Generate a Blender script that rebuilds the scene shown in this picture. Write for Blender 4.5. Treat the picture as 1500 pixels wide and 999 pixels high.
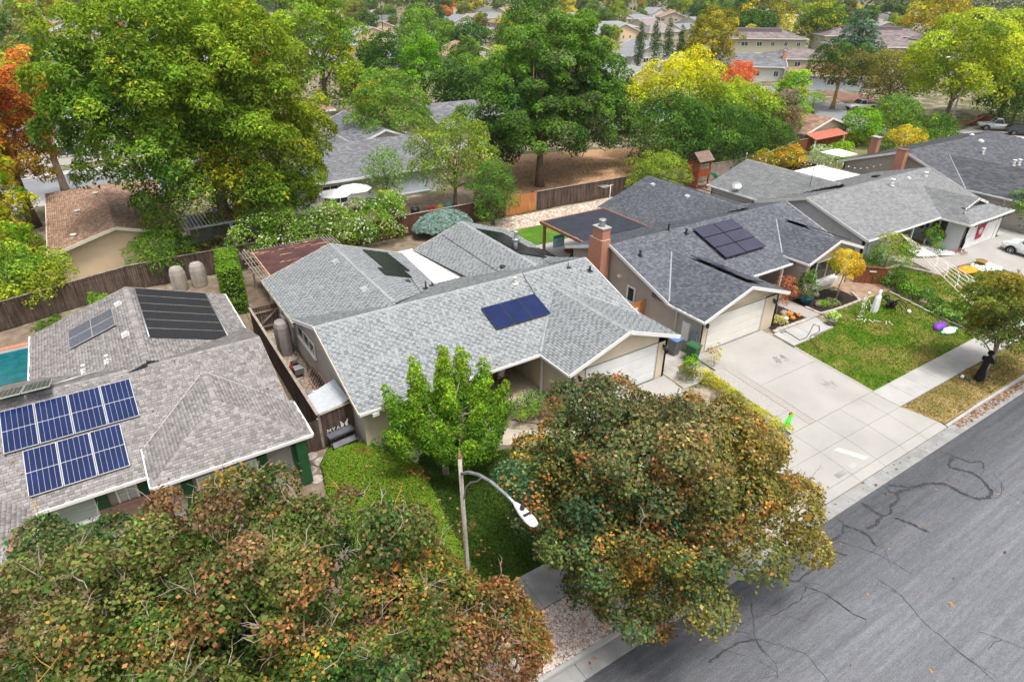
import bpy, bmesh, math, random
import numpy as np
from math import sin, cos, pi
from mathutils import Vector, Matrix
RD = math.radians
for o in list(bpy.data.objects): bpy.data.objects.remove(o)
scene = bpy.context.scene
COL = scene.collection
rng = np.random.default_rng(7)
random.seed(7)

# ---------------------------------------------------------------- camera
CAM_H = 19.0
pit, yaw, rol = RD(29.4728), RD(33.0767), RD(-0.42771)
fw = Vector((sin(yaw)*cos(pit), cos(yaw)*cos(pit), -sin(pit)))
rt = Vector((cos(yaw), -sin(yaw), 0)); dn = fw.cross(rt)
r2 = cos(rol)*rt + sin(rol)*dn; d2 = -sin(rol)*rt + cos(rol)*dn
cam_data = bpy.data.cameras.new('camera'); cam = bpy.data.objects.new('camera', cam_data)
COL.objects.link(cam); scene.camera = cam
cam_data.sensor_width = 36; cam_data.lens = 934.74/1500*36
cam_data.clip_start = 0.1; cam_data.clip_end = 5000
m = Matrix((r2, -d2, -fw)).transposed().to_4x4(); m.translation = Vector((0, 0, CAM_H))
cam.matrix_world = m

# ---------------------------------------------------------------- world, sun, exposure
SUN_EL, SUN_AZ = RD(72), RD(178)          # azimuth clockwise from +Y
world = bpy.data.worlds.new('World'); scene.world = world; world.use_nodes = True
wn = world.node_tree.nodes; bg = wn['Background']
sky = wn.new('ShaderNodeTexSky'); sky.sky_type = 'NISHITA'; sky.sun_disc = False
sky.sun_elevation = SUN_EL; sky.sun_rotation = SUN_AZ
sky.air_density = 1.0; sky.dust_density = 6.0; sky.ozone_density = 0.6
hs = wn.new('ShaderNodeHueSaturation'); hs.inputs['Saturation'].default_value = 0.30
world.node_tree.links.new(sky.outputs[0], hs.inputs['Color'])
world.node_tree.links.new(hs.outputs[0], bg.inputs['Color'])
bg.inputs['Strength'].default_value = 0.150
sl = bpy.data.lights.new('sun', 'SUN'); sl.energy = 2.2; sl.angle = RD(11); sl.color = (1.0, 0.965, 0.91)
sun = bpy.data.objects.new('sun', sl); COL.objects.link(sun)
sdir = Vector((sin(SUN_AZ)*cos(SUN_EL), cos(SUN_AZ)*cos(SUN_EL), sin(SUN_EL)))
sun.rotation_euler = sdir.to_track_quat('Z', 'Y').to_euler()
sun.location = (0, 0, 60)
scene.view_settings.view_transform = 'Standard'; scene.view_settings.look = 'None'
scene.view_settings.exposure = 0.44; scene.view_settings.gamma = 1.0
scene.render.engine = 'CYCLES'

# ---------------------------------------------------------------- materials
MATS = {}
def newmat(name):
    m = bpy.data.materials.new(name); m.use_nodes = True
    nt = m.node_tree; return m, nt, nt.nodes, nt.links, nt.nodes['Principled BSDF']
def ramp(N, stops):
    r = N.new('ShaderNodeValToRGB'); e = r.color_ramp.elements
    while len(e) < len(stops): e.new(0.5)
    for k, (p, c) in enumerate(stops):
        e[k].position = p; e[k].color = (*c, 1)
    return r
def mat(name, rgb, rough=.8, var=.15, scale=3., fine=40., bump=.0, spec=.3, metal=0., rgb2=None, world=True, stretch=None, detail=4):
    """surface colour varied by a coarse and a fine noise"""
    if name in MATS: return MATS[name]
    m, nt, N, L, B = newmat(name)
    B.inputs['Roughness'].default_value = rough; B.inputs['Specular IOR Level'].default_value = spec
    B.inputs['Metallic'].default_value = metal
    if world: src = N.new('ShaderNodeNewGeometry').outputs['Position']
    else: src = N.new('ShaderNodeTexCoord').outputs['Object']
    if stretch:
        mp = N.new('ShaderNodeMapping'); mp.inputs['Scale'].default_value = stretch
        L.new(src, mp.inputs[0]); src = mp.outputs[0]
    n1 = N.new('ShaderNodeTexNoise'); n1.inputs['Scale'].default_value = scale; n1.inputs['Detail'].default_value = detail
    n2 = N.new('ShaderNodeTexNoise'); n2.inputs['Scale'].default_value = fine; n2.inputs['Detail'].default_value = 3
    L.new(src, n1.inputs['Vector']); L.new(src, n2.inputs['Vector'])
    c2 = rgb2 if rgb2 else tuple(min(1, c*(1+var)) for c in rgb)
    c1 = rgb if rgb2 else tuple(c*(1-var) for c in rgb)
    r = ramp(N, [(.35, c1), (.65, c2)]); L.new(n1.outputs['Fac'], r.inputs[0])
    mx = N.new('ShaderNodeMix'); mx.data_type = 'RGBA'; mx.blend_type = 'MULTIPLY'; mx.inputs[0].default_value = 1
    r2_ = ramp(N, [(.3, (1-var,)*3), (.7, (1+var*.6,)*3)]); L.new(n2.outputs['Fac'], r2_.inputs[0])
    L.new(r.outputs[0], mx.inputs[6]); L.new(r2_.outputs[0], mx.inputs[7]); L.new(mx.outputs[2], B.inputs['Base Color'])
    if bump:
        b = N.new('ShaderNodeBump'); b.inputs['Strength'].default_value = bump; b.inputs['Distance'].default_value = .02
        L.new(n2.outputs['Fac'], b.inputs['Height']); L.new(b.outputs[0], B.inputs['Normal'])
    MATS[name] = m; return m
def island_mat(name, cols, rough=.85, fine=25., var=.15, scale=.5):
    """each loose piece of the mesh takes its own shade"""
    if name in MATS: return MATS[name]
    m, nt, N, L, B = newmat(name); B.inputs['Roughness'].default_value = rough
    B.inputs['Specular IOR Level'].default_value = .25
    g = N.new('ShaderNodeNewGeometry')
    r = ramp(N, [(k/len(cols), c) for k, c in enumerate(cols)]); r.color_ramp.interpolation = 'CONSTANT'
    L.new(g.outputs['Random Per Island'], r.inputs[0])
    n1 = N.new('ShaderNodeTexNoise'); n1.inputs['Scale'].default_value = scale; L.new(g.outputs['Position'], n1.inputs['Vector'])
    n2 = N.new('ShaderNodeTexNoise'); n2.inputs['Scale'].default_value = fine; L.new(g.outputs['Position'], n2.inputs['Vector'])
    ad = N.new('ShaderNodeMath'); ad.operation = 'ADD'; L.new(n1.outputs['Fac'], ad.inputs[0]); L.new(n2.outputs['Fac'], ad.inputs[1])
    r3 = ramp(N, [(.7, (1-var,)*3), (1.0, (1,)*3)]); hv = N.new('ShaderNodeMath'); hv.operation = 'MULTIPLY'; hv.inputs[1].default_value = .85
    L.new(ad.outputs[0], hv.inputs[0]); L.new(hv.outputs[0], r3.inputs[0])
    mx = N.new('ShaderNodeMix'); mx.data_type = 'RGBA'; mx.blend_type = 'MULTIPLY'; mx.inputs[0].default_value = 1
    L.new(r.outputs[0], mx.inputs[6]); L.new(r3.outputs[0], mx.inputs[7]); L.new(mx.outputs[2], B.inputs['Base Color'])
    MATS[name] = m; return m
def leaf_mat():
    m, nt, N, L, B = newmat('foliage')
    at = N.new('ShaderNodeAttribute'); at.attribute_name = 'tint'
    oi = N.new('ShaderNodeObjectInfo')
    mx = N.new('ShaderNodeMix'); mx.data_type = 'RGBA'; mx.blend_type = 'MULTIPLY'; mx.inputs[0].default_value = 1
    L.new(at.outputs['Color'], mx.inputs[6]); L.new(oi.outputs['Color'], mx.inputs[7])
    B.inputs['Roughness'].default_value = .6; B.inputs['Specular IOR Level'].default_value = .12
    L.new(mx.outputs[2], B.inputs['Base Color'])
    tr = N.new('ShaderNodeBsdfTranslucent'); L.new(mx.outputs[2], tr.inputs['Color'])
    ms = N.new('ShaderNodeMixShader'); ms.inputs[0].default_value = .42
    L.new(B.outputs[0], ms.inputs[1]); L.new(tr.outputs[0], ms.inputs[2])
    L.new(ms.outputs[0], nt.nodes['Material Output'].inputs['Surface'])
    MATS['foliage'] = m; return m
LEAF = leaf_mat()
def brick_mat(name, c1, c2, mortar, scale=1.):
    m, nt, N, L, B = newmat(name); B.inputs['Roughness'].default_value = .9
    tc = N.new('ShaderNodeTexCoord'); sp = N.new('ShaderNodeSeparateXYZ'); cb = N.new('ShaderNodeCombineXYZ')
    ad = N.new('ShaderNodeMath'); ad.operation = 'ADD'
    g = N.new('ShaderNodeNewGeometry'); L.new(g.outputs['Position'], sp.inputs[0])
    L.new(sp.outputs[0], ad.inputs[0]); L.new(sp.outputs[1], ad.inputs[1])
    L.new(ad.outputs[0], cb.inputs[0]); L.new(sp.outputs[2], cb.inputs[1])
    b = N.new('ShaderNodeTexBrick'); b.inputs['Color1'].default_value = (*c1, 1); b.inputs['Color2'].default_value = (*c2, 1)
    b.inputs['Mortar'].default_value = (*mortar, 1); b.inputs['Scale'].default_value = 1.
    b.inputs['Brick Width'].default_value = .215*scale; b.inputs['Row Height'].default_value = .078*scale; b.inputs['Mortar Size'].default_value = .012*scale
    L.new(cb.outputs[0], b.inputs['Vector']); L.new(b.outputs['Color'], B.inputs['Base Color'])
    bu = N.new('ShaderNodeBump'); bu.inputs['Distance'].default_value = .02; bu.invert = True
    L.new(b.outputs['Fac'], bu.inputs['Height']); L.new(bu.outputs[0], B.inputs['Normal'])
    MATS[name] = m; return m
def grass_mat(name, greens, dry, dryness, fine=60.):
    m, nt, N, L, B = newmat(name); B.inputs['Roughness'].default_value = .9; B.inputs['Specular IOR Level'].default_value = .1
    g = N.new('ShaderNodeNewGeometry')
    def noise(s, d=5, st=None):
        n = N.new('ShaderNodeTexNoise'); n.inputs['Scale'].default_value = s; n.inputs['Detail'].default_value = d
        L.new(g.outputs['Position'], n.inputs['Vector']); return n
    a = noise(.9); b = noise(fine, 2); c = noise(.45, 6); d = noise(9, 4)
    r = ramp(N, [(.35, greens[0]), (.65, greens[1])]); L.new(a.outputs['Fac'], r.inputs[0])
    f = N.new('ShaderNodeMath'); f.operation = 'MULTIPLY_ADD'; f.inputs[1].default_value = .35; L.new(d.outputs['Fac'], f.inputs[0]); L.new(c.outputs['Fac'], f.inputs[2])
    rr = ramp(N, [(.80-dryness*.35, (0, 0, 0)), (.92-dryness*.25, (1, 1, 1))]); L.new(f.outputs[0], rr.inputs[0])
    mx = N.new('ShaderNodeMix'); mx.data_type = 'RGBA'; L.new(rr.outputs[0], mx.inputs[0])
    L.new(r.outputs[0], mx.inputs[6]); mx.inputs[7].default_value = (*dry, 1)
    r2_ = ramp(N, [(.3, (.55,)*3), (.72, (1.35,)*3)]); L.new(b.outputs['Fac'], r2_.inputs[0])
    m2 = N.new('ShaderNodeMix'); m2.data_type = 'RGBA'; m2.blend_type = 'MULTIPLY'; m2.inputs[0].default_value = 1
    L.new(mx.outputs[2], m2.inputs[6]); L.new(r2_.outputs[0], m2.inputs[7]); L.new(m2.outputs[2], B.inputs['Base Color'])
    bu = N.new('ShaderNodeBump'); bu.inputs['Distance'].default_value = .04; bu.inputs['Strength'].default_value = .7
    L.new(b.outputs['Fac'], bu.inputs['Height']); L.new(bu.outputs[0], B.inputs['Normal'])
    MATS[name] = m; return m

WHITE = mat('white_paint', (.78, .77, .75), .55, .05, 2, 30)
CREAM = mat('cream_paint', (.62, .53, .40), .7, .05, 1.5, 30)
STUCCO = mat('beige_stucco', (.55, .50, .445), .9, .06, 1.2, 60, .3)
STUCCO2 = mat('grey_tan_stucco', (.42, .385, .34), .9, .06, 1.2, 60, .3)
GREYWALL = mat('pale_grey_siding', (.55, .56, .59), .8, .04, 1.5, 40)
DOORWHITE = mat('garage_door_white', (.72, .72, .715), .5, .03, 1.5, 20)
DOORCREAM = mat('garage_door_cream', (.72, .70, .64), .5, .03, 1.5, 20)
GLASS = mat('window_glass', (.035, .05, .055), .08, .2, 1, 10, spec=.8)
BLIND = mat('window_blind', (.45, .52, .50), .4, .1, 1, 8, spec=.6, stretch=(1, 1, 14))
DARK = mat('dark_interior', (.02, .018, .016), .9, .2)
BLACKPL = mat('black_plastic', (.02, .02, .022), .45, .2, spec=.5)
DKMETAL = mat('dark_metal', (.06, .06, .065), .5, .2, metal=.6)
GALV = mat('galvanised_metal', (.45, .47, .49), .4, .12, 4, 30, metal=.7)
ASPH_E = None
CONC = mat('concrete', (.37, .36, .345), .9, .10, .9, 30, .15)
CONC_OLD = mat('old_concrete', (.27, .268, .262), .9, .16, 1.4, 30, .2)
CONC_SLAB = mat('driveway_concrete', (.34, .328, .308), .9, .07, .55, 24, .15)
AGG = mat('exposed_aggregate', (.27, .25, .235), .95, .28, 30, 80, .5, rgb2=(.46, .44, .42))
AGGPINK = mat('aggregate_border', (.28, .255, .23), .95, .28, 30, 80, .5, rgb2=(.43, .39, .36))
REDWOOD = mat('stained_redwood', (.22, .075, .03), .8, .3, 2, 14, .2, stretch=(6, 6, .6))
NEWWOOD = mat('new_cedar', (.50, .20, .07), .8, .25, 2, 14, .2, stretch=(6, 6, .6))
OLDWOOD = mat('weathered_wood', (.052, .032, .026), .9, .45, 1.2, 12, .3, rgb2=(.15, .105, .085), stretch=(5, 5, .5))
GREYWOOD = mat('grey_wood_cap', (.30, .25, .21), .9, .2, 2, 12, .3)
DIRT = mat('bare_dirt', (.20, .15, .11), .95, .25, 1.5, 25, .4)
MULCH = mat('dark_mulch', (.030, .020, .017), 1., .5, 6, 40, .8)
BARK = mat('tree_bark', (.17, .13, .10), .95, .3, 3, 20, .6, world=False, stretch=(3, 3, .7))
PALEBARK = mat('pale_bark', (.36, .32, .27), .95, .25, 3, 20, .4, world=False)
TWIG = mat('bare_twig', (.40, .32, .27), .9, .2, 3, 20)
ORANGETWIG = mat('lichen_twig', (.42, .23, .06), .9, .2, 3, 20)
BRICK = brick_mat('red_brick', (.52, .16, .075), (.60, .23, .12), (.45, .33, .27))
BRICKDK = brick_mat('dark_brick', (.16, .075, .055), (.24, .12, .09), (.20, .17, .15))
PVDARK = mat('black_solar_glass', (.006, .009, .014), .18, .1, 1, 10, spec=.25)
PVBLUE = mat('blue_solar_cells', (.008, .018, .075), .15, .15, 1, 10, spec=.35)
PVPURP = mat('violet_black_solar_glass', (.035, .032, .06), .12, .1, 1, 10, spec=.8)
PVGREY = mat('grey_solar_cells', (.05, .055, .075), .15, .15, 1, 10, spec=.8)
ALU = mat('aluminium_frame', (.62, .63, .65), .35, .05, metal=.5)
POOLMAT = mat('pool_heater_mat', (.022, .024, .028), .6, .5, 18, 60, .4)
SH1 = island_mat('blue_grey_shingle', [(.305, .322, .330), (.32, .338, .345), (.34, .356, .362), (.29, .307, .316), (.325, .342, .348), (.28, .298, .307)], var=.08)
SH1D = island_mat('slate_shingle_shadow_tab', [(.20, .222, .238), (.17, .193, .21), (.235, .256, .268), (.19, .213, .228), (.26, .278, .288)], var=.08)
SH0 = island_mat('brown_grey_shingle', [(.245, .225, .22), (.275, .255, .248), (.30, .28, .272), (.255, .238, .232), (.20, .185, .18), (.33, .312, .30)], var=.14)
SH2 = island_mat('charcoal_blue_shingle', [(.108, .117, .138), (.125, .135, .157), (.150, .160, .182), (.115, .125, .147), (.168, .178, .198), (.092, .10, .12)], var=.12)
SH3 = island_mat('grey_shingle', [(.215, .222, .226), (.24, .247, .252), (.265, .272, .277), (.20, .206, .21), (.23, .237, .24)], var=.10)
SH4 = island_mat('dark_slate_shingle', [(.095, .10, .115), (.115, .12, .135), (.13, .136, .15), (.085, .09, .104)], var=.12)
SHB = island_mat('tan_brown_shingle', [(.36, .225, .155), (.41, .265, .19), (.32, .195, .135), (.45, .31, .225), (.29, .175, .12)], var=.15)
SHG = island_mat('mid_grey_shingle', [(.17, .175, .19), (.20, .205, .22), (.23, .235, .25), (.15, .155, .17)], var=.12)
REDTILE = mat('red_tile', (.40, .12, .07), .8, .25, 8, 30, .4)
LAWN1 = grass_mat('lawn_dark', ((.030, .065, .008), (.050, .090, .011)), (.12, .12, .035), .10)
LAWN2 = grass_mat('lawn_patchy', ((.075, .155, .010), (.12, .195, .016)), (.27, .23, .06), .40)
LAWN3 = grass_mat('lawn_dry', ((.14, .14, .035), (.19, .17, .055)), (.36, .27, .12), .6)
LAWN4 = grass_mat('lawn_green', ((.07, .16, .015), (.10, .21, .025)), (.22, .22, .06), .12)
FIELD = grass_mat('far_ground', ((.10, .11, .05), (.16, .14, .08)), (.30, .25, .19), .5, 3.)

# ---------------------------------------------------------------- mesh building
def tag(o, label=None, cat=None, group=None, kind=None):
    if label: o['label'] = label
    if cat: o['category'] = cat
    if group: o['group'] = group
    if kind: o['kind'] = kind
    return o
ROOT = {}
def thing(name, label, cat, loc=(0, 0, 0), group=None):
    o = bpy.data.objects.new(name, None); COL.objects.link(o); o.location = loc
    o.empty_display_size = .3
    ROOT[o] = Vector(loc); return tag(o, label, cat, group)
def offset(p):
    v = Vector((0, 0, 0))
    while p is not None:
        if p in ROOT: v += ROOT[p]
        p = p.parent
    return v
def dup(root, loc, rz=0., label=None, group=None, scale=None, color=None):
    r = root.copy(); COL.objects.link(r); r.location = loc; r.rotation_euler = (0, 0, rz)
    if scale: r.scale = scale if hasattr(scale, '__len__') else (scale,)*3
    if label: r['label'] = label
    if group: r['group'] = group
    for ch in [c for c in bpy.data.objects if c.parent == root]:
        c = ch.copy(); COL.objects.link(c); c.parent = r
        if color: c.color = (*color, 1)
        for g in [x for x in bpy.data.objects if x.parent == ch]:
            d = g.copy(); COL.objects.link(d); d.parent = c
    return r
Z = Vector((0, 0, 1))
class MB:
    def __init__(s): s.v = []; s.f = []; s.sm = []
    def add(s, vs, fs, smooth=False):
        b = len(s.v); s.v += [tuple(p) for p in vs]; s.f += [tuple(b+i for i in f) for f in fs]; s.sm += [smooth]*len(fs); return s
    def poly(s, pts): return s.add(pts, [range(len(pts))])
    def hexa(s, a, b):      # a: bottom loop, b: top loop (any n)
        n = len(a)
        return s.add(list(a)+list(b), [tuple(range(n))[::-1], tuple(range(n, 2*n))]+[(i, (i+1) % n, n+(i+1) % n, n+i) for i in range(n)])
    def box(s, x0, x1, y0, y1, z0, z1):
        return s.hexa([(x0, y0, z0), (x1, y0, z0), (x1, y1, z0), (x0, y1, z0)], [(x0, y0, z1), (x1, y0, z1), (x1, y1, z1), (x0, y1, z1)])
    def prism(s, pts, h):
        h = Vector(h) if hasattr(h, '__len__') else Vector((0, 0, h))
        pts = [Vector(p) for p in pts]; return s.hexa(pts, [p+h for p in pts])
    def obox(s, c, ax, ay, az):
        c, ax, ay, az = map(Vector, (c, ax, ay, az))
        return s.hexa([c-ax-ay-az, c+ax-ay-az, c+ax+ay-az, c-ax+ay-az], [c-ax-ay+az, c+ax-ay+az, c+ax+ay+az, c-ax+ay+az])
    def beam(s, p0, p1, w, h, up=Z):
        p0, p1 = Vector(p0), Vector(p1); d = p1-p0; x = d.normalized(); y = Vector(up).cross(x)
        y = y.normalized() if y.length > 1e-4 else Vector((1, 0, 0)); z = x.cross(y)
        return s.obox((p0+p1)/2, d/2, y*w/2, z*h/2)
    def tube(s, pts, rs, n=6, cap=True, smooth=True):
        pts = [Vector(p) for p in pts]
        if not hasattr(rs, '__len__'): rs = [rs]*len(pts)
        vs = []; fs = []; y0 = None
        for i, p in enumerate(pts):
            d = (pts[min(i+1, len(pts)-1)]-pts[max(i-1, 0)]).normalized()
            a = Vector((1, 0, 0)) if abs(d.x) < .9 else Vector((0, 1, 0))
            y = (a-d*a.dot(d)).normalized() if y0 is None else (y0-d*y0.dot(d)).normalized()
            y0 = y; z = d.cross(y)
            for k in range(n): vs.append(p+(y*cos(2*pi*k/n)+z*sin(2*pi*k/n))*rs[i])
        for i in range(len(pts)-1):
            for k in range(n): fs.append((i*n+k, i*n+(k+1) % n, (i+1)*n+(k+1) % n, (i+1)*n+k))
        s.add(vs, fs, smooth)
        if cap:
            b = len(s.v)-len(vs); s.f += [tuple(b+k for k in range(n))[::-1], tuple(b+(len(pts)-1)*n+k for k in range(n))]; s.sm += [False]*2
        return s
    def cyl(s, p0, p1, r0, r1=None, n=12, smooth=True): return s.tube([p0, p1], [r0, r0 if r1 is None else r1], n, True, smooth)
    def lathe(s, c, prof, n=16, smooth=True, sx=1., sy=1.):
        c = Vector(c); vs = []; fs = []
        for r, z in prof:
            for k in range(n): vs.append(c+Vector((r*sx*cos(2*pi*k/n), r*sy*sin(2*pi*k/n), z)))
        for i in range(len(prof)-1):
            for k in range(n): fs.append((i*n+k, i*n+(k+1) % n, (i+1)*n+(k+1) % n, (i+1)*n+k))
        s.add(vs, fs, smooth); b = len(s.v)-len(vs)
        s.f += [tuple(b+k for k in range(n))[::-1], tuple(b+(len(prof)-1)*n+k for k in range(n))]; s.sm += [False]*2
        return s
    def blob(s, c, r, n=12, m=8, jit=0., seed=1, smooth=True):
        rg = random.Random(seed); c = Vector(c); r = r if hasattr(r, '__len__') else (r, r, r); vs = [c-Vector((0, 0, r[2]))]; fs = []
        for i in range(1, m):
            t = -pi/2+pi*i/m
            for k in range(n):
                j = 1+rg.uniform(-jit, jit)
                vs.append(c+Vector((r[0]*cos(t)*cos(2*pi*k/n)*j, r[1]*cos(t)*sin(2*pi*k/n)*j, r[2]*sin(t)*j)))
        vs.append(c+Vector((0, 0, r[2])))
        for k in range(n): fs.append((0, 1+(k+1) % n, 1+k)); fs.append((len(vs)-1, 1+(m-2)*n+k, 1+(m-2)*n+(k+1) % n))
        for i in range(m-2):
            for k in range(n): fs.append((1+i*n+k, 1+i*n+(k+1) % n, 1+(i+1)*n+(k+1) % n, 1+(i+1)*n+k))
        return s.add(vs, fs, smooth)
    def build(s, name, m, parent=None, kind=None, label=None, cat=None, group=None):
        me = bpy.data.meshes.new(name)
        if parent is not None:
            off = offset(parent); me.from_pydata([(a-off.x, b-off.y, c-off.z) for a, b, c in s.v], [], s.f)
        else: me.from_pydata(s.v, [], s.f)
        me.materials.append(m)
        me.polygons.foreach_set('use_smooth', s.sm); me.update()
        o = bpy.data.objects.new(name, me); COL.objects.link(o); o.parent = parent
        return tag(o, label, cat, group, kind)
def npmesh(name, V, Q, m, parent=None, kind=None, tint=None, smooth=False, label=None, cat=None):
    """V (n,3), Q (f,k) equal-sized faces"""
    if parent is not None: V = V-np.array(offset(parent))
    me = bpy.data.meshes.new(name); nf, k = Q.shape
    me.vertices.add(len(V)); me.vertices.foreach_set('co', V.astype(np.float32).ravel())
    me.loops.add(nf*k); me.loops.foreach_set('vertex_index', Q.astype(np.int32).ravel())
    me.polygons.add(nf); me.polygons.foreach_set('loop_start', np.arange(0, nf*k, k, dtype=np.int32))
    me.polygons.foreach_set('loop_total', np.full(nf, k, dtype=np.int32))
    if smooth: me.polygons.foreach_set('use_smooth', np.ones(nf, dtype=bool))
    me.materials.append(m)
    if tint is not None:
        a = me.attributes.new('tint', 'FLOAT_COLOR', 'FACE')
        a.data.foreach_set('color', np.c_[tint, np.ones(len(tint))].astype(np.float32).ravel())
    me.update(calc_edges=True)
    o = bpy.data.objects.new(name, me); COL.objects.link(o); o.parent = parent
    return tag(o, label, cat, None, kind)

# ---------------------------------------------------------------- ground shape
def gz(y):
    """the front yards fall from the house pads to the street"""
    return float(np.interp(y, [9.9, 10.0, 12.0, 13.6, 20.5], [-.62, -.60, -.50, -.45, 0.]))
BREAKS = (10.0, 12.0, 13.6, 20.5)
def sheet(name, pts, m, dz, kind='structure', label=None, parent=None):
    bm = bmesh.new(); f = bm.faces.new([bm.verts.new((x, y, 0)) for x, y in pts])
    for b in BREAKS:
        bmesh.ops.bisect_plane(bm, geom=bm.verts[:]+bm.edges[:]+bm.faces[:], plane_co=(0, b, 0), plane_no=(0, 1, 0))
    for v in bm.verts: v.co.z = gz(v.co.y)+dz
    bmesh.ops.recalc_face_normals(bm, faces=bm.faces[:])
    me = bpy.data.meshes.new(name); bm.to_mesh(me); bm.free(); me.materials.append(m)
    if len(me.polygons) and me.polygons[0].normal.z < 0: me.flip_normals()
    o = bpy.data.objects.new(name, me); COL.objects.link(o)
    if parent is not None:
        off = offset(parent)
        for v in me.vertices: v.co -= off
        o.parent = parent
    return tag(o, label, None, None, kind)
def slab(mb, x0, x1, y0, y1, t=.05, th=.12, skew=0.):
    a = [(x0+skew*0, y0), (x1, y0), (x1, y1), (x0, y1)]
    return mb.hexa([(x, y, gz(y)+t-th) for x, y in a], [(x, y, gz(y)+t) for x, y in a])
# ---------------------------------------------------------------- shingled roofs
def inpoly(P, poly):
    x, y = P[:, 0], P[:, 1]; c = np.zeros(len(P), bool); n = len(poly)
    for i in range(n):
        x0, y0 = poly[i]; x1, y1 = poly[(i+1) % n]
        if y0 == y1: continue
        t = ((y0 > y) != (y1 > y)) & (x < (x1-x0)*(y-y0)/(y1-y0)+x0); c ^= t
    return c
def shingles(H, polys, m, exposure=.145, wmin=.16, wmax=.36, seed=1, name='shingle', dark=None):
    """laps of separate shingle tabs laid on each slope, clipped to the slope's outline"""
    rg = np.random.default_rng(seed); AV = []; cnt = 0; DK = []
    for poly in polys:
        P = np.array(poly, float); o = P[0]; u = P[1]-P[0]; u /= np.linalg.norm(u)
        n = np.cross(P[1]-P[0], P[2]-P[1]); n /= np.linalg.norm(n)
        if n[2] < 0: n = -n
        w = np.cross(n, u); w *= 1 if w[2] > 0 else -1
        p2 = np.c_[(P-o)@u, (P-o)@w]; umin, umax = p2[:, 0].min(), p2[:, 0].max(); vmin, vmax = p2[:, 1].min(), p2[:, 1].max()
        rows = np.arange(vmin-.02, vmax, exposure)
        for ri, r in enumerate(rows):
            k = int((umax-umin)/wmin)+4; ws = rg.uniform(wmin, wmax, k); xs = umin-rg.uniform(0, .3)+np.r_[0, np.cumsum(ws)]
            if dark: ws = np.where(np.arange(k) % 2, .165, .205); xs = umin-.75+.185*(ri % 2)+.04*(ri % 5)+np.r_[0, np.cumsum(ws)]+rg.uniform(-.018, .018, k+1)
            a, b = xs[:-1], xs[1:]; ok = (b > umin) & (a < umax); a = np.clip(a[ok], umin, umax); b = np.clip(b[ok], umin, umax); dk = (np.arange(k) % 2 == 1)[ok] & (rg.random(ok.sum()) < .86)
            mid = np.c_[(a+b)/2, np.full(len(a), min(r+exposure*.5, vmax-.01))]
            k1 = inpoly(mid, p2); a, b = a[k1], b[k1]; DK.append(dk[k1])
            if not len(a): continue
            lift = rg.choice([.016, .030], len(a), p=[.45, .55]); top = min(r+exposure+.01, vmax)
            g = .006
            q = np.stack([np.c_[a+g, np.full(len(a), r), lift], np.c_[b-g, np.full(len(a), r), lift],
                          np.c_[b-g, np.full(len(a), top), np.full(len(a), .004)], np.c_[a+g, np.full(len(a), top), np.full(len(a), .004)],
                          np.c_[a+g, np.full(len(a), r), np.full(len(a), -.004)], np.c_[b-g, np.full(len(a), r), np.full(len(a), -.004)]], 1)
            AV.append(o+q[..., :1]*u+q[..., 1:2]*w+q[..., 2:]*n)
    V = np.concatenate(AV).reshape(-1, 3); N_ = len(V)//6; b = np.arange(N_)[:, None]*6
    Q = np.concatenate([b+np.array([0, 1, 2, 3]), b+np.array([4, 5, 1, 0])])
    o = npmesh(name, V, Q, m, H, 'stuff')
    if dark: o.data.materials.append(dark); d_ = np.concatenate(DK).astype(np.int32); o.data.polygons.foreach_set('material_index', np.r_[d_, d_])
    return o
UNDER = mat('roof_felt', (.05, .05, .055), .95, .2)
def slope(H, polys, m, name='roof', th=.10, seed=1, exposure=.145, wmin=.13, wmax=.27, tab=True):
    mb = MB()
    for p in polys:
        P = [Vector(q) for q in p]; n = (P[1]-P[0]).cross(P[2]-P[1]).normalized()
        if n.z < 0: n = -n
        mb.prism([q-n*th for q in P], n*(th-.003))
    r = mb.build(name, UNDER if tab else m, H)
    if tab: shingles(r, polys, m, exposure, wmin, wmax, seed, dark=SH1D if m is SH1 else None)
    return r
def fascia(H, segs, m=None, w=.035, h=.20, name='fascia', drop=.08):
    m = m or WHITE
    for p0, p1 in segs:
        p0 = Vector(p0)-Z*drop; p1 = Vector(p1)-Z*drop
        MB().beam(p0, p1, w, h).build(name, m, H)
def caps(H, segs, m, w=.30, name='ridge_cap'):
    """row of overlapping folded cap shingles along each ridge or hip"""
    V = []; F = []
    for p0, p1 in segs:
        p0, p1 = Vector(p0), Vector(p1); d = p1-p0; L_ = d.length; d.normalize(); s = d.cross(Z).normalized(); up = s.cross(d)
        k = max(1, int(L_/.18)); st = L_/k
        for i in range(k):
            a = p0+d*(i*st); b = p0+d*(i*st+st*1.12); e = len(V)
            for q, l in ((a, .030), (b, .012)):
                V += [q+s*(w/2)+up*(l-.065), q+up*(l+.012), q-s*(w/2)+up*(l-.065)]
            F += [(e, e+1, e+4, e+3), (e+1, e+2, e+5, e+4)]
            V += [a+s*(w/2)-up*.07, a-up*.01, a-s*(w/2)-up*.07]; F += [(e+6, e+7, e+1, e), (e+7, e+8, e+2, e+1)]
    mb = MB(); mb.add(V, F); return mb.build(name, m, H, kind='stuff')
def metal_valley(H, p0, p1, m=None, w=.14):
    p0, p1 = Vector(p0)+Z*.02, Vector(p1)+Z*.02
    MB().beam(p0, p1, w, .03).build('valley_flashing', m or GALV, H)
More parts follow.
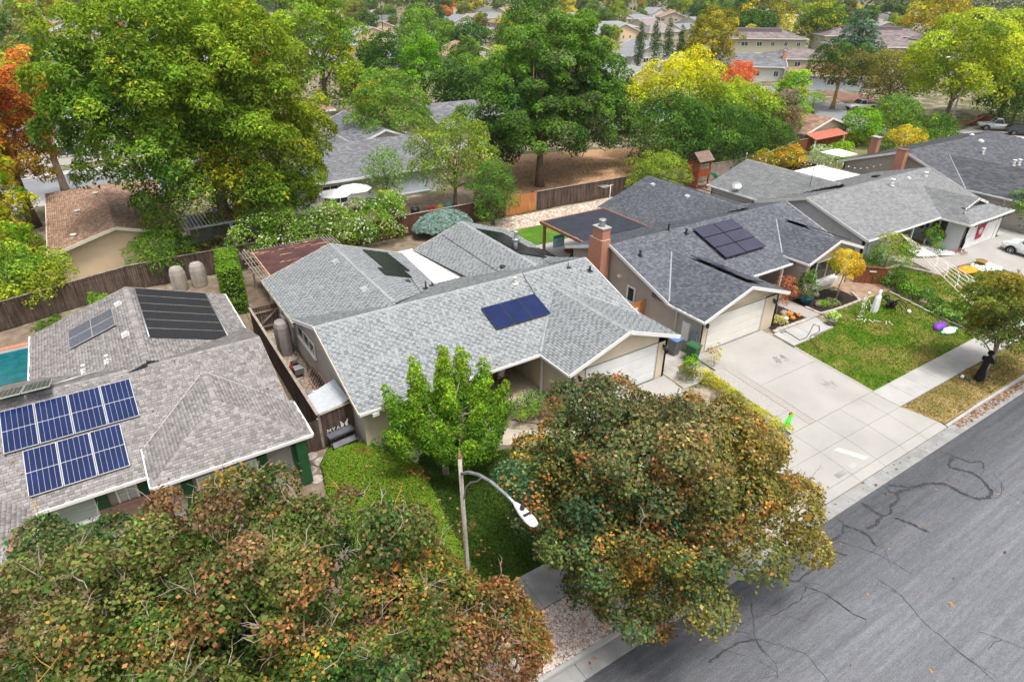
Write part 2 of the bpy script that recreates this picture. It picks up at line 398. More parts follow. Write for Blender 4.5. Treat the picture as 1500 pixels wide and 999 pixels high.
def wall(H, p0, p1, z0, top, m, th=.15, name='wall', inward=None):
    """vertical wall from p0 to p1; top is a height or a list of (fraction, z)"""
    a, b = Vector((*p0, 0)), Vector((*p1, 0)); d = b-a; n = Vector((-d.y, d.x, 0)).normalized()*th
    if not hasattr(top, '__len__'): top = [(0, top), (1, top)]
    pts = [a+Z*z0, b+Z*z0]+[a+d*t+Z*z for t, z in reversed(top)]
    return MB().prism(pts, n).build(name, m, H)
def siding(H, p0, p1, z0, top, m, exp=.2, name='siding'):
    """lapped boards on the right-hand side (outside) of p0->p1"""
    a, b = Vector((*p0, 0)), Vector((*p1, 0)); d = b-a; L_ = d.length; d.normalize(); n = Vector((d.y, -d.x, 0))
    if not hasattr(top, '__len__'): top = [(0, top), (1, top)]
    ts = [t*L_ for t, _ in top]; zs = [z for _, z in top]; mb = MB(); z = z0
    while z < max(zs)-.03:
        z1 = min(z+exp, max(zs)); s = np.linspace(0, L_, 60); zz = np.interp(s, ts, zs); ok = s[zz >= z+.02]
        if len(ok) > 1:
            s0, s1 = ok[0], ok[-1]
            q = [a+d*s0+Z*z+n*.028, a+d*s1+Z*z+n*.028, a+d*s1+Z*min(z1, np.interp(s1, ts, zs)+.05)+n*.006, a+d*s0+Z*min(z1, np.interp(s0, ts, zs)+.05)+n*.006]
            mb.poly(q); mb.poly([a+d*s0+Z*z+n*.001, a+d*s1+Z*z+n*.001, q[1], q[0]])
        z += exp
    return mb.build(name, m, H, kind='stuff')
def window(H, c, nrm, w, h, panes=2, m=None, pane=None, sill=True, fr=.07, grid=0, name='window'):
    """frame on the wall face with set-back panes; c is the centre on the wall face, nrm the outward direction (2D)"""
    c = Vector(c); n = Vector((*nrm, 0)).normalized(); u = Vector((-n.y, n.x, 0)); m = m or WHITE; mb = MB()
    for sx in (-1, 1): mb.obox(c+u*sx*(w/2-fr/2)+n*.03, u*fr/2, n*.035, Z*h/2)
    for sz in (-1, 1): mb.obox(c+Z*sz*(h/2-fr/2)+n*.03, u*(w/2-fr), n*.034, Z*fr/2)
    for k in range(1, panes): mb.obox(c+u*(-w/2+w*k/panes)+n*.028, u*fr*.4, n*.03, Z*(h/2-fr))
    for k in range(1, grid+1): mb.obox(c+Z*(-h/2+h*k/(grid+1))+n*.026, u*(w/2-fr), n*.025, Z*.015)
    f = mb.build(name, m, H)
    for k in range(panes):
        x0 = -w/2+w*k/panes; MB().obox(c+u*(x0+w/panes/2)+n*.012, u*(w/panes/2-fr*.5), n*.006, Z*(h/2-fr*.9)).build('pane', pane or GLASS, f)
    if sill: MB().obox(c-Z*(h/2+.03)+n*.05, u*(w/2+.05), n*.06, Z*.03).build('sill', m, f)
    return f
def sectional_door(H, x0, x1, y, z0, z1, m, rows=4, cols=8):
    """roll-up garage door facing -Y: four hinged sections with raised panels"""
    d = MB().box(x0, x1, y-.02, y+.03, z0, z1).build('garage_door', m, H); hh = (z1-z0)/rows; ww = (x1-x0)/cols
    for r in range(rows):
        mb = MB(); mb.box(x0+.01, x1-.01, y-.045, y-.021, z0+hh*r+.012, z0+hh*(r+1)-.012)
        for c in range(cols): mb.box(x0+ww*c+.08, x0+ww*(c+1)-.08, y-.049, y-.0445, z0+hh*r+.09, z0+hh*(r+1)-.09)
        mb.build('door_section', m, d)
    mb = MB(); mb.box(x0-.1, x0-.004, y-.06, y+.02, z0, z1+.1); mb.box(x1+.004, x1+.1, y-.06, y+.02, z0, z1+.1); mb.box(x0-.003, x1+.003, y-.06, y+.02, z1+.004, z1+.1)
    mb.build('door_frame', WHITE, H)
def pv_module(H, o, u, w, a, b, frame, glass, cells=(6, 10), line=None, lift=.12, name='solar_panel', split=False):
    """one solar module at corner o, spanning a along u and b along w, with cell lines"""
    o, u, w = Vector(o), Vector(u).normalized(), Vector(w).normalized(); n = u.cross(w); n = n if n.z > 0 else -n
    o = o+n*lift; c = o+u*a/2+w*b/2
    f = MB().obox(c, u*(a/2-.008), w*(b/2-.008), n*.02).build(name, frame, H)
    mb = MB()
    if split:
        mb.obox(c+n*.021-w*(b/4-.008), u*(a/2-.035), w*(b/4-.022), n*.003); mb.obox(c+n*.021+w*(b/4-.008), u*(a/2-.035), w*(b/4-.022), n*.003)
    else: mb.obox(c+n*.021, u*(a/2-.035), w*(b/2-.035), n*.003)
    mb.build('solar_glass', glass, f)
    if line:
        mb = MB(); cu, cw = cells
        for k in range(1, cu): mb.obox(o+u*(a*k/cu)+w*b/2+n*.0255, u*.004, w*(b/2-.04), n*.001)
        mb.build('cell_line', line, f)
    return f
def roofplane(e0, e1, up):
    """returns unit u along the eave, unit w up the slope"""
    return (Vector(e1)-Vector(e0)).normalized(), Vector(up).normalized()
def vent_pipe(H, p, m, h=.35, r=.05, cap=True, name='vent_pipe'):
    p = Vector(p); mb = MB(); mb.cyl(p-Z*.1, p+Z*h, r, r, 10)
    if cap: mb.cyl(p+Z*h, p+Z*(h+.05), r*1.5, r*1.5, 10)
    mb.obox(p+Z*.02, (.16, 0, 0), (0, .16, .03), (0, 0, .012))
    return mb.build(name, m, H)
def box_vent(H, p, m, sl, s=.22, name='roof_vent'):
    """low square vent hood on a slope; sl = up-slope vector"""
    p = Vector(p); w = Vector(sl).normalized(); u = w.cross(Z).normalized(); n = u.cross(w); n = n if n.z > 0 else -n
    mb = MB(); mb.obox(p+n*.025, u*(s*1.25), w*(s*1.25), n*.006); mb.obox(p+n*.08, u*s, w*s, n*.05)
    return mb.build(name, m, H)
def lantern(H, p, name='wall_lamp'):
    p = Vector(p); mb = MB(); mb.box(p.x-.04, p.x+.04, p.y-.02, p.y+.02, p.z+.05, p.z+.2)
    mb.beam(p+Vector((0, -.02, .17)), p+Vector((0, -.14, .17)), .03, .03)
    mb.lathe(p+Vector((0, -.15, -.12)), [(.03, 0), (.08, .03), (.1, .2), (.12, .22), (.03, .31)], 6, False)
    return mb.build(name, DKMETAL, H)

# ---------------------------------------------------------------- foliage
def leaf_geo(P, N_, S, tint, shape, rg):
    n = len(P); N_ = N_/np.linalg.norm(N_, axis=1)[:, None]
    t = rg.normal(size=(n, 3)); u = np.cross(N_, t); u /= np.linalg.norm(u, axis=1)[:, None]+1e-9; v = np.cross(N_, u)
    def rh(ang, ln, wd, drop):
        c, s = cos(ang), sin(ang); d = u*c+v*s; e = -u*s+v*c; S_ = S[:, None]
        return np.stack([P, P+S_*(d*ln*.5+e*wd+N_*.04), P+S_*(d*ln-N_*drop), P+S_*(d*ln*.5-e*wd+N_*.04)], 1)
    if shape == 'maple': qs = [rh(.62, .60, .23, .10), rh(-.52, .64, .23, .10)]
    elif shape == 'broad': qs = [rh(0, 1.05, .36, .22)]
    elif shape == 'slim': qs = [rh(0, 1.1, .24, .22)]
    elif shape == 'pinnate': qs = [rh(.38, 1., .17, .25), rh(-.38, .95, .17, .25)]
    elif shape == 'needle': qs = [rh(.2, 1., .09, .1), rh(-.35, .85, .09, .1)]
    else: qs = [rh(0, 1., .30, .12)]
    V = np.stack(qs, 1).reshape(-1, 3); k = len(qs)
    Q = np.arange(n*k*4).reshape(-1, 4); return V, Q, np.repeat(tint, k, 0)
def pnoise(P, s, seed):
    """cheap smooth pseudo-noise in 0..1"""
    rg = np.random.default_rng(seed); r = np.zeros(len(P))
    for k in range(5):
        d = rg.normal(size=3); d /= np.linalg.norm(d); r += np.sin(P@d*s*(1+.6*k)+rg.uniform(0, 6))/(1+.4*k)
    return np.clip(.5+r/4.2, 0, 1)
def make_lobes(env, n, rl, seed, hollow=.55, sep=.78):
    rg = np.random.default_rng(seed); w = np.array([e[1][0]*e[1][1]+e[1][0]*e[1][2] for e in env], float); w /= w.sum(); C = []; R_ = []; E_ = []
    tries = 0
    while len(C) < n and tries < n*60:
        tries += 1; e = rg.choice(len(env), p=w); c, r = np.array(env[e][0], float), np.array(env[e][1], float)
        d = rg.normal(size=3); d /= np.linalg.norm(d)
        if d[2] < -.55 and rg.random() < .6: continue
        q = c+d*r*rg.uniform(hollow, 1.0)
        lr = rl*rg.uniform(.6, 1.35)
        if C and np.min(np.linalg.norm(np.array(C)-q, axis=1)) < lr*sep: continue
        C.append(q); R_.append(lr); E_.append(c)
    return np.array(C), np.array(R_), np.array(E_)
def crown(T, env, n_lobes, rl, n_leaves, size, palette, shape='quad', seed=1, accent=None, flat=.78, kind_name='crown', cull=.62, hollow=.55, jit=.16, up=.45, spikes=0., gain=2.0, lobes=None, rag=.035, nr=.5):
    """crown of separate leaves gathered on many lobes; palette: list of rgb, accent: (rgb, threshold, scale)"""
    rg = np.random.default_rng(seed); C, R_, E_ = lobes if lobes else make_lobes(env, n_lobes, rl, seed, hollow)
    pr = R_**2/np.sum(R_**2); idx = rg.choice(len(C), n_leaves, p=pr)
    d = rg.normal(size=(n_leaves, 3)); d /= np.linalg.norm(d, axis=1)[:, None]
    out = C[idx]-E_[idx]; out /= np.linalg.norm(out, axis=1)[:, None]+1e-6
    d = d+out*.35+np.array([0, 0, .15]); d /= np.linalg.norm(d, axis=1)[:, None]
    rad = R_[idx]*(1-np.abs(rg.normal(0, .17, n_leaves))+rg.exponential(rag, n_leaves)); rad = np.maximum(rad, 0)
    P = C[idx]+d*rad[:, None]*np.array([1, 1, flat])
    if spikes: P[:, 2] += spikes*rg.random(n_leaves)*(d[:, 2] > .5)
    dd = np.linalg.norm(P[:, None, :]-C[None, :, :], axis=2)/R_[None, :]; dd[np.arange(n_leaves), idx] = 9
    keep = (dd.min(1) > cull) & ((d[:, 2] > -.22) | (rg.random(n_leaves) < .22)); P, d, idx = P[keep], d[keep], idx[keep]; n = len(P)
    Nn = d*.8+np.array([0, 0, up])+rg.normal(0, nr, (n, 3))
    pal = np.array(palette, float); f = pnoise(C, 1.1/rl, seed+5)*(len(pal)-1)+rg.normal(0, .5, len(C)); f = np.clip(np.round(f), 0, len(pal)-1).astype(int)
    col = pal[f][idx]; nz = rg.random(n); swap = nz < .22; col[swap] = pal[rg.integers(0, len(pal), swap.sum())]
    if accent is not None:
        for ac in accent:
            if len(ac) == 4:      # colour change across the crown: rgb, direction, low, high
                rgb, vec, lo, hi = ac; h = P@np.array(vec, float)+rg.normal(0, (hi-lo)*.25, n); a = np.clip((h-lo)/(hi-lo), 0, 1)[:, None]*.85
                col = col*(1-a)+np.array(rgb)*a; continue
            rgb, thr, sc = ac
            h = pnoise(P, sc, seed+11+int(thr*100))+rg.normal(0, .22, n); a = np.clip((h-thr)/.14, 0, 1)[:, None]; col = col*(1-a)+np.array(rgb)*a
    col = col*np.exp(rg.normal(0, jit, n))[:, None]*np.exp(rg.normal(0, .17, len(C)))[idx][:, None]
    col[:, 0] *= np.exp(rg.normal(0, .10, n)); col[:, 2] *= .8
    S = size*np.exp(rg.normal(0, .22, n))
    V, Q, t = leaf_geo(P, Nn, S, np.clip(col*gain, 0, .85), shape, rg)
    o = npmesh(kind_name, V, Q, LEAF, T, None, t)
    return o, C, R_
def trunk(T, base, top, r, limbs, m=None, seed=1, n=8, name='trunk', lean=.15, split=.45, lr=.35):
    """tapered trunk with curved limbs that reach into the given points"""
    rg = random.Random(seed); base, top = Vector(base), Vector(top); mb = MB(); pts = []; rs = []
    for k in range(6):
        t = k/5; p = base.lerp(top, t)+Vector((rg.uniform(-1, 1), rg.uniform(-1, 1), 0))*lean*(t*(1-t)*2)
        pts.append(p); rs.append(r*(1.35 if k == 0 else 1-.62*t))
    mb.tube(pts, rs, n)
    for q in limbs:
        q = Vector(q); t = rg.uniform(split, .95); a = base.lerp(top, t); i = min(4, int(t*5)); a = pts[i].lerp(pts[i+1], t*5-i)
        mid = a.lerp(q, .5)+Vector((rg.uniform(-.1, .1), rg.uniform(-.1, .1), .12))*(q-a).length
        rr = r*(1-.6*t)*lr*1.5
        mb.tube([a, a.lerp(mid, .5)+Z*.03, mid, mid.lerp(q, .6), q], [rr, rr*.8, rr*.6, rr*.4, rr*.15], 5)
    return mb.build(name, m or BARK, T)
def twigs(T, C, R_, n, ln, seed, m, name='bare_twig', r=.012, forks=3):
    """dead shoots poking out of the crown"""
    rg = random.Random(seed); mb = MB()
    for _ in range(n):
        i = rg.randrange(len(C)); d = Vector((rg.gauss(0, .7), rg.gauss(0, .7), rg.uniform(.4, 1))).normalized()
        p = Vector(C[i])+d*R_[i]*.85; q = p
        for f in range(forks):
            e = (d+Vector((rg.gauss(0, .5), rg.gauss(0, .5), rg.gauss(0, .3)))).normalized(); L_ = ln*rg.uniform(.5, 1.2)
            k = q+e*L_*.5+Vector((rg.gauss(0, .05), rg.gauss(0, .05), .03)); mb.tube([q, k, k+(e+Vector((rg.gauss(0, .4), rg.gauss(0, .4), .2))).normalized()*L_*.5], [r, r*.7, r*.3], 4, False)
            if rg.random() < .5: q = k
    return mb.build(name, m, T, kind='stuff')
def tree(name, label, cat, x, y, h, r, palette, n_leaves=6000, size=.28, shape='quad', seed=1, z0=0., bottom=.22, n_lobes=None, rl=None, accent=None, bark=None, group=None, env=None, tr=None, flat=.78, **kw):
    T = thing(name, label, cat, (x, y, z0), group)
    if env is None:
        ch = h*(1-bottom); cz = z0+h*bottom+ch*.5
        env = [((x, y, cz), (r*.92, r*.92, ch*.5)), ((x, y, cz+ch*.12), (r*.7, r*.7, ch*.40))]
    rl = rl or max(.32, r*.24); n_lobes = n_lobes or 110; size, n_leaves = (size*.86, int(n_leaves*1.45)) if r > 3 else (size, n_leaves)
    o, C, R_ = crown(T, env, n_lobes, rl, n_leaves, size, palette, shape, seed, accent, flat, **kw)
    rg = random.Random(seed); k = min(len(C), 12); L_ = [tuple(C[i]) for i in rg.sample(range(len(C)), k)]
    trunk(T, (x, y, z0-.1), (x, y, z0+h*max(.5, bottom+.3)), tr or max(.05, .028*h), L_, bark, seed)
    return T, C, R_
# leaf palettes
G_ASH = [(.035, .088, .012), (.055, .120, .014), (.080, .150, .015), (.11, .175, .016), (.145, .19, .016)]
G_DARK = [(.018, .050, .012), (.028, .070, .013), (.042, .092, .015), (.060, .120, .018)]
G_MID = [(.045, .105, .014), (.070, .145, .018), (.10, .18, .022), (.13, .21, .028)]
G_LIME = [(.055, .145, .008), (.085, .19, .010), (.12, .235, .012), (.165, .275, .014)]
G_YEL = [(.13, .16, .014), (.20, .22, .016), (.30, .28, .018), (.38, .30, .020)]
G_GOLD = [(.22, .18, .03), (.32, .23, .03), (.40, .27, .03), (.18, .17, .03)]
G_OLIVE = [(.05, .065, .018), (.075, .085, .022), (.10, .10, .028), (.12, .10, .03)]
G_RED = [(.40, .09, .03), (.48, .15, .04), (.36, .07, .04), (.50, .22, .05)]
G_BLUE = [(.14, .24, .19), (.18, .30, .25), (.24, .36, .31)]
G_MAPLE = [(.030, .062, .020), (.045, .078, .022), (.070, .090, .024), (.11, .085, .030), (.15, .085, .036)]
# ================================================================ SETTING
g = MB()
ys = [-1200, 10.0, 10.04, 12.0, 13.6, 20.5, 2600]
zs = [-.86, -.86, -.78, -.60, -.54, -.06, -.06]
for i in range(len(ys)-1):
    g.poly([(-1500, ys[i], zs[i]), (3500, ys[i], zs[i]), (3500, ys[i+1], zs[i+1]), (-1500, ys[i+1], zs[i+1])])
g.build('ground', FIELD, kind='structure')
def asphalt():
    m, nt, N, L, B = newmat('street_asphalt'); B.inputs['Roughness'].default_value = .88; B.inputs['Specular IOR Level'].default_value = .25
    gp = N.new('ShaderNodeNewGeometry')
    def noise(s, sc, d=4):
        mp = N.new('ShaderNodeMapping'); mp.inputs['Scale'].default_value = sc; L.new(gp.outputs['Position'], mp.inputs[0])
        n = N.new('ShaderNodeTexNoise'); n.inputs['Scale'].default_value = s; n.inputs['Detail'].default_value = d; L.new(mp.outputs[0], n.inputs['Vector']); return n
    streak = noise(1.6, (.12, 2.6, 1), 6); grain = noise(55, (1, 1, 1), 2); blot = noise(.5, (.5, 1, 1), 5); tear = noise(9, (.35, 2.2, 1), 4)
    sep = N.new('ShaderNodeSeparateXYZ'); L.new(gp.outputs['Position'], sep.inputs[0])
    r = ramp(N, [(.25, (.115, .120, .133)), (.5, (.143, .149, .165)), (.75, (.178, .185, .203))]); L.new(streak.outputs['Fac'], r.inputs[0])
    def mul(a, fac, lo, hi, p0=.3, p1=.7):
        q = ramp(N, [(p0, (lo,)*3), (p1, (hi,)*3)]); L.new(fac, q.inputs[0])
        x = N.new('ShaderNodeMix'); x.data_type = 'RGBA'; x.blend_type = 'MULTIPLY'; x.inputs[0].default_value = 1
        L.new(a, x.inputs[6]); L.new(q.outputs[0], x.inputs[7]); return x.outputs[2]
    c = mul(r.outputs[0], grain.outputs['Fac'], .62, 1.35, .35, .65); c = mul(c, blot.outputs['Fac'], .90, 1.08); c = mul(c, tear.outputs['Fac'], .84, 1.12)
    # the oil-darkened, worn strip where cars are parked along the kerb
    ad = N.new('ShaderNodeMath'); ad.operation = 'MULTIPLY_ADD'; ad.inputs[1].default_value = 3.0; L.new(blot.outputs['Fac'], ad.inputs[0]); L.new(sep.outputs[1], ad.inputs[2])
    mr = N.new('ShaderNodeMapRange'); mr.inputs[1].default_value = 7.0; mr.inputs[2].default_value = 10.2; mr.inputs[3].default_value = 1.; mr.inputs[4].default_value = .52
    L.new(ad.outputs[0], mr.inputs[0])
    x = N.new('ShaderNodeMix'); x.data_type = 'RGBA'; x.blend_type = 'MULTIPLY'; x.inputs[0].default_value = 1
    L.new(c, x.inputs[6]); L.new(mr.outputs[0], x.inputs[7]); L.new(x.outputs[2], B.inputs['Base Color'])
    bu = N.new('ShaderNodeBump'); bu.inputs['Distance'].default_value = .01; bu.inputs['Strength'].default_value = .5; L.new(grain.outputs['Fac'], bu.inputs['Height']); L.new(bu.outputs[0], B.inputs['Normal'])
    return m
ASPH = asphalt()
road = MB(); road.box(-60, 160, -3.5, 9.22, -.85, -.72); road.build('road', ASPH, kind='structure')
CRACKS = [
 (0.1, [(30.72, 9.06), (30.83, 8.58), (31.04, 7.94), (31.60, 7.59)]),
 (0.14, [(26.99, 8.44), (27.71, 8.26), (28.52, 7.74), (28.50, 7.04), (28.67, 6.45), (29.23, 6.23), (29.72, 6.35), (30.20, 6.85), (30.35, 7.41), (30.09, 7.90), (29.86, 8.20), (30.11, 8.43), (30.74, 8.53)]),
 (0.16, [(24.16, 9.08), (24.10, 8.52), (24.19, 8.11), (23.45, 8.03), (22.87, 8.09)]),
 (0.12, [(24.19, 8.11), (24.75, 8.08), (24.94, 8.29), (25.70, 8.30), (26.00, 8.63), (26.91, 8.40), (26.70, 8.76), (26.21, 9.12)]),
 (0.12, [(24.50, 7.78), (24.75, 7.28), (24.92, 6.55)]),
 (0.1, [(22.39, 9.09), (22.38, 8.71), (21.88, 8.50), (21.21, 8.47)]),
 (0.14, [(22.32, 8.67), (22.57, 8.21), (22.59, 7.82), (22.31, 7.35)]),
 (0.08, [(26.21, 8.59), (25.78, 8.77), (26.05, 9.13)]),
 (0.08, [(31.51, 7.55), (31.07, 7.24)]),
 (0.04, [(20.83, 8.84), (21.44, 8.14), (22.00, 7.03), (22.19, 5.77)]),
 (0.035, [(20.85, 6.35), (20.87, 5.42), (20.48, 4.67), (20.39, 4.03), (20.25, 3.22), (20.24, 2.60), (20.16, 2.04)]),
 (0.03, [(15.35, 6.69), (15.80, 5.96), (15.67, 5.32), (15.57, 4.89)]),
 (0.05, [(15.86, 8.24), (15.39, 7.81), (14.78, 7.16), (14.64, 6.60)]),
 (0.06, [(18.19, 7.65), (18.59, 7.00), (18.59, 6.12), (18.75, 5.66)]),
 (0.09, [(17.80, 8.44), (18.15, 7.94), (18.69, 8.00), (20.64, 8.05), (20.93, 7.71)]),
 (0.05, [(18.19, 7.65), (17.56, 7.41), (16.50, 7.46), (16.07, 7.55)]),
 (0.07, [(12.83, 7.49), (13.50, 7.55), (13.92, 7.49), (14.79, 7.27)]),
 (0.03, [(21.65, 3.17), (21.99, 2.61), (22.27, 2.04)]),
 (0.03, [(31.14, 6.87), (30.70, 6.37), (30.26, 6.08), (30.22, 5.28)]),
 (0.05, [(14.61, 6.62), (14.70, 6.99), (14.80, 7.49), (14.52, 7.78)]),
]

_r = random.Random(77); _b = []
for w_, L_ in CRACKS:
    for (x, y) in L_[1::3]:
        q = [(x, y)]; a = _r.uniform(0, 6.28)
        for k in range(_r.randint(3, 7)): a += _r.gauss(0, .35); q.append((q[-1][0]+.30*cos(a), q[-1][1]+.30*sin(a)))
        q = [v for v in q if 2 < v[1] < 9.1]
        if len(q) > 3: _b.append((_r.choice([.018, .024, .035]), q))
CRACKS = CRACKS+_b
TAR = mat('crack_sealant', (.040, .042, .048), .8, .3, 6, 40)
mb = MB()
for w_, L_ in CRACKS:
    q = [L_[0]]; rr = random.Random(len(L_)*7+int(L_[0][0]*10))
    for a, b in zip(L_[:-1], L_[1:]):
        k = max(2, int(math.dist(a, b)/.11))
        for i in range(1, k+1): q.append((a[0]+(b[0]-a[0])*i/k+rr.uniform(-1, 1)*.06, a[1]+(b[1]-a[1])*i/k+rr.uniform(-1, 1)*.06))
    # round the corners
    q = [q[0]]+[((q[i-1][0]+2*q[i][0]+q[i+1][0])/4, (q[i-1][1]+2*q[i][1]+q[i+1][1])/4) for i in range(1, len(q)-1)]+[q[-1]]
    for a, b in zip(q[:-1], q[1:]):
        d = Vector((b[0]-a[0], b[1]-a[1])); d.normalize(); n = Vector((-d.y, d.x))*w_*.58*rr.uniform(.4, 1.3)
        if w_ < .06: n *= .65
        a2 = (a[0]-d.x*.03, a[1]-d.y*.03); zc = -.7155+rr.uniform(0, .002)
        mb.poly([(a2[0]+n.x, a2[1]+n.y, zc), (a2[0]-n.x, a2[1]-n.y, zc), (b[0]-n.x, b[1]-n.y, zc), (b[0]+n.x, b[1]+n.y, zc)])
mb.build('tar_crack_seals', TAR, kind='structure')
# gutter and kerb in cast lengths
gut = MB().box(-60, 160, 9.24, 9.26, -.86, -.74).build('gutter', CONC_OLD, kind='structure')
x = -12.
while x < 75:
    MB().hexa([(x+.006, 9.23, -.86), (x+2.99, 9.23, -.86), (x+2.99, 9.86, -.86), (x+.006, 9.86, -.86)], [(x+.006, 9.23, -.713), (x+2.99, 9.23, -.713), (x+2.99, 9.86, -.74), (x+.006, 9.86, -.74)]).build('gutter_slab', CONC_OLD, gut); x += 3
kerb = MB().box(-60, -12, 9.87, 10.03, -.86, -.6).build('kerb', CONC, kind='structure')
for a, b in ((-12, 17.6), (33.1, 55.6), (66.5, 90)):
    x = a
    while x < b-.2:
        e = min(x+3, b); zl = -.71 if (e == b and b in (17.6, 55.6)) else -.595; zr = -.71 if (x == a and a != -12) else -.595
        MB().hexa([(x+.005, 9.865, -.86), (e-.005, 9.865, -.86), (e-.005, 10.04, -.86), (x+.005, 10.04, -.86)], [(x+.005, 9.885, zr), (e-.005, 9.885, zl), (e-.005, 10.03, zl), (x+.005, 10.03, zr)]).build('kerb_stone', CONC, kerb); x = e
# pavement slabs
sw = MB().box(-60, -12, 12.0, 13.6, -.6, -.5).build('sidewalk', CONC, kind='structure')
x = -12.
while x < 80:
    if 18.2 < x < 32.3: x = 32.315
    e = min(x+1.52, 18.28) if x < 18.2 else x+1.52
    if True: slab(MB(), x+.008, e-.008, 12.02, 13.58, .045).build('sidewalk_slab', CONC_OLD if x < 14 else CONC, sw)
    x = e
# drive aprons (one long concrete apron in front of both drives)
ap = MB().box(17.7, 18.0, 9.9, 10.0, -.86, -.8).build('driveway_apron', CONC_SLAB, kind='structure')
def quad_slab(p, zz, m, par, name='apron_slab', th=.12):
    return MB().hexa([(x, y, z-th) for (x, y), z in zip(p, zz)], [(x, y, z) for (x, y), z in zip(p, zz)]).build(name, m, par)
for i, (a, b, a2, b2) in enumerate(((17.6, 20.4, 18.3, 20.4), (20.4, 22.9, 20.4, 22.9), (22.9, 25.4, 22.9, 25.4), (25.4, 27.4, 25.4, 27.4), (27.4, 29.3, 27.4, 29.3), (29.3, 31.1, 29.3, 31.1), (31.1, 33.0, 31.1, 32.3))):
    e = .008
    quad_slab([(a+e, 9.88), (b-e, 9.88), (b-e, 10.33), (a+e, 10.33)], [-.715, -.715, -.625, -.625], CONC_SLAB, ap)
    quad_slab([(a+e, 10.345), (b-e, 10.345), (b2-e, 12.0), (a2+e, 12.0)], [-.62, -.62, -.455, -.455], CONC_SLAB, ap)
    quad_slab([(a2+e, 12.015), (b2-e, 12.015), (b2-e, 13.58), (a2+e, 13.58)], [-.455, -.455, -.405, -.405], CONC_SLAB, ap)
for (p) in ([(26.05, 11.75), (26.45, 11.75), (27.2, 10.1+.5), (26.8, 10.6)],):
    quad_slab(p, [-.468, -.468, -.585, -.585], mat('pale_patch', (.46, .45, .43), .9, .08), ap, 'pale_patch', .03)
quad_slab([(24.6, 10.5), (25.3, 10.5), (25.3, 10.75), (24.6, 10.75)], [-.595, -.595, -.57, -.57], CONC_OLD, ap, 'meter_cover', .03)
quad_slab([(25.7, 10.55), (26.2, 10.55), (26.2, 10.8), (25.7, 10.8)], [-.59, -.59, -.565, -.565], CONC, ap, 'meter_cover', .03)
# driveways
dv = MB().box(27.5, 32, 13.7, 20, -.9, -.7).build('driveway', CONC_SLAB, kind='structure')
for a, b in ((27.35, 32.3),):
    for y0, y1 in ((13.61, 17.05), (17.07, 20.98)): slab(MB(), a, b, y0, y1, .03).build('driveway_slab', CONC_SLAB, dv)
slab(MB(), 26.85, 27.33, 13.61, 20.2, .028).build('aggregate_border', AGGPINK, dv)
slab(MB(), 25.75, 26.83, 14.9, 19.3, .026).build('aggregate_strip', AGG, dv)
slab(MB(), 25.4, 26.83, 13.61, 14.88, .03).build('corner_slab', CONC_SLAB, dv)
slab(MB(), 26.3, 27.33, 19.32, 20.98, .026).build('aggregate_strip', AGG, dv)
slab(MB(), 32.32, 32.5, 13.61, 18.6, .028).build('aggregate_border', AGGPINK, dv)
rr = random.Random(31); STAIN = mat('drive_stain', (.25, .24, .23), .9, .15)
for cx, cy in ((30.6, 18.2), (30.9, 15.3)):
    mb = MB(); q = Vector((cx, cy))
    for k in range(60):
        d = Vector((rr.gauss(0, 1), rr.gauss(0, 1))).normalized()*rr.uniform(.08, .25); e = q+d
        if (e-Vector((cx, cy))).length > .55: e = Vector((cx, cy))+Vector((rr.uniform(-.4, .4), rr.uniform(-.4, .4)))
        n = Vector((-d.y, d.x)).normalized()*rr.uniform(.006, .02); zz = [gz(v.y)+.034+.0002*k/60 for v in (q, e)]
        mb.poly([(q.x-n.x, q.y-n.y, zz[0]), (q.x+n.x, q.y+n.y, zz[0]), (e.x+n.x, e.y+n.y, zz[1]), (e.x-n.x, e.y-n.y, zz[1])]); q = e
    mb.build('stain', STAIN, dv, 'stuff')
dv1 = MB().box(17.5, 22, 13.7, 20, -.9, -.7).build('driveway', CONC_SLAB, kind='structure')
for a, b in ((16.9, 20.1), (20.12, 23.3)):
    for y0, y1 in ((13.61, 17.05), (17.07, 20.4)): slab(MB(), a, b, y0, y1, .03).build('driveway_slab', CONC_SLAB, dv1)
dv3 = MB().box(57, 63, 13.7, 19, -.9, -.7).build('driveway', CONC_SLAB, kind='structure')
for a, b in ((56.7, 61.5), (61.52, 66.4)):
    for y0, y1 in ((13.61, 17.05), (17.07, 21.2)): slab(MB(), a, b, y0, y1, .03).build('driveway_slab', CONC_SLAB, dv3)
slab(MB(), 64.0, 66.4, 21.22, 27, .03).build('driveway_slab', CONC, dv3)
# front walks
pw = MB().box(33, 34, 19.5, 20, -.5, -.3).build('front_path', CONC, kind='structure')
slab(MB(), 32.52, 34.6, 18.75, 20.25, .034).build('path_slab', CONC, pw); slab(MB(), 34.62, 36.75, 18.9, 20.25, .034).build('path_slab', CONC, pw)
MB().prism([(36.2, 20.3, -.05), (37.4, 20.3, -.05), (37.45, 23.5, -.05), (36.15, 23.5, -.05)], .09).build('path_slab', AGGPINK, pw)
pw1 = MB().box(13, 14, 18, 19, -.5, -.3).build('front_path', CONC, kind='structure')
for p in ([(11.3, 20.7), (12.2, 20.3), (13.0, 21.9), (12.3, 22.3)], [(12.22, 20.28), (13.5, 19.5), (14.0, 20.5), (12.75, 21.4)], [(13.52, 19.48), (16.85, 17.6), (16.85, 18.7), (14.02, 20.48)]):
    MB().prism([(x, y, gz(y)-.1) for x, y in p], .15).build('path_slab', mat('tan_concrete', (.42, .36, .29), .9, .12, 1.5, 25, .2), pw1)
pw3 = MB().box(52, 53, 20, 21, -.5, -.3).build('front_path', AGGPINK, kind='structure')
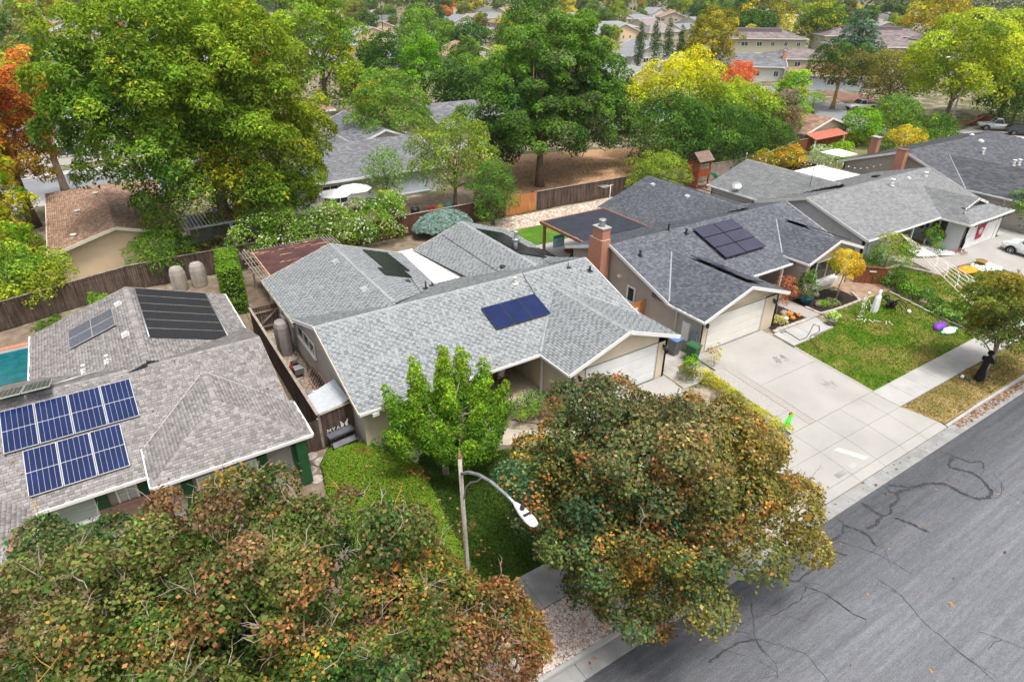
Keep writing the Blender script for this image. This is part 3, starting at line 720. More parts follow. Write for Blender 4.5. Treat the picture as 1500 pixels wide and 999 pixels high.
for p in ([(50.9, 19.6), (53.0, 19.8), (53.6, 21.6), (51.9, 22.6)], [(53.02, 19.8), (56.6, 19.4), (56.6, 20.7), (53.62, 21.58)], [(51.0, 22.0), (51.88, 22.62), (51.2, 24.8), (49.6, 24.6)]):
    MB().prism([(x, y, gz(y)-.1) for x, y in p], .145).build('path_slab', AGGPINK, pw3)
# lawns, beds, gravel
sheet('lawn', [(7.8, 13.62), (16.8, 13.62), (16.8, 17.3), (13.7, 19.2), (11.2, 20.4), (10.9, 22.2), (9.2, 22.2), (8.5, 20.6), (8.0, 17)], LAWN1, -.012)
sheet('lawn', [(32.52, 13.62), (44.9, 13.62), (45.2, 17), (45.0, 20.0), (42.0, 20.2), (41.2, 20.15), (37.6, 20.2), (36.8, 18.86), (32.52, 18.7)], LAWN2, -.006)
sheet('verge_lawn', [(33.03, 10.05), (55.4, 10.05), (55.4, 11.98), (32.34, 11.98)], LAWN3, -.006)
sheet('lawn', [(46.2, 13.62), (56.6, 13.62), (56.6, 19.3), (53.0, 19.7), (50.8, 19.5), (49.5, 22.2), (47.5, 22.4), (46.0, 20.8)], LAWN2, -.006)
sheet('planting_bed', [(32.75, 20.35), (36.1, 20.35), (36.1, 23.2), (34.0, 23.2), (33.3, 21.4)], MULCH, -.004)
sheet('planting_bed', [(37.5, 20.55), (41.7, 20.3), (42.1, 21.6), (41.2, 22.7), (37.6, 22.7)], MULCH, -.003)
sheet('bare_earth', [(41.8, 20.1), (45.4, 20.1), (46.4, 22.2), (44.4, 24), (42.2, 22.6)], mat('reddish_dirt', (.30, .20, .14), .95, .2, 2, 25, .4), -.002)
sheet('planting_bed', [(9.2, 22.3), (16.5, 22.3), (16.5, 19.0), (14.6, 20.9), (13.7, 21.9), (12.4, 22.3), (11.0, 21.6)], DIRT, -.002)
sheet('side_yard', [(5.5, 24.6), (7.1, 24.6), (7.1, 39), (5.5, 39)], DIRT, -.03)
sheet('side_yard', [(4.0, 22), (5.4, 22), (5.4, 45), (4.0, 45)], DIRT, -.032)
sheet('planting_bed', [(-12, 13.62), (7.8, 13.62), (8.0, 17), (8.5, 20.6), (9.0, 23), (-12, 23)], DIRT, -.03)
sheet('side_yard', [(23.5, 19.0), (26.2, 19.0), (26.2, 36), (23.5, 36)], mat('side_concrete', (.36, .33, .30), .9, .2, 1.5, 25, .3), -.03)
# back yards
sheet('back_yard', [(-12, 38.4), (5.6, 38.4), (5.6, 47.4), (-12, 45.4)], DIRT, -.02)
sheet('back_yard', [(5.7, 38.6), (24.5, 38.6), (26, 47.8), (5.7, 47.8)], DIRT, -.021)
sheet('back_patio', [(26.5, 33.5), (44, 33.5), (44, 40.5), (27, 40.5)], CONC, -.004)
sheet('back_lawn', [(25.2, 40.5), (42, 40.5), (42, 44.2), (25.8, 44.6)], LAWN4, -.003)
sheet('rock_bed', [(25.8, 44.62), (42, 44.22), (46, 47.4), (25.8, 47.8)], mat('pebble_bed_soil', (.42, .33, .25), .95, .3, 8, 40, .5), -.002)
sheet('back_yard', [(46.3, 33.8), (66.2, 33.8), (66.2, 46), (46.3, 47)], DIRT, -.022)
sheet('back_yard', [(66.3, 36), (100, 36), (94, 50), (66.3, 47)], mat('garden_soil', (.24, .19, .12), .95, .25, .8, 20, .3, rgb2=(.13, .17, .05)), -.022)
sheet('dry_bank', [(33, 48.3), (60, 47.2), (64, 62), (36, 70)], mat('dry_leaf_litter', (.36, .21, .11), .95, .3, 3, 18, .5, rgb2=(.50, .32, .18)), -.001)
sheet('back_yard', [(5, 48.6), (33, 48.3), (35, 58), (5, 58)], mat('dark_brown_soil', (.16, .12, .09), .95, .3, 2, 20, .4), -.018)  # soil in a darker brown than the other bare yards
# swimming pool behind the left house
pl = MB(); pl.prism([(-12, 38.6, -.05), (-5.9, 38.6, -.05), (-5.7, 42.6, -.05), (-12, 42.6, -.05)], .065)
WATER = mat('pool_water', (.004, .085, .11), .08, .15, 2.2, 9, .25, spec=.4, rgb2=(.008, .13, .155)); pl.build('pool_water', WATER, kind='structure')
pe = MB().box(-12, -5.3, 42.62, 43.0, -.06, .02).build('pool_coping', CONC_OLD, kind='structure')
for k in range(28): MB().box(-12+k*.235+.008, -12+(k+1)*.235-.008, 43.02, 43.4, -.06, .045).build('brick', BRICK, pe)
# streets of the blocks behind
MB().box(-400, 96, 75.5, 85.5, -.2, -.03).build('back_street', mat('far_asphalt', (.21, .215, .23), .9, .12, .4, 12), kind='structure')
FASPH = MATS['far_asphalt']
mb = MB(); mb.box(-400, 96, 85.5, 87.4, -.2, .06); mb.box(-400, 96, 73.6, 75.5, -.2, .06); mb.build('back_sidewalk', CONC, kind='structure')
MB().prism([(88, 44, -.2), (96.5, 44, -.2), (103, 56, -.2), (112, 66, -.2), (125, 88, -.2), (118, 95, -.2), (100, 75, -.2), (89.5, 62, -.2)], .17).build('side_street', FASPH, kind='structure')
MB().prism([(107, 60, -.2), (116, 60, -.2), (120, 70, -.2), (112, 71, -.2)], .175).build('side_driveway', CONC, kind='structure')
MB().prism([(104, 38, -.2), (120, 38, -.2), (122, 47.5, -.2), (108, 46, -.2)], .175).build('side_driveway', CONC, kind='structure')
sheet('side_lawn', [(97, 44), (107, 46), (118, 49), (114, 60), (104, 57)], LAWN3, -.018)
sheet('side_verge', [(112, 64), (126, 80), (130, 74), (118, 60)], mat('red_mulch', (.20, .11, .08), .95, .25, 1, 12), -.018)

# ================================================================ HOUSES
ROOFW = dict(w=.04, h=.19)
def gable_tops(e0, ridge, e1): return [(0, e0), ridge, (1, e1)]
# ---------- left house (brown-grey roof, solar arrays, pool heater)
H0 = thing('house', 'house with brown-grey shingle roof, blue solar modules and a black pool heater, left edge', 'house', (0, 28, 0))
zf, zr, zc = 2.06, 3.93, 2.53
fr = [(-13, 23.7, zf), (-1.42, 23.7, zf), (-1.42, 25.05, zc-.01), (4.42, 25.05, zc-.01), (4.42, 29.2, zr), (-13, 29.2, zr)]
re = [(4.42, 33.2, 2.57), (-13, 33.2, 2.57), (-13, 29.2, zr), (4.42, 29.2, zr)]
wl = [(-5.28, 38.4, 2.5), (-5.28, 29.0, 2.5), (-.43, 29.0, 4.15), (-.43, 38.4, 4.15)]
wr = [(4.43, 29.2, 2.5), (4.43, 38.4, 2.5), (-.43, 38.4, 4.15), (-.43, 29.2, 4.15)]
fwl = [(-1.42, 26.2, 2.5), (-1.42, 22.3, 2.5), (1.6, 25.3, 3.53), (1.6, 28.2, 3.53)]
fwf = [(-1.42, 22.3, 2.5), (4.62, 22.3, 2.5), (1.6, 25.3, 3.53)]
fwr = [(4.62, 22.3, 2.5), (4.62, 25.2, 2.5), (3.9, 26.0, 2.745), (1.6, 28.2, 3.53), (1.6, 25.3, 3.53)]
lwr = [(-5.15, 21.4, 2.05), (-5.15, 25.2, 2.05), (-11, 29.0, 4.05), (-11, 27.2, 4.05)]
lwf = [(-13, 21.4, 2.05), (-5.15, 21.4, 2.05), (-11, 27.2, 4.05), (-13, 27.2, 4.05)]
slope(H0, [fr, re], SH0, seed=11); slope(H0, [wl, wr], SH0, seed=12); slope(H0, [fwl, fwf, fwr], SH0, seed=13); slope(H0, [lwr, lwf], SH0, seed=14)
caps(H0, [((-.43, 38.4, 4.15), (-.43, 29.3, 4.15)), ((-13, 29.2, zr), (4.42, 29.2, zr)), ((1.6, 27.9, 3.53), (1.6, 25.3, 3.53)), ((1.6, 25.3, 3.53), (4.6, 22.32, 2.5)), ((1.6, 25.3, 3.53), (-1.4, 22.32, 2.5)), ((-11, 27.2, 4.05), (-5.15, 21.42, 2.05))], SH0)
metal_valley(H0, (-1.35, 25.0, 2.52), (1.55, 27.95, 3.52), ALU, .035); metal_valley(H0, (4.35, 25.2, 2.57), (1.65, 27.95, 3.52), ALU, .035)
metal_valley(H0, (4.3, 32.6, 2.72), (.6, 29.3, 3.86), ALU, .03)
fascia(H0, [((-5.1, 23.68, zf), (-1.42, 23.68, zf)), ((-1.44, 25.0, 2.5), (-1.44, 22.3, 2.5)), ((-1.42, 22.28, 2.5), (4.62, 22.28, 2.5)), ((4.64, 22.3, 2.5), (4.64, 25.05, 2.5)),
            ((4.45, 33.2, 2.5), (4.45, 38.4, 2.5)), ((-5.3, 38.4, 2.5), (-5.3, 33.3, 2.5)), ((-5.13, 21.4, 2.05), (-5.13, 23.68, 2.05)), ((-13, 21.38, 2.05), (-5.15, 21.38, 2.05))], w=.11, h=.13, drop=.05, name='gutter')
fascia(H0, [((4.44, 25.1, 2.55), (4.44, 29.2, zr)), ((4.44, 29.2, zr), (4.44, 33.2, 2.57)), ((-5.28, 38.42, 2.5), (-.43, 38.42, 4.15)), ((-.43, 38.42, 4.15), (4.43, 38.42, 2.5))], GREYWOOD)
W0 = mat('taupe_siding', (.33, .31, .28), .8, .06, 1.5, 40)
GREENSH = mat('green_shutter_paint', (.018, .085, .03), .6, .15)
wall(H0, (-12, 24.2), (-1.0, 24.2), -.3, 2.0, W0); wall(H0, (-1.0, 22.75), (4.1, 22.75), -.3, 2.4, W0); wall(H0, (-1.0, 26), (-1.0, 22.77), -.3, 2.4, W0)
wall(H0, (4.1, 22.77), (4.1, 38), -.3, [(0, 2.4), (.16, 2.45), (.42, 3.75), (.68, 2.45), (1, 2.4)], W0)
wall(H0, (4.1, 38), (-4.9, 38), -.3, [(0, 2.4), (.5, 4.0), (1, 2.4)], W0); wall(H0, (-4.9, 38), (-4.9, 33), -.3, 2.4, W0)
siding(H0, (-5.0, 24.2), (-1.0, 24.2), 0, 1.95, W0); siding(H0, (-1.0, 22.75), (4.1, 22.75), 0, 2.4, W0)
MB().box(-3.4, -1.05, 23.95, 24.15, -.3, .95).build('brick_veneer', BRICKDK, H0)
window(H0, (-4.15, 24.17, 1.2), (0, -1), 1.5, 1.2, 1, pane=BLIND); window(H0, (-2.35, 24.17, 1.3), (0, -1), .75, 1.1, 2, pane=BLIND, grid=1)
window(H0, (1.2, 22.72, 1.35), (0, -1), 2.3, 1.2, 3, pane=BLIND)
for a in (-5.06, -3.22, -1.76, -.28, 2.55, 3.95): MB().box(a-.2, a+.2, (24.06 if a < -1.2 else 22.62), (24.16 if a < -1.2 else 22.71), .5 if a < -1 else .55, 2.0).build('shutter', GREENSH, H0)
MB().box(3.9, 4.32, 22.3, 22.7, -.2, 2.3).build('post', GREENSH, H0)
MB().box(-1.9, -.9, 22.7, 24.1, -.35, .06).build('porch_step', BRICKDK, H0)
# solar: four wide modules above three
uF, wF = Vector((1, 0, 0)), Vector((0, 1, .34)).normalized()
for k in range(4): pv_module(H0, (-5.86+k*1.17, 26.52, 3.02), uF, wF, 1.15, 2.18, ALU, PVBLUE, (6, 6), ALU, split=True)
for k in range(3): pv_module(H0, (-5.28+k*1.115, 24.32, 2.27), uF, wF, 1.1, 2.2, ALU, PVBLUE, (6, 6), ALU, split=True)
uL, wL = Vector((0, -1, 0)), Vector((1, 0, .34)).normalized()
pv_module(H0, (-3.40, 36.28, 3.14), uL, wL, 1.06, 2.3, ALU, PVGREY, (6, 6), ALU, split=True); pv_module(H0, (-3.40, 35.20, 3.14), uL, wL, 1.06, 2.3, ALU, PVGREY, (6, 6), ALU, split=True)
# tilted panel pair by the left frame edge
for k in range(2): pv_module(H0, (-5.95+k*1.0, 29.9, 3.75), uF, Vector((0, -1, .30)).normalized(), .98, 1.5, ALU, PVGREY, (6, 6), ALU, lift=.25)
# pool heater: six matted strips with headers
ph = MB(); uR, wR = Vector((0, 1, 0)), Vector((-1, 0, .34)).normalized(); nR = uR.cross(wR); nR = nR if nR.z > 0 else -nR
o = Vector((3.38, 31.65, 2.86))
hp = MB(); hp.tube([o+nR*.07, o+uR*6.6+nR*.07], .03, 6); q = o+wR*3.62; hp.tube([q+nR*.07, q+uR*6.6+nR*.07], .03, 6)
heater = hp.build('pool_heater', GALV, H0, 'stuff')
for k in range(6): MB().obox(o+uR*(.55+k*1.1)+wR*1.8+nR*.045, uR*.525, wR*1.76, nR*.012).build('heater_mat', POOLMAT, heater)
hp = MB()
for k in range(1, 6): hp.beam(o+uR*(k*1.1)+nR*.06, o+uR*(k*1.1)+wR*3.6+nR*.06, .02, .02, nR)
hp.build('strap', GREYWOOD, heater)
PALEV = mat('pale_vent_metal', (.66, .64, .58), .5, .1)
for p in ((-.95, 36.6, 3.97), (-.95, 32.7, 3.97)): box_vent(H0, p, PALEV, (1, 0, .34), .15)
for p in ((-2.9, 31.3, 3.3), (-1.9, 31.0, 3.65)): vent_pipe(H0, p, PALEV, .3, .06)
MB().tube([(-2.1, 33.9, 3.6), (-1.9, 31.2, 3.7), (-2.1, 30.4, 3.66), (-4.5, 29.6, 3.9)], .02, 5).build('conduit', ALU, H0)

# ---------- centre house (blue-grey roof)
H1 = thing('house', 'centre house with pale blue-grey shingle roof and white garage door behind the maple', 'house', (15, 28, 0))
z0, zR, zB = 2.5, 4.35, 2.85
slope(H1, [[(6.77, 22.55, z0), (23.5, 22.55, z0), (23.5, 28.0, zR), (6.77, 28.0, zR)], [(23.5, 32.4, zB), (6.77, 32.4, zB), (6.77, 28.0, zR), (23.5, 28.0, zR)]], SH1, seed=21)
slope(H1, [[(6.68, 38.5, 2.8), (6.68, 31.9, 2.8), (6.9, 31.9, 2.875), (11.2, 28.1, 4.33), (11.2, 38.5, 4.33)], [(15.25, 31.5, 2.953), (15.95, 38.5, 2.715), (11.2, 38.5, 4.33), (11.2, 28.4, 4.33)]], SH1, seed=22)
slope(H1, [[(16.85, 38.5, 2.724), (17.55, 31.8, 2.962), (20.75, 28.8, 4.05), (20.75, 38.5, 4.05)], [(24.4, 30.2, 2.8), (24.4, 38.5, 2.8), (20.75, 38.5, 4.05), (20.75, 28.6, 4.05)]], SH1, seed=23)
gR = 3.87
slope(H1, [[(16.4, 24.5, 2.55), (16.4, 20.1, 2.55), (20.1, 20.1, gR), (20.1, 26.7, gR)], [(23.8, 20.1, 2.55), (23.8, 24.5, 2.55), (20.1, 26.7, gR), (20.1, 20.1, gR)]], SH1, seed=24)
caps(H1, [((6.77, 28, zR), (23.5, 28, zR)), ((11.2, 38.5, 4.33), (11.2, 28.6, 4.33)), ((20.75, 38.5, 4.05), (20.75, 29.2, 4.05)), ((20.1, 20.1, gR), (20.1, 26.4, gR))], SH1)
metal_valley(H1, (16.45, 22.6, 2.57), (20.05, 26.45, 3.83), GALV, .10)
metal_valley(H1, (6.9, 32.2, 2.9), (11.0, 28.5, 4.24), GALV, .07)
fascia(H1, [((6.77, 22.53, z0), (16.4, 22.53, z0)), ((16.38, 22.55, 2.52), (16.38, 20.1, 2.55))], w=.11, h=.13, drop=.05, name='gutter')
fascia(H1, [((16.4, 20.08, 2.57), (20.1, 20.08, gR+.02)), ((20.1, 20.08, gR+.02), (23.8, 20.08, 2.57)), ((6.75, 28.0, zR), (6.75, 32.2, 2.93)), ((23.52, 28, zR), (23.52, 23, 2.65)),
            ((24.42, 38.5, 2.8), (24.42, 31.5, 2.8))])
fascia(H1, [((6.75, 22.55, z0), (6.75, 28.0, zR)), ((6.66, 31.9, 2.8), (6.66, 38.5, 2.8)), ((6.68, 38.52, 2.8), (11.2, 38.52, 4.33)), ((11.2, 38.52, 4.33), (15.7, 38.52, 2.8)), ((17.1, 38.52, 2.8), (20.75, 38.52, 4.05)), ((20.75, 38.52, 4.05), (24.4, 38.52, 2.8))], CREAM)
MB().prism([(15.0, 31.6, 2.60), (17.9, 31.6, 2.60), (16.95, 38.9, 2.60), (15.8, 38.9, 2.60)], .06).build('patio_roof', mat('white_roof_coating', (.82, .79, .72), .6, .06, 1, 10), H1)
wall(H1, (7.15, 38.1), (7.15, 23.05), -.3, [(0, 2.72), (.39, 2.72), (.67, 4.18), (1, 2.45)], STUCCO)
wall(H1, (7.15, 23.05), (12.6, 23.05), -.3, 2.45, CREAM); siding(H1, (7.2, 23.05), (12.6, 23.05), -.05, 2.42, CREAM)
MB().box(7.08, 7.24, 22.98, 23.04, -.05, 2.42).build('corner_board', CREAM, H1)
wall(H1, (12.62, 23.05), (12.62, 26.0), -.3, 2.45, CREAM); wall(H1, (12.62, 26.0), (16.85, 26.0), -.3, 2.45, CREAM)
wall(H1, (16.85, 26.0), (16.85, 20.5), -.3, 2.45, CREAM); siding(H1, (16.85, 26.0), (16.85, 20.5), -.05, 2.45, CREAM, .22)
wall(H1, (16.87, 20.5), (17.75, 20.5), -.35, 2.6, CREAM); wall(H1, (22.65, 20.5), (23.35, 20.5), -.35, 2.6, CREAM)
MB().prism([(16.87, 20.5, 2.25), (23.35, 20.5, 2.25), (23.35, 20.5, 2.62), (20.1, 20.5, 3.76), (16.87, 20.5, 2.62)], (0, .15, 0)).build('gable_wall', CREAM, H1)
wall(H1, (23.35, 20.5), (23.35, 38.1), -.3, [(0, 2.6), (.14, 2.6), (.43, 4.15), (.66, 2.75), (1, 2.72)], STUCCO)
wall(H1, (23.3, 38.1), (7.15, 38.1), -.3, 2.7, STUCCO)
MB().prism([(6.9, 38.12, 2.7), (15.5, 38.12, 2.7), (11.2, 38.12, 4.2)], (0, -.15, 0)).build('gable_wall', STUCCO, H1)
sectional_door(H1, 17.8, 22.6, 20.56, -.02, 2.2, DOORWHITE)
MB().box(12.7, 16.8, 22.7, 25.9, -.2, .03).build('porch_floor', mat('tan_porch_floor', (.42, .33, .24), .8, .1, 2, 20), H1)
for x in (12.7, 16.72): MB().box(x-.06, x+.06, 22.75, 22.87, 0, 2.38).build('porch_post', WHITE, H1)
lantern(H1, (17.3, 20.5, 1.85)); lantern(H1, (23.05, 20.5, 1.85)); lantern(H1, (17.45, 20.5, .5))
window(H1, (9.45, 23.0, 1.4), (0, -1), 1.6, 1.2, 2); window(H1, (14.7, 25.95, 1.3), (0, -1), 1.3, 1.2, 2)
MB().box(13.1, 13.95, 25.9, 25.98, .05, 2.1).build('front_door', REDWOOD, H1)
window(H1, (7.12, 31.4, 1.9), (-1, 0), 3.1, .85, 3); window(H1, (7.12, 36.2, 1.6), (-1, 0), 1.0, .9, 1)
MB().box(7.35, 7.65, 22.45, 22.62, 2.18, 2.34).build('floodlight', WHITE, H1); MB().box(15.7, 16.0, 20.4, 20.5, 2.9, 3.0)
# solar on front slope and back wings
uF, wF = Vector((1, 0, 0)), Vector((0, 1, .34)).normalized()
for k in range(3): pv_module(H1, (15.10+k*1.155, 24.68, 3.22), uF, wF, 1.15, 1.68, DKMETAL, PVBLUE, (1, 1), None)
wv = Vector((-1, 0, .34)).normalized(); uv_ = Vector((0, 1, 0))
for (yy, x0_, ln) in ((36.0, 14.65, 1.75), (34.2, 14.65, 1.75), (32.9, 14.2, 1.25)):
    pv_module(H1, (x0_, yy, 2.8+.34*(15.7-x0_)), uv_, wv, ln if ln < 1.7 else 1.78, 1.75, DKMETAL, PVDARK, (1, 1), None, .08)
for (yy, ln) in ((31.2, 1.8), (33.03, 1.8), (34.86, 1.8)): pv_module(H1, (22.98, yy, 2.8+.34*1.42), uv_, wv, ln, 2.3, DKMETAL, PVDARK, (1, 1), None, .08)
pv_module(H1, (24.3, 31.9, 2.84), uv_, wv, 1.5, 1.3, DKMETAL, PVDARK, (1, 1), None, .08)
for p in ((10.6, 35.8, 4.13), (10.6, 31.2, 4.13)): box_vent(H1, p, ALU, (1, 0, .34), .17)
fl = MB(); fl.cyl((21.2, 32.2, 3.8), (21.2, 32.2, 4.6), .14, .14, 12); fl.cyl((21.2, 32.2, 4.6), (21.2, 32.2, 4.72), .26, .22, 12); fl.cyl((21.2, 32.2, 4.7), (21.2, 32.2, 5.15), .11, .11, 12); fl.cyl((21.2, 32.2, 5.12), (21.2, 32.2, 5.2), .2, .16, 12); fl.build('flue_pipe', GALV, H1)
vent_pipe(H1, (18.05, 27.45, 4.15), PALEV, .32, .07); vent_pipe(H1, (21.9, 27.6, 4.2), DKMETAL, .3, .03, False); vent_pipe(H1, (23.0, 26.9, 3.98), DKMETAL, .32, .07, False)
vent_pipe(H1, (14.2, 31.0, 3.35), DKMETAL, .5, .05, False); vent_pipe(H1, (14.9, 31.6, 3.1), DKMETAL, .28, .05, False); vent_pipe(H1, (13.6, 32.2, 3.52), DKMETAL, .08, .12, False); vent_pipe(H1, (19.4, 30.9, 3.6), BLACKPL, .10, .17, False)
mb = MB(); mb.tube([(19.0, 38.2, 3.5), (18.9, 29.2, 3.52), (18.9, 28, 4.38), (18.6, 26.3, 3.85)], .016, 5); mb.tube([(14.1, 32.9, 3.4), (13.3, 29.3, 3.8), (12.4, 29.3, 4.05)], .016, 5); mb.tube([(22.5, 31.1, 3.5), (21.3, 28.6, 4.2), (22.6, 28.1, 4.42)], .016, 5)
mb.build('conduit', DKMETAL, H1)
# flat number plate digits on the wall by the garage
def text(H, s, p, size, m, rx=pi/2, rz=0., depth=.008, name='lettering', align='CENTER'):
    cu = bpy.data.curves.new(name, 'FONT'); cu.body = s; cu.size = size; cu.extrude = depth; cu.align_x = align; cu.align_y = 'CENTER'
    t = bpy.data.objects.new(name, cu); COL.objects.link(t)
    me = bpy.data.meshes.new_from_object(t); bpy.data.objects.remove(t); me.materials.clear(); me.materials.append(m)
    M_ = Matrix.Translation(Vector(p)-(offset(H) if H else Vector())) @ Matrix.Rotation(rz, 4, 'Z') @ Matrix.Rotation(rx, 4, 'X'); me.transform(M_)
    o = bpy.data.objects.new(name, me); COL.objects.link(o); o.parent = H; return o
text(H1, '5344', (17.28, 20.46, 1.28), .26, DKMETAL, name='house_number')

# ---------- right-of-centre house (charcoal blue roof)
H2 = thing('house', 'house with charcoal-blue shingle roof, red brick chimney and violet solar panels', 'house', (35, 28, 0))
a0, aR, aB = 2.45, 4.32, 2.75
slope(H2, [[(26.25, 23.4, a0), (43.9, 23.4, a0), (43.9, 28.9, aR), (26.25, 28.9, aR)], [(43.9, 33.5, aB), (26.25, 33.5, aB), (26.25, 28.9, aR), (43.9, 28.9, aR)]], SH2, seed=31)
slope(H2, [[(34.35, 39.8, 2.5), (34.35, 32.8, 2.5), (39.8, 29.4, 4.36), (39.8, 39.8, 4.36)], [(44.6, 31, 2.73), (44.6, 39.8, 2.73), (39.8, 39.8, 4.36), (39.8, 29.4, 4.36)]], SH2, seed=32)
slope(H2, [[(26.25, 24.8, 2.42), (26.25, 20.6, 2.42), (30.0, 20.6, 3.7), (30.0, 27.4, 3.7)], [(33.8, 20.6, 2.42), (33.8, 24.8, 2.42), (30.0, 27.4, 3.7), (30.0, 20.6, 3.7)]], SH2, seed=33)
slope(H2, [[(37.9, 25.5, 2.75), (37.9, 22.2, 2.75), (41.0, 22.2, 3.82), (41.0, 28, 3.82)], [(44.1, 22.2, 2.75), (44.1, 25.5, 2.75), (41.0, 28, 3.82), (41.0, 22.2, 3.82)]], SH2, seed=34)
caps(H2, [((26.25, 28.9, aR), (43.9, 28.9, aR)), ((39.8, 39.8, 4.36), (39.8, 29.8, 4.36)), ((30, 20.6, 3.7), (30, 27.0, 3.7)), ((41, 22.2, 3.82), (41, 27.4, 3.82))], SH2)
metal_valley(H2, (26.4, 23.5, 2.48), (29.95, 27.05, 3.69), GALV, .09); metal_valley(H2, (37.95, 24.4, 2.82), (40.95, 27.4, 3.82), GALV, .09)
fascia(H2, [((33.8, 23.38, a0), (37.9, 23.38, a0)), ((37.88, 24.6, 2.72), (37.88, 22.2, 2.75)), ((26.23, 23.4, 2.42), (26.23, 20.6, 2.42)), ((34.33, 39.8, 2.5), (34.33, 33.2, 2.5))], w=.11, h=.13, drop=.05, name='gutter')
fascia(H2, [((26.25, 20.58, 2.44), (30, 20.58, 3.72)), ((30, 20.58, 3.72), (33.8, 20.58, 2.44)), ((37.9, 22.18, 2.77), (41, 22.18, 3.84)), ((41, 22.18, 3.84), (44.1, 22.18, 2.77)), ((26.23, 23.4, 2.46), (26.23, 28.9, aR)), ((26.23, 28.9, aR), (26.23, 33.5, aB)),
            ((43.92, 28.9, aR), (43.92, 23.4, a0))])
wall(H2, (26.62, 33.2), (26.62, 21.02), -.3, [(0, 2.75), (.36, 4.15), (.81, 2.4), (1, 2.35)], STUCCO2)
wall(H2, (26.64, 21.02), (27.2, 21.02), -.3, 2.4, CREAM); wall(H2, (32.1, 21.02), (33.4, 21.02), -.3, 2.4, CREAM)
MB().prism([(26.64, 21.02, 2.25), (33.4, 21.02, 2.25), (33.4, 21.02, 2.4), (30, 21.02, 3.56), (26.64, 21.02, 2.4)], (0, .15, 0)).build('gable_wall', CREAM, H2)
mb = MB(); [mb.box(27.0+k*.12, 27.06+k*.12, 20.95, 21.0, 2.42, 2.5) for k in range(51)]; mb.build('dentil_trim', CREAM, H2, 'stuff')
sectional_door(H2, 27.25, 32.05, 21.08, .02, 2.2, DOORCREAM)
wall(H2, (33.4, 21.02), (33.4, 26.0), -.3, 2.35, CREAM); wall(H2, (33.4, 26), (38.3, 26), -.3, 2.4, CREAM)
wall(H2, (38.3, 26), (38.3, 22.6), -.3, 2.7, CREAM); siding(H2, (38.3, 26), (38.3, 22.6), 0, 2.65, mat('greige_siding', (.47, .43, .38), .8, .05), .2)
wall(H2, (38.3, 22.6), (43.7, 22.6), -.3, 2.7, CREAM); MB().prism([(38.3, 22.6, 2.7), (43.7, 22.6, 2.7), (41, 22.6, 3.68)], (0, .15, 0)).build('gable_wall', CREAM, H2)
MB().box(38.24, 38.5, 22.5, 22.58, 0, 2.65).build('corner_board', CREAM, H2)
wall(H2, (43.7, 22.6), (43.7, 39.5), -.3, [(0, 2.6), (.05, 2.4), (.37, 4.2), (.7, 2.6), (1, 2.6)], STUCCO2); wall(H2, (44.2, 39.5), (34.7, 39.5), -.3, [(0, 2.6), (.45, 4.2), (1, 2.4)], STUCCO2); wall(H2, (34.75, 39.5), (34.75, 33.2), -.3, 2.4, STUCCO2); wall(H2, (34.7, 33.2), (26.62, 33.2), -.3, 2.6, STUCCO2)
window(H2, (40.6, 22.55, 1.75), (0, -1), 2.6, 1.5, 2, fr=.09); 
for x in (38.98, 42.22): MB().box(x-.22, x+.22, 22.47, 22.54, 1.0, 2.5).build('shutter', mat('navy_shutter', (.02, .025, .035), .6, .1), H2)
bw = MB(); bw.box(39.25, 42.0, 22.3, 22.56, .55, .95); bw.box(39.35, 41.9, 22.26, 22.32, .62, .88); bw.build('window_box', WHITE, H2)
MB().box(34.2, 35.1, 25.9, 25.97, .05, 2.1).build('front_door', DARK, H2); window(H2, (36.6, 25.95, 1.3), (0, -1), 1.2, 1.2, 2)
for x in (34.6, 37.2): MB().box(x-.07, x+.07, 23.55, 23.69, 0, 2.35).build('porch_post', WHITE, H2)
MB().box(33.5, 38.2, 23.5, 25.9, -.2, .04).build('porch_floor', CONC, H2)
lantern(H2, (26.92, 21.02, 1.85)); lantern(H2, (32.9, 21.02, 1.85))
window(H2, (26.59, 26.9, 1.55), (-1, 0), .75, 1.1, 1, fr=.1, sill=False)
MB().box(26.5, 26.6, 21.8, 22.35, .55, 1.7).build('electric_panel', WHITE, H2); MB().box(26.48, 26.6, 21.15, 21.6, .45, 1.35).build('meter_cabinet', mat('blue_grey_metal', (.20, .25, .31), .5, .1), H2)
MB().cyl((26.56, 21.35, 1.5), (26.5, 21.35, 1.5), .1, .1, 12).build('electric_meter', GALV, H2)
MB().tube([(26.18, 23.0, 2.3), (26.5, 22.9, 2.15), (26.54, 22.9, 0)], .04, 6).build('downspout', WHITE, H2)
MB().box(26.4, 26.6, 27.9, 28.15, 2.35, 2.5).build('floodlight', WHITE, H2)
ch = MB(); ch.box(25.7, 26.42, 29.05, 30.35, 0, 4.6); ch.box(25.78, 26.42, 29.15, 30.1, 4.6, 5.3); ch.box(25.7, 26.42, 28.7, 30.7, 0, 1.1); ch.hexa([(25.7, 28.7, 1.1), (26.42, 28.7, 1.1), (26.42, 30.7, 1.1), (25.7, 30.7, 1.1)], [(25.72, 29.07, 1.6), (26.4, 29.07, 1.6), (26.4, 30.33, 1.6), (25.72, 30.33, 1.6)])
chim = ch.build('chimney', BRICK, H2); MB().box(25.72, 26.48, 29.1, 30.15, 5.302, 5.38).build('chimney_crown', CONC, chim); MB().cyl((26.1, 29.62, 5.38), (26.1, 29.62, 5.75), .2, .2, 12).cyl((26.1, 29.62, 5.76), (26.1, 29.62, 5.84), .27, .24, 12).build('chimney_pot', GALV, chim)
for r in range(3):
    for c in range(2): pv_module(H2, (33.03+c*2.0, 25.18+r*1.05, 3.055+r*1.05*.34), uF, wF, 1.98, 1.09, PVDARK, PVPURP, (1, 1), None, .22)
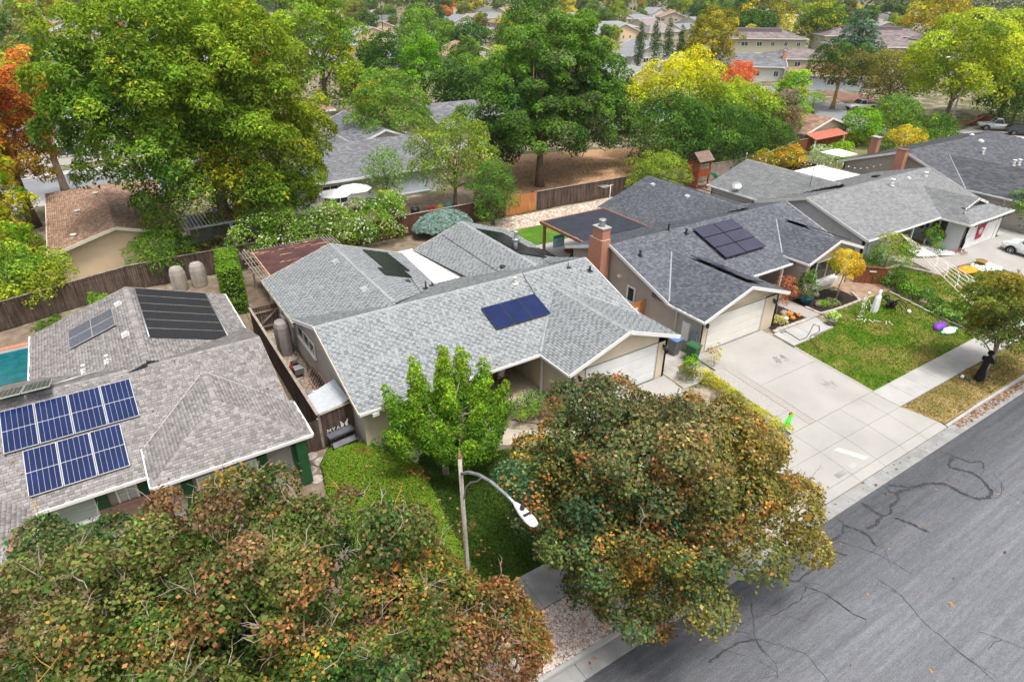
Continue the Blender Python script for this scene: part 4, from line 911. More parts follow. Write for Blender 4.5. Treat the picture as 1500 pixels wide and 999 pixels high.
wv2 = Vector((-1, 0, .34)).normalized()
for k in range(5): pv_module(H2, (41.5, 30.6+k*1.75, 4.36-1.7*.34+.12), uv_, Vector((-1, 0, .34)).normalized(), 1.72, 1.6, PVDARK, PVPURP, (1, 1), None, .20)
for k in range(3): pv_module(H2, (31.9, 21.3+k*1.5, 3.7-1.9*.346), uv_, Vector((-1, 0, .346)).normalized(), 1.48, 1.7, PVDARK, PVPURP, (1, 1), None, .20)
for k in range(3): pv_module(H2, (42.7, 22.5+k*1.5, 3.82-1.7*.346), uv_, Vector((-1, 0, .346)).normalized(), 1.48, 1.5, PVDARK, PVPURP, (1, 1), None, .20)
for p, h_ in (((27.5, 27.4, 3.8), .35), ((31.4, 28.9, 4.3), .45), ((32.4, 28.2, 4.1), .3)): vent_pipe(H2, p, DKMETAL, h_, .07)
box_vent(H2, (38.9, 38.2, 4.07), ALU, (1, 0, .34), .15); box_vent(H2, (38.9, 34.3, 4.07), ALU, (1, 0, .34), .15)

# ---------- third house (grey roof, pale grey walls)
H3 = thing('house', 'pale grey house with mid-grey shingle roof, banner on the garage door and white gravel bed', 'house', (55, 28, 0))
c0, cR, cB, pc = 2.5, 4.28, 2.72, .315
slope(H3, [[(46.2, 23.05, c0), (64.2, 23.05, c0), (64.2, 28.7, cR), (46.2, 28.7, cR)], [(64.2, 33.6, cB), (46.2, 33.6, cB), (46.2, 28.7, cR), (64.2, 28.7, cR)]], SH3, seed=41, exposure=.17, wmin=.25, wmax=.5)
slope(H3, [[(46.75, 39.1, 2.75), (46.75, 32.9, 2.75), (51.8, 29.2, 4.42), (51.8, 39.1, 4.42)], [(57.2, 32, 2.63), (57.2, 39.1, 2.63), (51.8, 39.1, 4.42), (51.8, 29.2, 4.42)]], SH3, seed=42, exposure=.17, wmin=.25, wmax=.5)
slope(H3, [[(56.4, 25.5, 2.48), (56.4, 20.8, 2.48), (58.35, 22.6, 3.12), (58.35, 22.2, 3.12), (60.1, 22.2, 3.68), (60.1, 27.0, 3.68)], [(63.8, 20.8, 2.48), (63.8, 25.5, 2.48), (60.1, 27.0, 3.68), (60.1, 22.2, 3.68), (61.85, 22.2, 3.12), (61.85, 22.6, 3.12)]], SH3, seed=43, exposure=.17, wmin=.25, wmax=.5)
slope(H3, [[(56.4, 20.8, 2.48), (63.8, 20.8, 2.48), (61.8, 22.7, 3.08), (58.4, 22.7, 3.08)]], SH3, seed=44, exposure=.17, wmin=.25, wmax=.5)
MB().prism([(58.35, 22.6, 2.95), (61.85, 22.6, 2.95), (60.1, 22.6, 3.6)], (0, .1, 0)).build('gablet', WHITE, H3)
fascia(H3, [((58.2, 22.18, 3.1), (60.1, 22.18, 3.72)), ((60.1, 22.18, 3.72), (62.0, 22.18, 3.1)), ((46.18, 23.05, c0), (46.18, 28.7, cR)), ((46.18, 28.7, cR), (46.18, 33.3, 2.8))])
fascia(H3, [((46.2, 23.03, c0), (56.4, 23.03, c0)), ((56.38, 23.0, 2.45), (56.38, 20.8, 2.48)), ((56.4, 20.78, 2.48), (63.8, 20.78, 2.48)), ((46.73, 33.0, 2.75), (46.73, 39.1, 2.75))], w=.11, h=.13, drop=.05, name='gutter')
caps(H3, [((46.2, 28.7, cR), (64.2, 28.7, cR)), ((51.8, 39.1, 4.42), (51.8, 29.4, 4.42)), ((60.1, 22.2, 3.68), (60.1, 26.7, 3.68))], SH3)
wall(H3, (46.6, 33.2), (46.6, 23.5), -.3, [(0, 2.75), (.46, 4.15), (1, 2.45)], GREYWALL); wall(H3, (47.1, 38.8), (47.1, 33.2), -.3, 2.65, GREYWALL)
wall(H3, (46.6, 23.5), (50.5, 23.5), -.3, 2.4, GREYWALL); wall(H3, (50.52, 23.5), (50.52, 26.2), -.3, 2.4, GREYWALL); wall(H3, (50.5, 26.2), (56.8, 26.2), -.3, 2.4, GREYWALL)
wall(H3, (56.8, 26.2), (56.8, 21.2), -.3, 2.4, GREYWALL); siding(H3, (56.8, 26.2), (56.8, 21.2), 0, 2.4, GREYWALL)
wall(H3, (56.82, 21.2), (57.4, 21.2), -.3, 2.4, WHITE); wall(H3, (62.6, 21.2), (63.4, 21.2), -.3, 2.4, WHITE); MB().box(56.82, 63.4, 21.2, 21.35, 2.2, 2.42).build('lintel', WHITE, H3)
wall(H3, (63.4, 21.2), (63.4, 33.2), -.3, [(0, 2.4), (.2, 2.4), (.62, 4.15), (1, 2.6)], GREYWALL); wall(H3, (63.4, 33.2), (57, 33.2), -.3, 2.6, GREYWALL); wall(H3, (57, 38.8), (47.1, 38.8), -.3, [(0, 2.5), (.5, 4.2), (1, 2.6)], GREYWALL)
sectional_door(H3, 57.45, 62.55, 21.26, .02, 2.2, WHITE)
window(H3, (56.77, 23.6, 1.7), (-1, 0), 1.1, .95, 2, sill=False)
for y in (22.75, 24.45): MB().box(56.68, 56.76, y-.24, y+.24, 1.15, 2.2).build('shutter', BLACKPL, H3)
window(H3, (48.4, 23.46, 1.3), (0, -1), 2.4, 1.3, 3, pane=BLIND)
MB().box(50.6, 56.7, 23.6, 26.1, -.2, .1).build('porch_floor', mat('porch_brown_floor', (.30, .19, .13), .8, .15), H3)
for x in (50.6, 53.6, 56.3): MB().box(x-.06, x+.06, 23.5, 23.62, .1, 2.4).build('porch_post', WHITE, H3)
mb = MB(); [mb.beam((57.2+k*.48, 20.72, 2.22), (57.45+k*.48, 20.72, 2.28), .05, .1) for k in range(13)]; mb.build('hanging_garland', BLACKPL, H3, 'stuff')
vent_pipe(H3, (56.4, 27.6, 4.0), WHITE, .5, .12); vent_pipe(H3, (62.0, 27.7, 4.0), WHITE, .3, .12); box_vent(H3, (59.6, 27.9, 4.05), WHITE, (0, 1, .315), .12); box_vent(H3, (58.5, 30.2, 3.85), DKMETAL, (0, -1, .315), .25)
MB().box(57.2, 63.0, 33.65, 38.5, 2.45, 2.52).build('patio_cover', WHITE, H3)
MB().box(65.25, 65.85, 31.55, 32.4, 0, 5.05).build('brick_chimney', BRICK, None)
bpy.data.objects['brick_chimney'].parent = None

# ---------- fourth house (slate roof)
H4 = thing('house', 'rightmost house with dark slate-coloured roof and two brick chimneys at its left', 'house', (76, 30, 0))
pt = (4.8-2.6)/(32.2-25.85)
bpy.data.objects['brick_chimney'].name = 'chimney'; cc = bpy.data.objects['chimney.001'] if 'chimney.001' in bpy.data.objects else bpy.data.objects['chimney']
for v in cc.data.vertices: v.co -= Vector((76, 30, 0))
cc.parent = H4
MB().box(65.2, 65.9, 31.5, 32.45, 5.05, 5.12).build('chimney_cap', BRICKDK, cc)
slope(H4, [[(66.3, 25.85, 2.6), (92.0, 25.85, 2.6), (84.5, 32.2, 4.8), (66.3, 32.2, 4.8)], [(92.0, 38.5, 2.6), (66.3, 38.5, 2.6), (66.3, 32.2, 4.8), (84.5, 32.2, 4.8)], [(92, 25.85, 2.6), (92, 38.5, 2.6), (84.5, 32.2, 4.8)]], SH4, seed=51, exposure=.2, wmin=.3, wmax=.6)
slope(H4, [[(66.3, 28, 2.6), (66.3, 19.5, 2.6), (71.5, 19.5, 4.2), (71.5, 31, 4.2)], [(76.7, 19.5, 2.6), (76.7, 28, 2.6), (71.5, 31, 4.2), (71.5, 19.5, 4.2)]], SH4, seed=52, exposure=.2, wmin=.3, wmax=.6)
metal_valley(H4, (66.35, 25.9, 2.62), (71.4, 30.3, 4.15), GALV, .10)
fascia(H4, [((66.28, 25.9, 2.6), (66.28, 32.2, 4.8)), ((66.28, 32.2, 4.8), (66.28, 38.5, 2.6))]); fascia(H4, [((66.28, 25.8, 2.6), (66.28, 19.5, 2.6))], w=.11, h=.13, drop=.05, name='gutter')
wall(H4, (66.7, 38.1), (66.7, 19.9), -.3, [(0, 2.5), (.324, 4.6), (.67, 2.5), (1, 2.5)], mat('putty_stucco', (.47, .43, .38), .9, .05)); PUT = MATS['putty_stucco']
wall(H4, (66.72, 19.9), (76.3, 19.9), -.3, 2.5, PUT); wall(H4, (76.3, 19.9), (76.3, 26.2), -.3, 2.5, PUT); wall(H4, (76.3, 26.2), (91.6, 26.2), -.3, 2.5, PUT); wall(H4, (91.6, 26.2), (91.6, 38.1), -.3, 2.5, PUT); wall(H4, (91.6, 38.1), (66.7, 38.1), -.3, 2.5, PUT)
c2 = MB().box(71.6, 72.25, 37.8, 38.6, 0, 4.4).build('chimney', BRICK, H4); MB().box(71.52, 72.33, 37.72, 38.68, 4.4, 4.5).build('chimney_cap', CONC, c2)
for p, k in (((79.5, 31.2, 4.45), 0), ((76.5, 29.5, 3.85), 1), ((81.5, 33, 4.5), 0), ((79.0, 26.9, 2.95), 1), ((78.0, 27.0, 3.0), 1)):
    vent_pipe(H4, p, WHITE, .5, .13) if k else box_vent(H4, p, WHITE, (0, 1, .34), .2)
MB().tube([(66.25, 22.6, 2.45), (66.6, 22.6, 2.2), (66.62, 22.6, 0)], .04, 6).build('downspout', WHITE, H4)
# ================================================================ FRONT TREES
def maple(name, label, cat, base, top, env, nl, rl, n, size, pal, accent, seed, tr, group=None, tw=0, twl=.5):
    T = thing(name, label, cat, base, group); o, C, R_ = crown(T, env, nl, rl, n, size, pal, 'broad', seed, accent, .8, cull=.66, hollow=.45, jit=.32, gain=2.05, rag=.075, nr=.75)
    rg = random.Random(seed); trunk(T, base, top, tr, [tuple(C[i]) for i in rg.sample(range(len(C)), min(16, len(C)))], PALEBARK, seed)
    if tw: twigs(T, C, R_, tw, twl, seed, TWIG, r=.010); twigs(T, C, R_, tw//5, twl, seed+1, ORANGETWIG, 'lichen_twig', r=.013)
    return T
maple('maple_tree', 'big dark maple turning rust-brown in front of the centre house garage', 'tree', (12.6, 11.0, -.6), (12.7, 11, 3.2),
      [((12.3, 11.3, 4.8), (4.1, 4.1, 3.2)), ((12.7, 10.6, 4.2), (4.5, 3.8, 3.0)), ((16.5, 8.6, 3.2), (1.9, 1.6, 1.5)), ((15.5, 11.1, 3.8), (2.5, 2.4, 2.3)), ((11.4, 9.3, 2.6), (2.2, 1.8, 1.5))], 250, .66, 175000, .112,
      [(.022, .056, .034), (.030, .064, .034), (.044, .074, .030), (.062, .084, .028), (.088, .090, .034)],
      [((.15, .115, .028), (1, -.25, .22), 10.0, 16.5), ((.22, .095, .035), .84, 1.6), ((.28, .16, .03), 1.0, 1.1), ((.15, .12, .085), (0, 0, 1), 6.4, 10.4)], 3, .17, tw=70, twl=.4)
maple('maple_tree', 'large autumn maple with bare pale twigs filling the lower left corner', 'tree', (1.0, 11.3, -.6), (1.0, 11.6, 3.4),
      [((1.1, 11.7, 4.7), (4.5, 4.2, 3.5)), ((.1, 14.1, 5.6), (2.7, 2.6, 2.6)), ((2.2, 12.2, 4.7), (2.5, 2.5, 2.7)), ((5.2, 9.6, 2.6), (2.2, 2.2, 2.2)), ((4.3, 11.0, 2.8), (2.0, 2.0, 2.4)), ((2.0, 9.0, 3.5), (4.5, 3.0, 3.0))], 260, .60, 190000, .102,
      [(.022, .055, .022), (.033, .075, .02), (.048, .090, .022), (.065, .10, .024), (.13, .085, .05), (.055, .10, .020)],
      [((.25, .085, .04), (1, -.1, -.10), 3.4, 7.6), ((.24, .10, .05), .86, 1.5), ((.34, .20, .03), 1.12, 1.2), ((.17, .095, .065), (0, 0, 1), 6.4, 11)], 5, .2, tw=300, twl=.55)
maple('maple_tree', 'autumn maple at the left frame edge below the blue solar arrays', 'tree', (-4.2, 11.3, -.6), (-4.0, 11.8, 3.4),
      [((-3.0, 13.4, 5.0), (3.5, 3.4, 2.9)), ((-4.5, 11.5, 4.4), (4.5, 4, 3.3)), ((-1.2, 13.4, 4.3), (2.4, 2.4, 2.4))], 130, .60, 90000, .102,
      [(.024, .058, .020), (.038, .08, .02), (.055, .10, .022), (.08, .10, .028), (.13, .09, .045)],
      [((.24, .10, .055), .88, 1.5), ((.34, .20, .03), 1.12, 1.2), ((.15, .10, .065), (0, 0, 1), 6.4, 11.0)], 6, .2, tw=140)
T = thing('young_tree', 'bright lime green young tree on the dark lawn beside the street lamp', 'tree', (9.45, 19.8, -.04)); LC_, LR_, LE_ = [], [], []
rr = random.Random(8)
for a, b, zb, zt in ((0, 0, 2.4, 5.9), (-.8, .35, 2.4, 5.3), (.75, .3, 2.4, 5.45), (-.25, -.85, 2.2, 4.8), (1.3, -.55, 2.1, 4.6), (-1.4, -.5, 2.0, 4.4), (.5, 1.15, 2.4, 5.1), (-.65, 1.25, 2.4, 4.9), (1.75, .5, 2.0, 4.4), (-1.85, .6, 1.9, 3.9), (.5, -1.5, 1.9, 4.0), (-.95, -1.45, 1.8, 3.7), (1.75, -1.35, 1.8, 3.5), (2.3, -.2, 1.8, 3.5), (-2.2, -.3, 1.7, 3.1), (1.5, 1.4, 2.2, 4.5), (.9, -2.0, 1.7, 2.9), (-.2, -2.1, 1.7, 3.0), (2.2, 1.0, 1.9, 3.6), (-1.5, 1.5, 2.0, 3.8)):
    k = max(4, int((zt-zb)/.26))
    for i in range(k):
        t = i/(k-1); LC_.append((9.8+a*(.88+.36*t)+rr.uniform(-.10, .10), 20.15+b*(.85+.34*t)+rr.uniform(-.10, .10), zb+(zt-zb)*t)); LR_.append(.47*(1-.62*t**1.6)*rr.uniform(.85, 1.15)); LE_.append((9.75, 20.2, 2.2))
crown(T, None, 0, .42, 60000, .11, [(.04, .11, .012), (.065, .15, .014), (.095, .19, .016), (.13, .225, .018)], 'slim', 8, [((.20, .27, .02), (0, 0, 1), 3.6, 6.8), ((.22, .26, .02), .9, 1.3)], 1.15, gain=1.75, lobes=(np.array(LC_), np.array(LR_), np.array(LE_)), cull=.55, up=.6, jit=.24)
trunk(T, (9.45, 19.8, -.15), (9.7, 20.1, 3.2), .14, LC_[6::14], PALEBARK, 8)
tree('street_tree', 'dark green street tree with yellowing tips behind the black costumed figure', 'tree', 39.35, 11.1, 5.6, 2.6, [(.05, .085, .02), (.07, .11, .022), (.10, .125, .026), (.12, .12, .03)], 17000, .16, 'pinnate', 9, z0=-.6,
     env=[((39.8, 11.1, 3.3), (2.5, 2.4, 2.0)), ((40.5, 10.6, 2.8), (2.2, 2.2, 1.7)), ((39.0, 11.7, 4.1), (1.6, 1.6, 1.4))], n_lobes=90, rl=.6, bark=PALEBARK, tr=.15, accent=[((.28, .22, .03), (0, 0, 1), 4.8, 6.4), ((.20, .14, .03), .7, 1.2)])
tree('orange_maple', 'small Japanese maple with orange and yellow leaves before the bay window', 'tree', 40.45, 21.2, 3.5, 1.2, G_YEL, 6500, .10, 'maple', 10, bottom=.45, rl=.34, n_lobes=45, env=[((40.5, 21.25, 2.6), (1.15, 1.1, .95))], bark=PALEBARK, tr=.05, accent=[((.55, .20, .015), .50, 1.6), ((.50, .30, .02), (0, 0, 1), 2.6, 3.6)])
tree('red_maple', 'thin red-leaved Japanese maple beside the cream garage corner', 'tree', 34.3, 21.5, 1.9, .55, [(.20, .07, .04), (.26, .10, .06), (.16, .07, .04)], 500, .10, 'maple', 11, bottom=.5, rl=.28, n_lobes=10, bark=PALEBARK, tr=.03)
# ---------- shrubs
def shrub(name, label, x, y, h, r, pal, n=2500, size=.10, seed=1, z0=None, shape='quad', accent=None, group=None, cat='shrub', ry=None, rl=None, **kw):
    z0 = gz(y)-.03 if z0 is None else z0
    T = thing(name, label, cat, (x, y, z0), group)
    crown(T, [((x, y, z0+h*.48), (r, ry or r, h*.5))], kw.pop('n_lobes', 30), rl or max(.16, r*.34), n, size, pal, shape, seed, accent, .85, 'foliage', hollow=.35, **kw)
    trunk(T, (x, y, z0-.05), (x, y, z0+h*.5), max(.02, r*.05), [], BARK, seed, 5, 'stem'); return T
shrub('boxwood', 'round dark boxwood at the front left corner of the centre house', 8.25, 22.55, .95, .85, G_DARK, 3500, .07, 21)
shrub('shrub', 'dark green shrub right of the lime tree by the porch path', 13.6, 22.5, 1.2, .9, G_DARK, 3000, .09, 22)
shrub('shrub', 'mid green leafy shrub beside the path under the porch eave', 14.9, 21.4, 1.1, .9, G_MID, 3000, .09, 23)
shrub('shrub', 'clipped bright green ball shrub by the house number', 16.3, 20.3, .85, .55, [(.07, .16, .02), (.10, .20, .02)], 2500, .05, 24)
shrub('shrub', 'reddish shrub in front of the porch corner', 15.6, 20.3, 1.3, .55, [(.16, .08, .04), (.08, .10, .03)], 1000, .09, 25)
shrub('shrub', 'brown-green shrub at the right corner of the white garage', 24.2, 19.5, 1.0, .5, G_OLIVE, 1200, .08, 26)
shrub('bush', 'rust-red Japanese maple bush on the right-hand porch', 37.4, 23.0, 1.7, .95, [(.30, .10, .06), (.36, .14, .08), (.22, .08, .05)], 2600, .09, 27, shape='maple', cat='bush')
shrub('shrub', 'glossy green camellia growing in the blue pot', 38.05, 22.0, 2.1, .75, G_DARK+[(.10, .20, .03)], 2200, .10, 28, z0=.3)
shrub('bush', 'small yellow-green mound in the black mulch bed', 38.6, 21.0, .45, .38, G_LIME, 900, .06, 29, cat='bush')
shrub('bush', 'grey-green mound right of the yellow one in the mulch bed', 39.35, 20.8, .5, .42, [(.16, .22, .09), (.22, .28, .12)], 900, .06, 30, cat='bush')
shrub('grass_tuft', 'pale straw grass tuft beside the garage corner', 34.1, 21.0, .5, .42, [(.42, .38, .16), (.50, .46, .22)], 900, .12, 31, shape='needle', cat='grass tuft')
shrub('arched_shrub', 'mounded yellow-green crape myrtle beside the timber side gate', 48.4, 22.4, 2.7, 1.7, G_MID+[(.20, .22, .03)], 6500, .10, 32, cat='shrub', accent=[((.22, .18, .03), (0, 0, 1), 1.9, 3.0)])
shrub('shrub', 'dark shrub between the timber gate and the mounded crape myrtle', 46.4, 22.4, 1.9, .8, G_DARK, 2500, .10, 33)
shrub('citrus_bush', 'bright green leafy bush in the white gravel before the pale grey wall', 56.0, 22.9, 2.0, .85, G_MID, 3000, .11, 34)
shrub('bush', 'small dark bush in front of the citrus in white gravel', 55.1, 21.8, .7, .35, G_DARK, 600, .08, 35, cat='bush')
shrub('bush', 'low dark bush left of the white gravel patch', 53.2, 23.3, .8, .7, G_DARK, 1200, .09, 36, cat='bush')
shrub('heather', 'magenta-brown heather by the grey house garage corner', 56.7, 20.9, .45, .45, [(.25, .08, .10), (.16, .10, .07)], 700, .07, 37, cat='shrub')
shrub('hedge', 'clipped green box hedge below the left window at the frame corner', -4.3, 23.0, 1.1, 1.0, [(.06, .12, .015), (.10, .18, .02)], 2500, .07, 38, cat='hedge')
shrub('shrub', 'yellow-green shrub beside the dark brick entry of the left house', .2, 21.9, 1.1, .55, G_MID+[(.20, .22, .03)], 1500, .09, 39)
# ---------- hedge rows
def hedge_row(name, label, pts, w, h, pal, n, size, seed, cat='hedge', accent=None, z=None):
    T = thing(name, label, cat, (pts[0][0], pts[0][1], 0)); env = []
    for a, b in zip(pts[:-1], pts[1:]):
        k = max(1, int(math.dist(a, b)/(w*.9)))
        for i in range(k+1):
            x, y = a[0]+(b[0]-a[0])*i/k, a[1]+(b[1]-a[1])*i/k; env.append(((x, y, (gz(y) if z is None else z)+h*.45), (w*.6, w*.6, h*.55)))
    crown(T, env, len(env)*5, w*.34, n, size, pal, 'quad', seed, accent, .9, 'foliage', hollow=.3); 
    mb = MB(); [mb.tube([(e[0][0], e[0][1], e[0][2]-h*.5), (e[0][0], e[0][1], e[0][2]+h*.1)], .025, 4) for e in env[::2]]; mb.build('stem', BARK, T, 'stuff'); return T
hedge_row('ivy_hedge', 'long dark ivy hedge between the two front lawns', [(46.0, 21.2), (45.5, 19), (45.1, 16), (44.9, 13.8)], 1.2, .95, G_DARK+[(.02, .06, .03)], 11000, .12, 41, accent=[((.16, .30, .03), .74, .9)])
hedge_row('yellow_hedge', 'low yellow euonymus hedge between the two driveways', [(25.0, 19.3), (25.0, 13.9)], .75, .6, [(.25, .25, .015), (.31, .28, .015), (.10, .15, .02)], 7500, .07, 42)
def clipped_hedge(name, label, segs, cat='hedge'):
    T = thing(name, label, cat, segs[0][0]); rg = np.random.default_rng(4); core = MB()
    PP = []; NN = []
    for (cx, cy, z0), (hx, hy, hh) in segs:
        n = int(1500*(hx*hy*4+(hx+hy)*4*hh)/8); d = rg.normal(size=(n, 3)); k = np.abs(d).max(1) ; q = d/k[:, None]; e = np.sign(q)*np.abs(q)**.8
        P = np.c_[cx+e[:, 0]*hx, cy+e[:, 1]*hy, z0+hh/2+e[:, 2]*hh/2]; P += rg.normal(0, .035, P.shape)+.05*np.sin(P[:, [1, 2, 0]]*5); P[:, 2] += .10*np.sin(cx*9+cy*5); PP.append(P); NN.append(np.sign(q)*np.abs(q)**4+rg.normal(0, .35, P.shape))
        core.box(cx-hx+.15, cx+hx-.15, cy-hy+.15, cy+hy-.15, z0, z0+hh-.2)
    P = np.concatenate(PP); N_ = np.concatenate(NN)+np.array([0, 0, .2]); col = np.array([(.12, .24, .02), (.16, .31, .025), (.21, .37, .03)])[rg.integers(0, 3, len(P))]*np.exp(rg.normal(0, .2, (len(P), 1)))
    V, Q, t = leaf_geo(P, N_, .13*np.exp(rg.normal(0, .2, len(P))), col, 'quad', rg); npmesh('foliage', V, Q, LEAF, T, None, t); core.build('stems', mat('dark_hedge_core', (.03, .05, .012), .95, .3), T, 'stuff')
clipped_hedge('column_hedge', 'tall clipped bright green hedge behind the left house', [((5.25+.12*k, 40.9+k*.78, 0), (.62, .42, 3.15-.07*k+.12*(k % 2))) for k in range(6)])
shrub('rose_bush', 'leggy rose bush with yellowing leaves beside the green wheelie bin', 26.5, 19.7, 1.5, .42, [(.20, .10, .04), (.34, .30, .03), (.10, .14, .03)], 420, .10, 44)
shrub('palm_shrub', 'small bright green shrub left of the yellow hedge end', 24.9, 19.9, 1.0, .45, G_LIME, 700, .12, 45)

# ground-cover mound between the two left houses
def mound():
    rg = np.random.default_rng(3); poly = [(5.6, 24.1), (7.3, 23.7), (8.0, 22.2), (8.7, 20.6), (8.2, 17), (7.85, 13.8), (5.2, 13.7), (4.4, 17), (4.5, 21), (4.9, 23.2)]
    P = rg.uniform((4.2, 13.7), (9, 24.3), (58000, 2)); P = P[inpoly(P, poly)]; d = np.full(len(P), 9.)
    for i in range(len(poly)):
        a, b = np.array(poly[i]), np.array(poly[(i+1) % len(poly)]); t = np.clip(((P-a)@(b-a))/((b-a)@(b-a)), 0, 1); d = np.minimum(d, np.linalg.norm(P-a-t[:, None]*(b-a), axis=1))
    h = .45*np.sqrt(np.clip(d/.8, 0, 1)); z = np.interp(P[:, 1], [10, 12, 13.6, 20.5], [-.6, -.5, -.45, 0])+h+.03*pnoise(np.c_[P, P[:, :1]*0], 2.5, 5)
    Q3 = np.c_[P, z-rg.exponential(.012, len(P))]
    col = np.array([(.14, .27, .02), (.18, .32, .024), (.23, .36, .03)])[rg.integers(0, 3, len(P))]; nz = pnoise(Q3, 1.0, 9)[:, None]; col = col*(.75+.5*nz)
    a = np.clip((pnoise(Q3, 1.3, 21)-.72)/.1, 0, 1)[:, None]; col = col*(1-a)+np.array((.22, .22, .03))*a; col *= np.exp(rg.normal(0, .2, len(P)))[:, None]
    N_ = np.c_[rg.normal(0, .35, (len(P), 2)), np.ones(len(P))]
    V, Q, t = leaf_geo(Q3, N_, .075*np.exp(rg.normal(0, .2, len(P))), col, 'quad', rg)
    npmesh('ground_cover', V, Q, LEAF, None, 'stuff', t)['label'] = 'mound of bright green ground cover between the lawn and the left house'
    sheet('mound_soil', poly, MULCH, .12)
mound()
# loose stones
def stones(name, label, poly, n, r, mats_cols, seed, zf, mname):
    rg = np.random.default_rng(seed); p = np.array(poly); P = rg.uniform(p.min(0), p.max(0), (n*3, 2)); P = P[inpoly(P, poly)][:n]; k = len(P)
    base = np.array([(1, 0, 0), (0, 1, 0), (-1, 0, 0), (0, -1, 0), (0, 0, 1), (0, 0, -1.)]); s = r*np.exp(rg.normal(0, .3, (k, 1, 1)))*rg.uniform(.6, 1.2, (k, 1, 3)); s[..., 2] *= .6
    v = base[None]*s*rg.uniform(.8, 1.2, (k, 6, 1)); a = rg.uniform(0, 6.28, k); c, s_ = np.cos(a)[:, None], np.sin(a)[:, None]
    v = np.stack([v[..., 0]*c-v[..., 1]*s_, v[..., 0]*s_+v[..., 1]*c, v[..., 2]], 2)
    z = np.array([zf(y) for y in P[:, 1]])+r*.2; V = (v+np.c_[P, z][:, None]).reshape(-1, 3)
    f = np.array([(0, 1, 4), (1, 2, 4), (2, 3, 4), (3, 0, 4)]); Q = (f[None]+np.arange(k)[:, None, None]*6).reshape(-1, 3)
    o = npmesh(name, V, Q, island_mat(mname, mats_cols, .8, 30), None, 'stuff'); o['label'] = label; return o
PINK = [(.62, .50, .43), (.52, .37, .30), (.70, .64, .59), (.42, .31, .26), (.76, .70, .65), (.55, .51, .49), (.30, .20, .16)]
gpoly = [(-12, 10.06), (17.5, 10.06), (18.2, 11.98), (-12, 11.98)]
sheet('gravel_base', gpoly, mat('gravel_soil', (.26, .19, .15), .95, .3, 3, 30, .5), -.01)
stones('gravel', 'pinkish pebbles filling the strip between kerb and sidewalk', [(4.5, 10.06), (17.5, 10.06), (18.2, 11.98), (4.5, 11.98)], 21000, .042, PINK, 1, lambda y: gz(y)-.01, 'pink_pebbles')
stones('gravel', 'tan pebbles on the side yard path by the centre house', [(5.6, 24.8), (7.0, 24.8), (7.0, 37), (5.6, 37)], 7000, .045, [(.40, .33, .26), (.30, .24, .19), (.48, .41, .33), (.22, .17, .13)], 2, lambda y: -.02, 'tan_pebbles')
stones('river_rocks', 'pale river rocks in the bed by the back fence', [(26, 44.7), (41.5, 44.4), (45, 47.2), (26, 47.6)], 2600, .10, [(.58, .48, .38), (.66, .58, .50), (.45, .36, .28), (.36, .28, .22)], 3, lambda y: 0, 'river_pebbles')
stones('white_gravel', 'white gravel around the citrus bush', [(53.4, 22.4), (56.7, 20.75), (56.75, 23.6), (54.2, 23.7)], 4500, .05, [(.75, .74, .73), (.66, .65, .65), (.82, .81, .80)], 4, lambda y: .0, 'white_pebbles')
sheet('gravel_base', [(53.2, 22.4), (56.7, 20.7), (56.78, 23.7), (54.0, 23.8)], mat('white_gravel_base', (.68, .67, .66), .95, .1, 4, 40), -.001)
stones('river_rocks', 'grey rocks in the dry bed between lime tree and boxwood', [(8.5, 20.9), (9.6, 22.2), (9.2, 22.6), (8.2, 22.0)], 260, .07, [(.4, .34, .3), (.5, .43, .38), (.3, .24, .2)], 5, gz, 'grey_rocks')
stones('river_rocks', 'dark rocks in front of the porch floor', [(14.9, 22.3), (16.7, 22.3), (16.7, 23.4), (15.2, 22.9)], 300, .07, [(.3, .22, .2), (.4, .33, .3), (.2, .15, .14)], 6, gz, 'porch_rocks')
def litter(label, poly, n, size, seed, z, cols):
    rg = np.random.default_rng(seed); p = np.array(poly); P = rg.uniform(p.min(0), p.max(0), (n*2, 2)); P = P[inpoly(P, poly)][:n]; k = len(P)
    col = np.array(cols)[rg.integers(0, len(cols), k)]*np.exp(rg.normal(0, .2, (k, 1)))
    V, Q, t = leaf_geo(np.c_[P, [z(y) for y in P[:, 1]]], np.c_[rg.normal(0, .35, (k, 2)), np.ones(k)], size*np.exp(rg.normal(0, .25, k)), col, 'maple', rg)
    npmesh('fallen_leaves', V, Q, LEAF, None, 'stuff', t)['label'] = label
LC = [(.40, .17, .05), (.50, .25, .09), (.30, .12, .05), (.55, .33, .14), (.22, .10, .05)]
litter('orange fallen leaves along the gutter of the dry verge', [(33.5, 9.45), (48, 9.45), (48, 9.88), (33.5, 9.88)], 900, .13, 1, lambda y: -.715, LC)
litter('scattered brown leaves on the street', [(7, 3.0), (40, 3.0), (44, 9.2), (9, 9.2)], 60, .16, 2, lambda y: -.705, LC)
litter('few fallen leaves in the gutter under the big maple', [(9, 9.3), (33, 9.3), (33, 9.85), (9, 9.85)], 60, .14, 3, lambda y: -.715, LC)
litter('fallen leaves on the front lawns', [(33, 10.2), (55, 10.2), (55, 19), (33, 19)], 420, .12, 4, lambda y: gz(y)+.015, LC+[(.5, .42, .2)])
litter('fallen leaves on the ground cover and gravel', [(5, 10.2), (9.0, 10.2), (8.6, 22), (5, 22)], 420, .13, 5, lambda y: gz(y)+.58 if y > 13.8 else gz(y)+.04, LC)
litter('leaf litter on the dry bank', [(34, 48.6), (58, 47.6), (60, 60), (38, 66)], 5000, .22, 6, lambda y: .02, [(.45, .26, .13), (.36, .19, .09), (.58, .38, .22)])
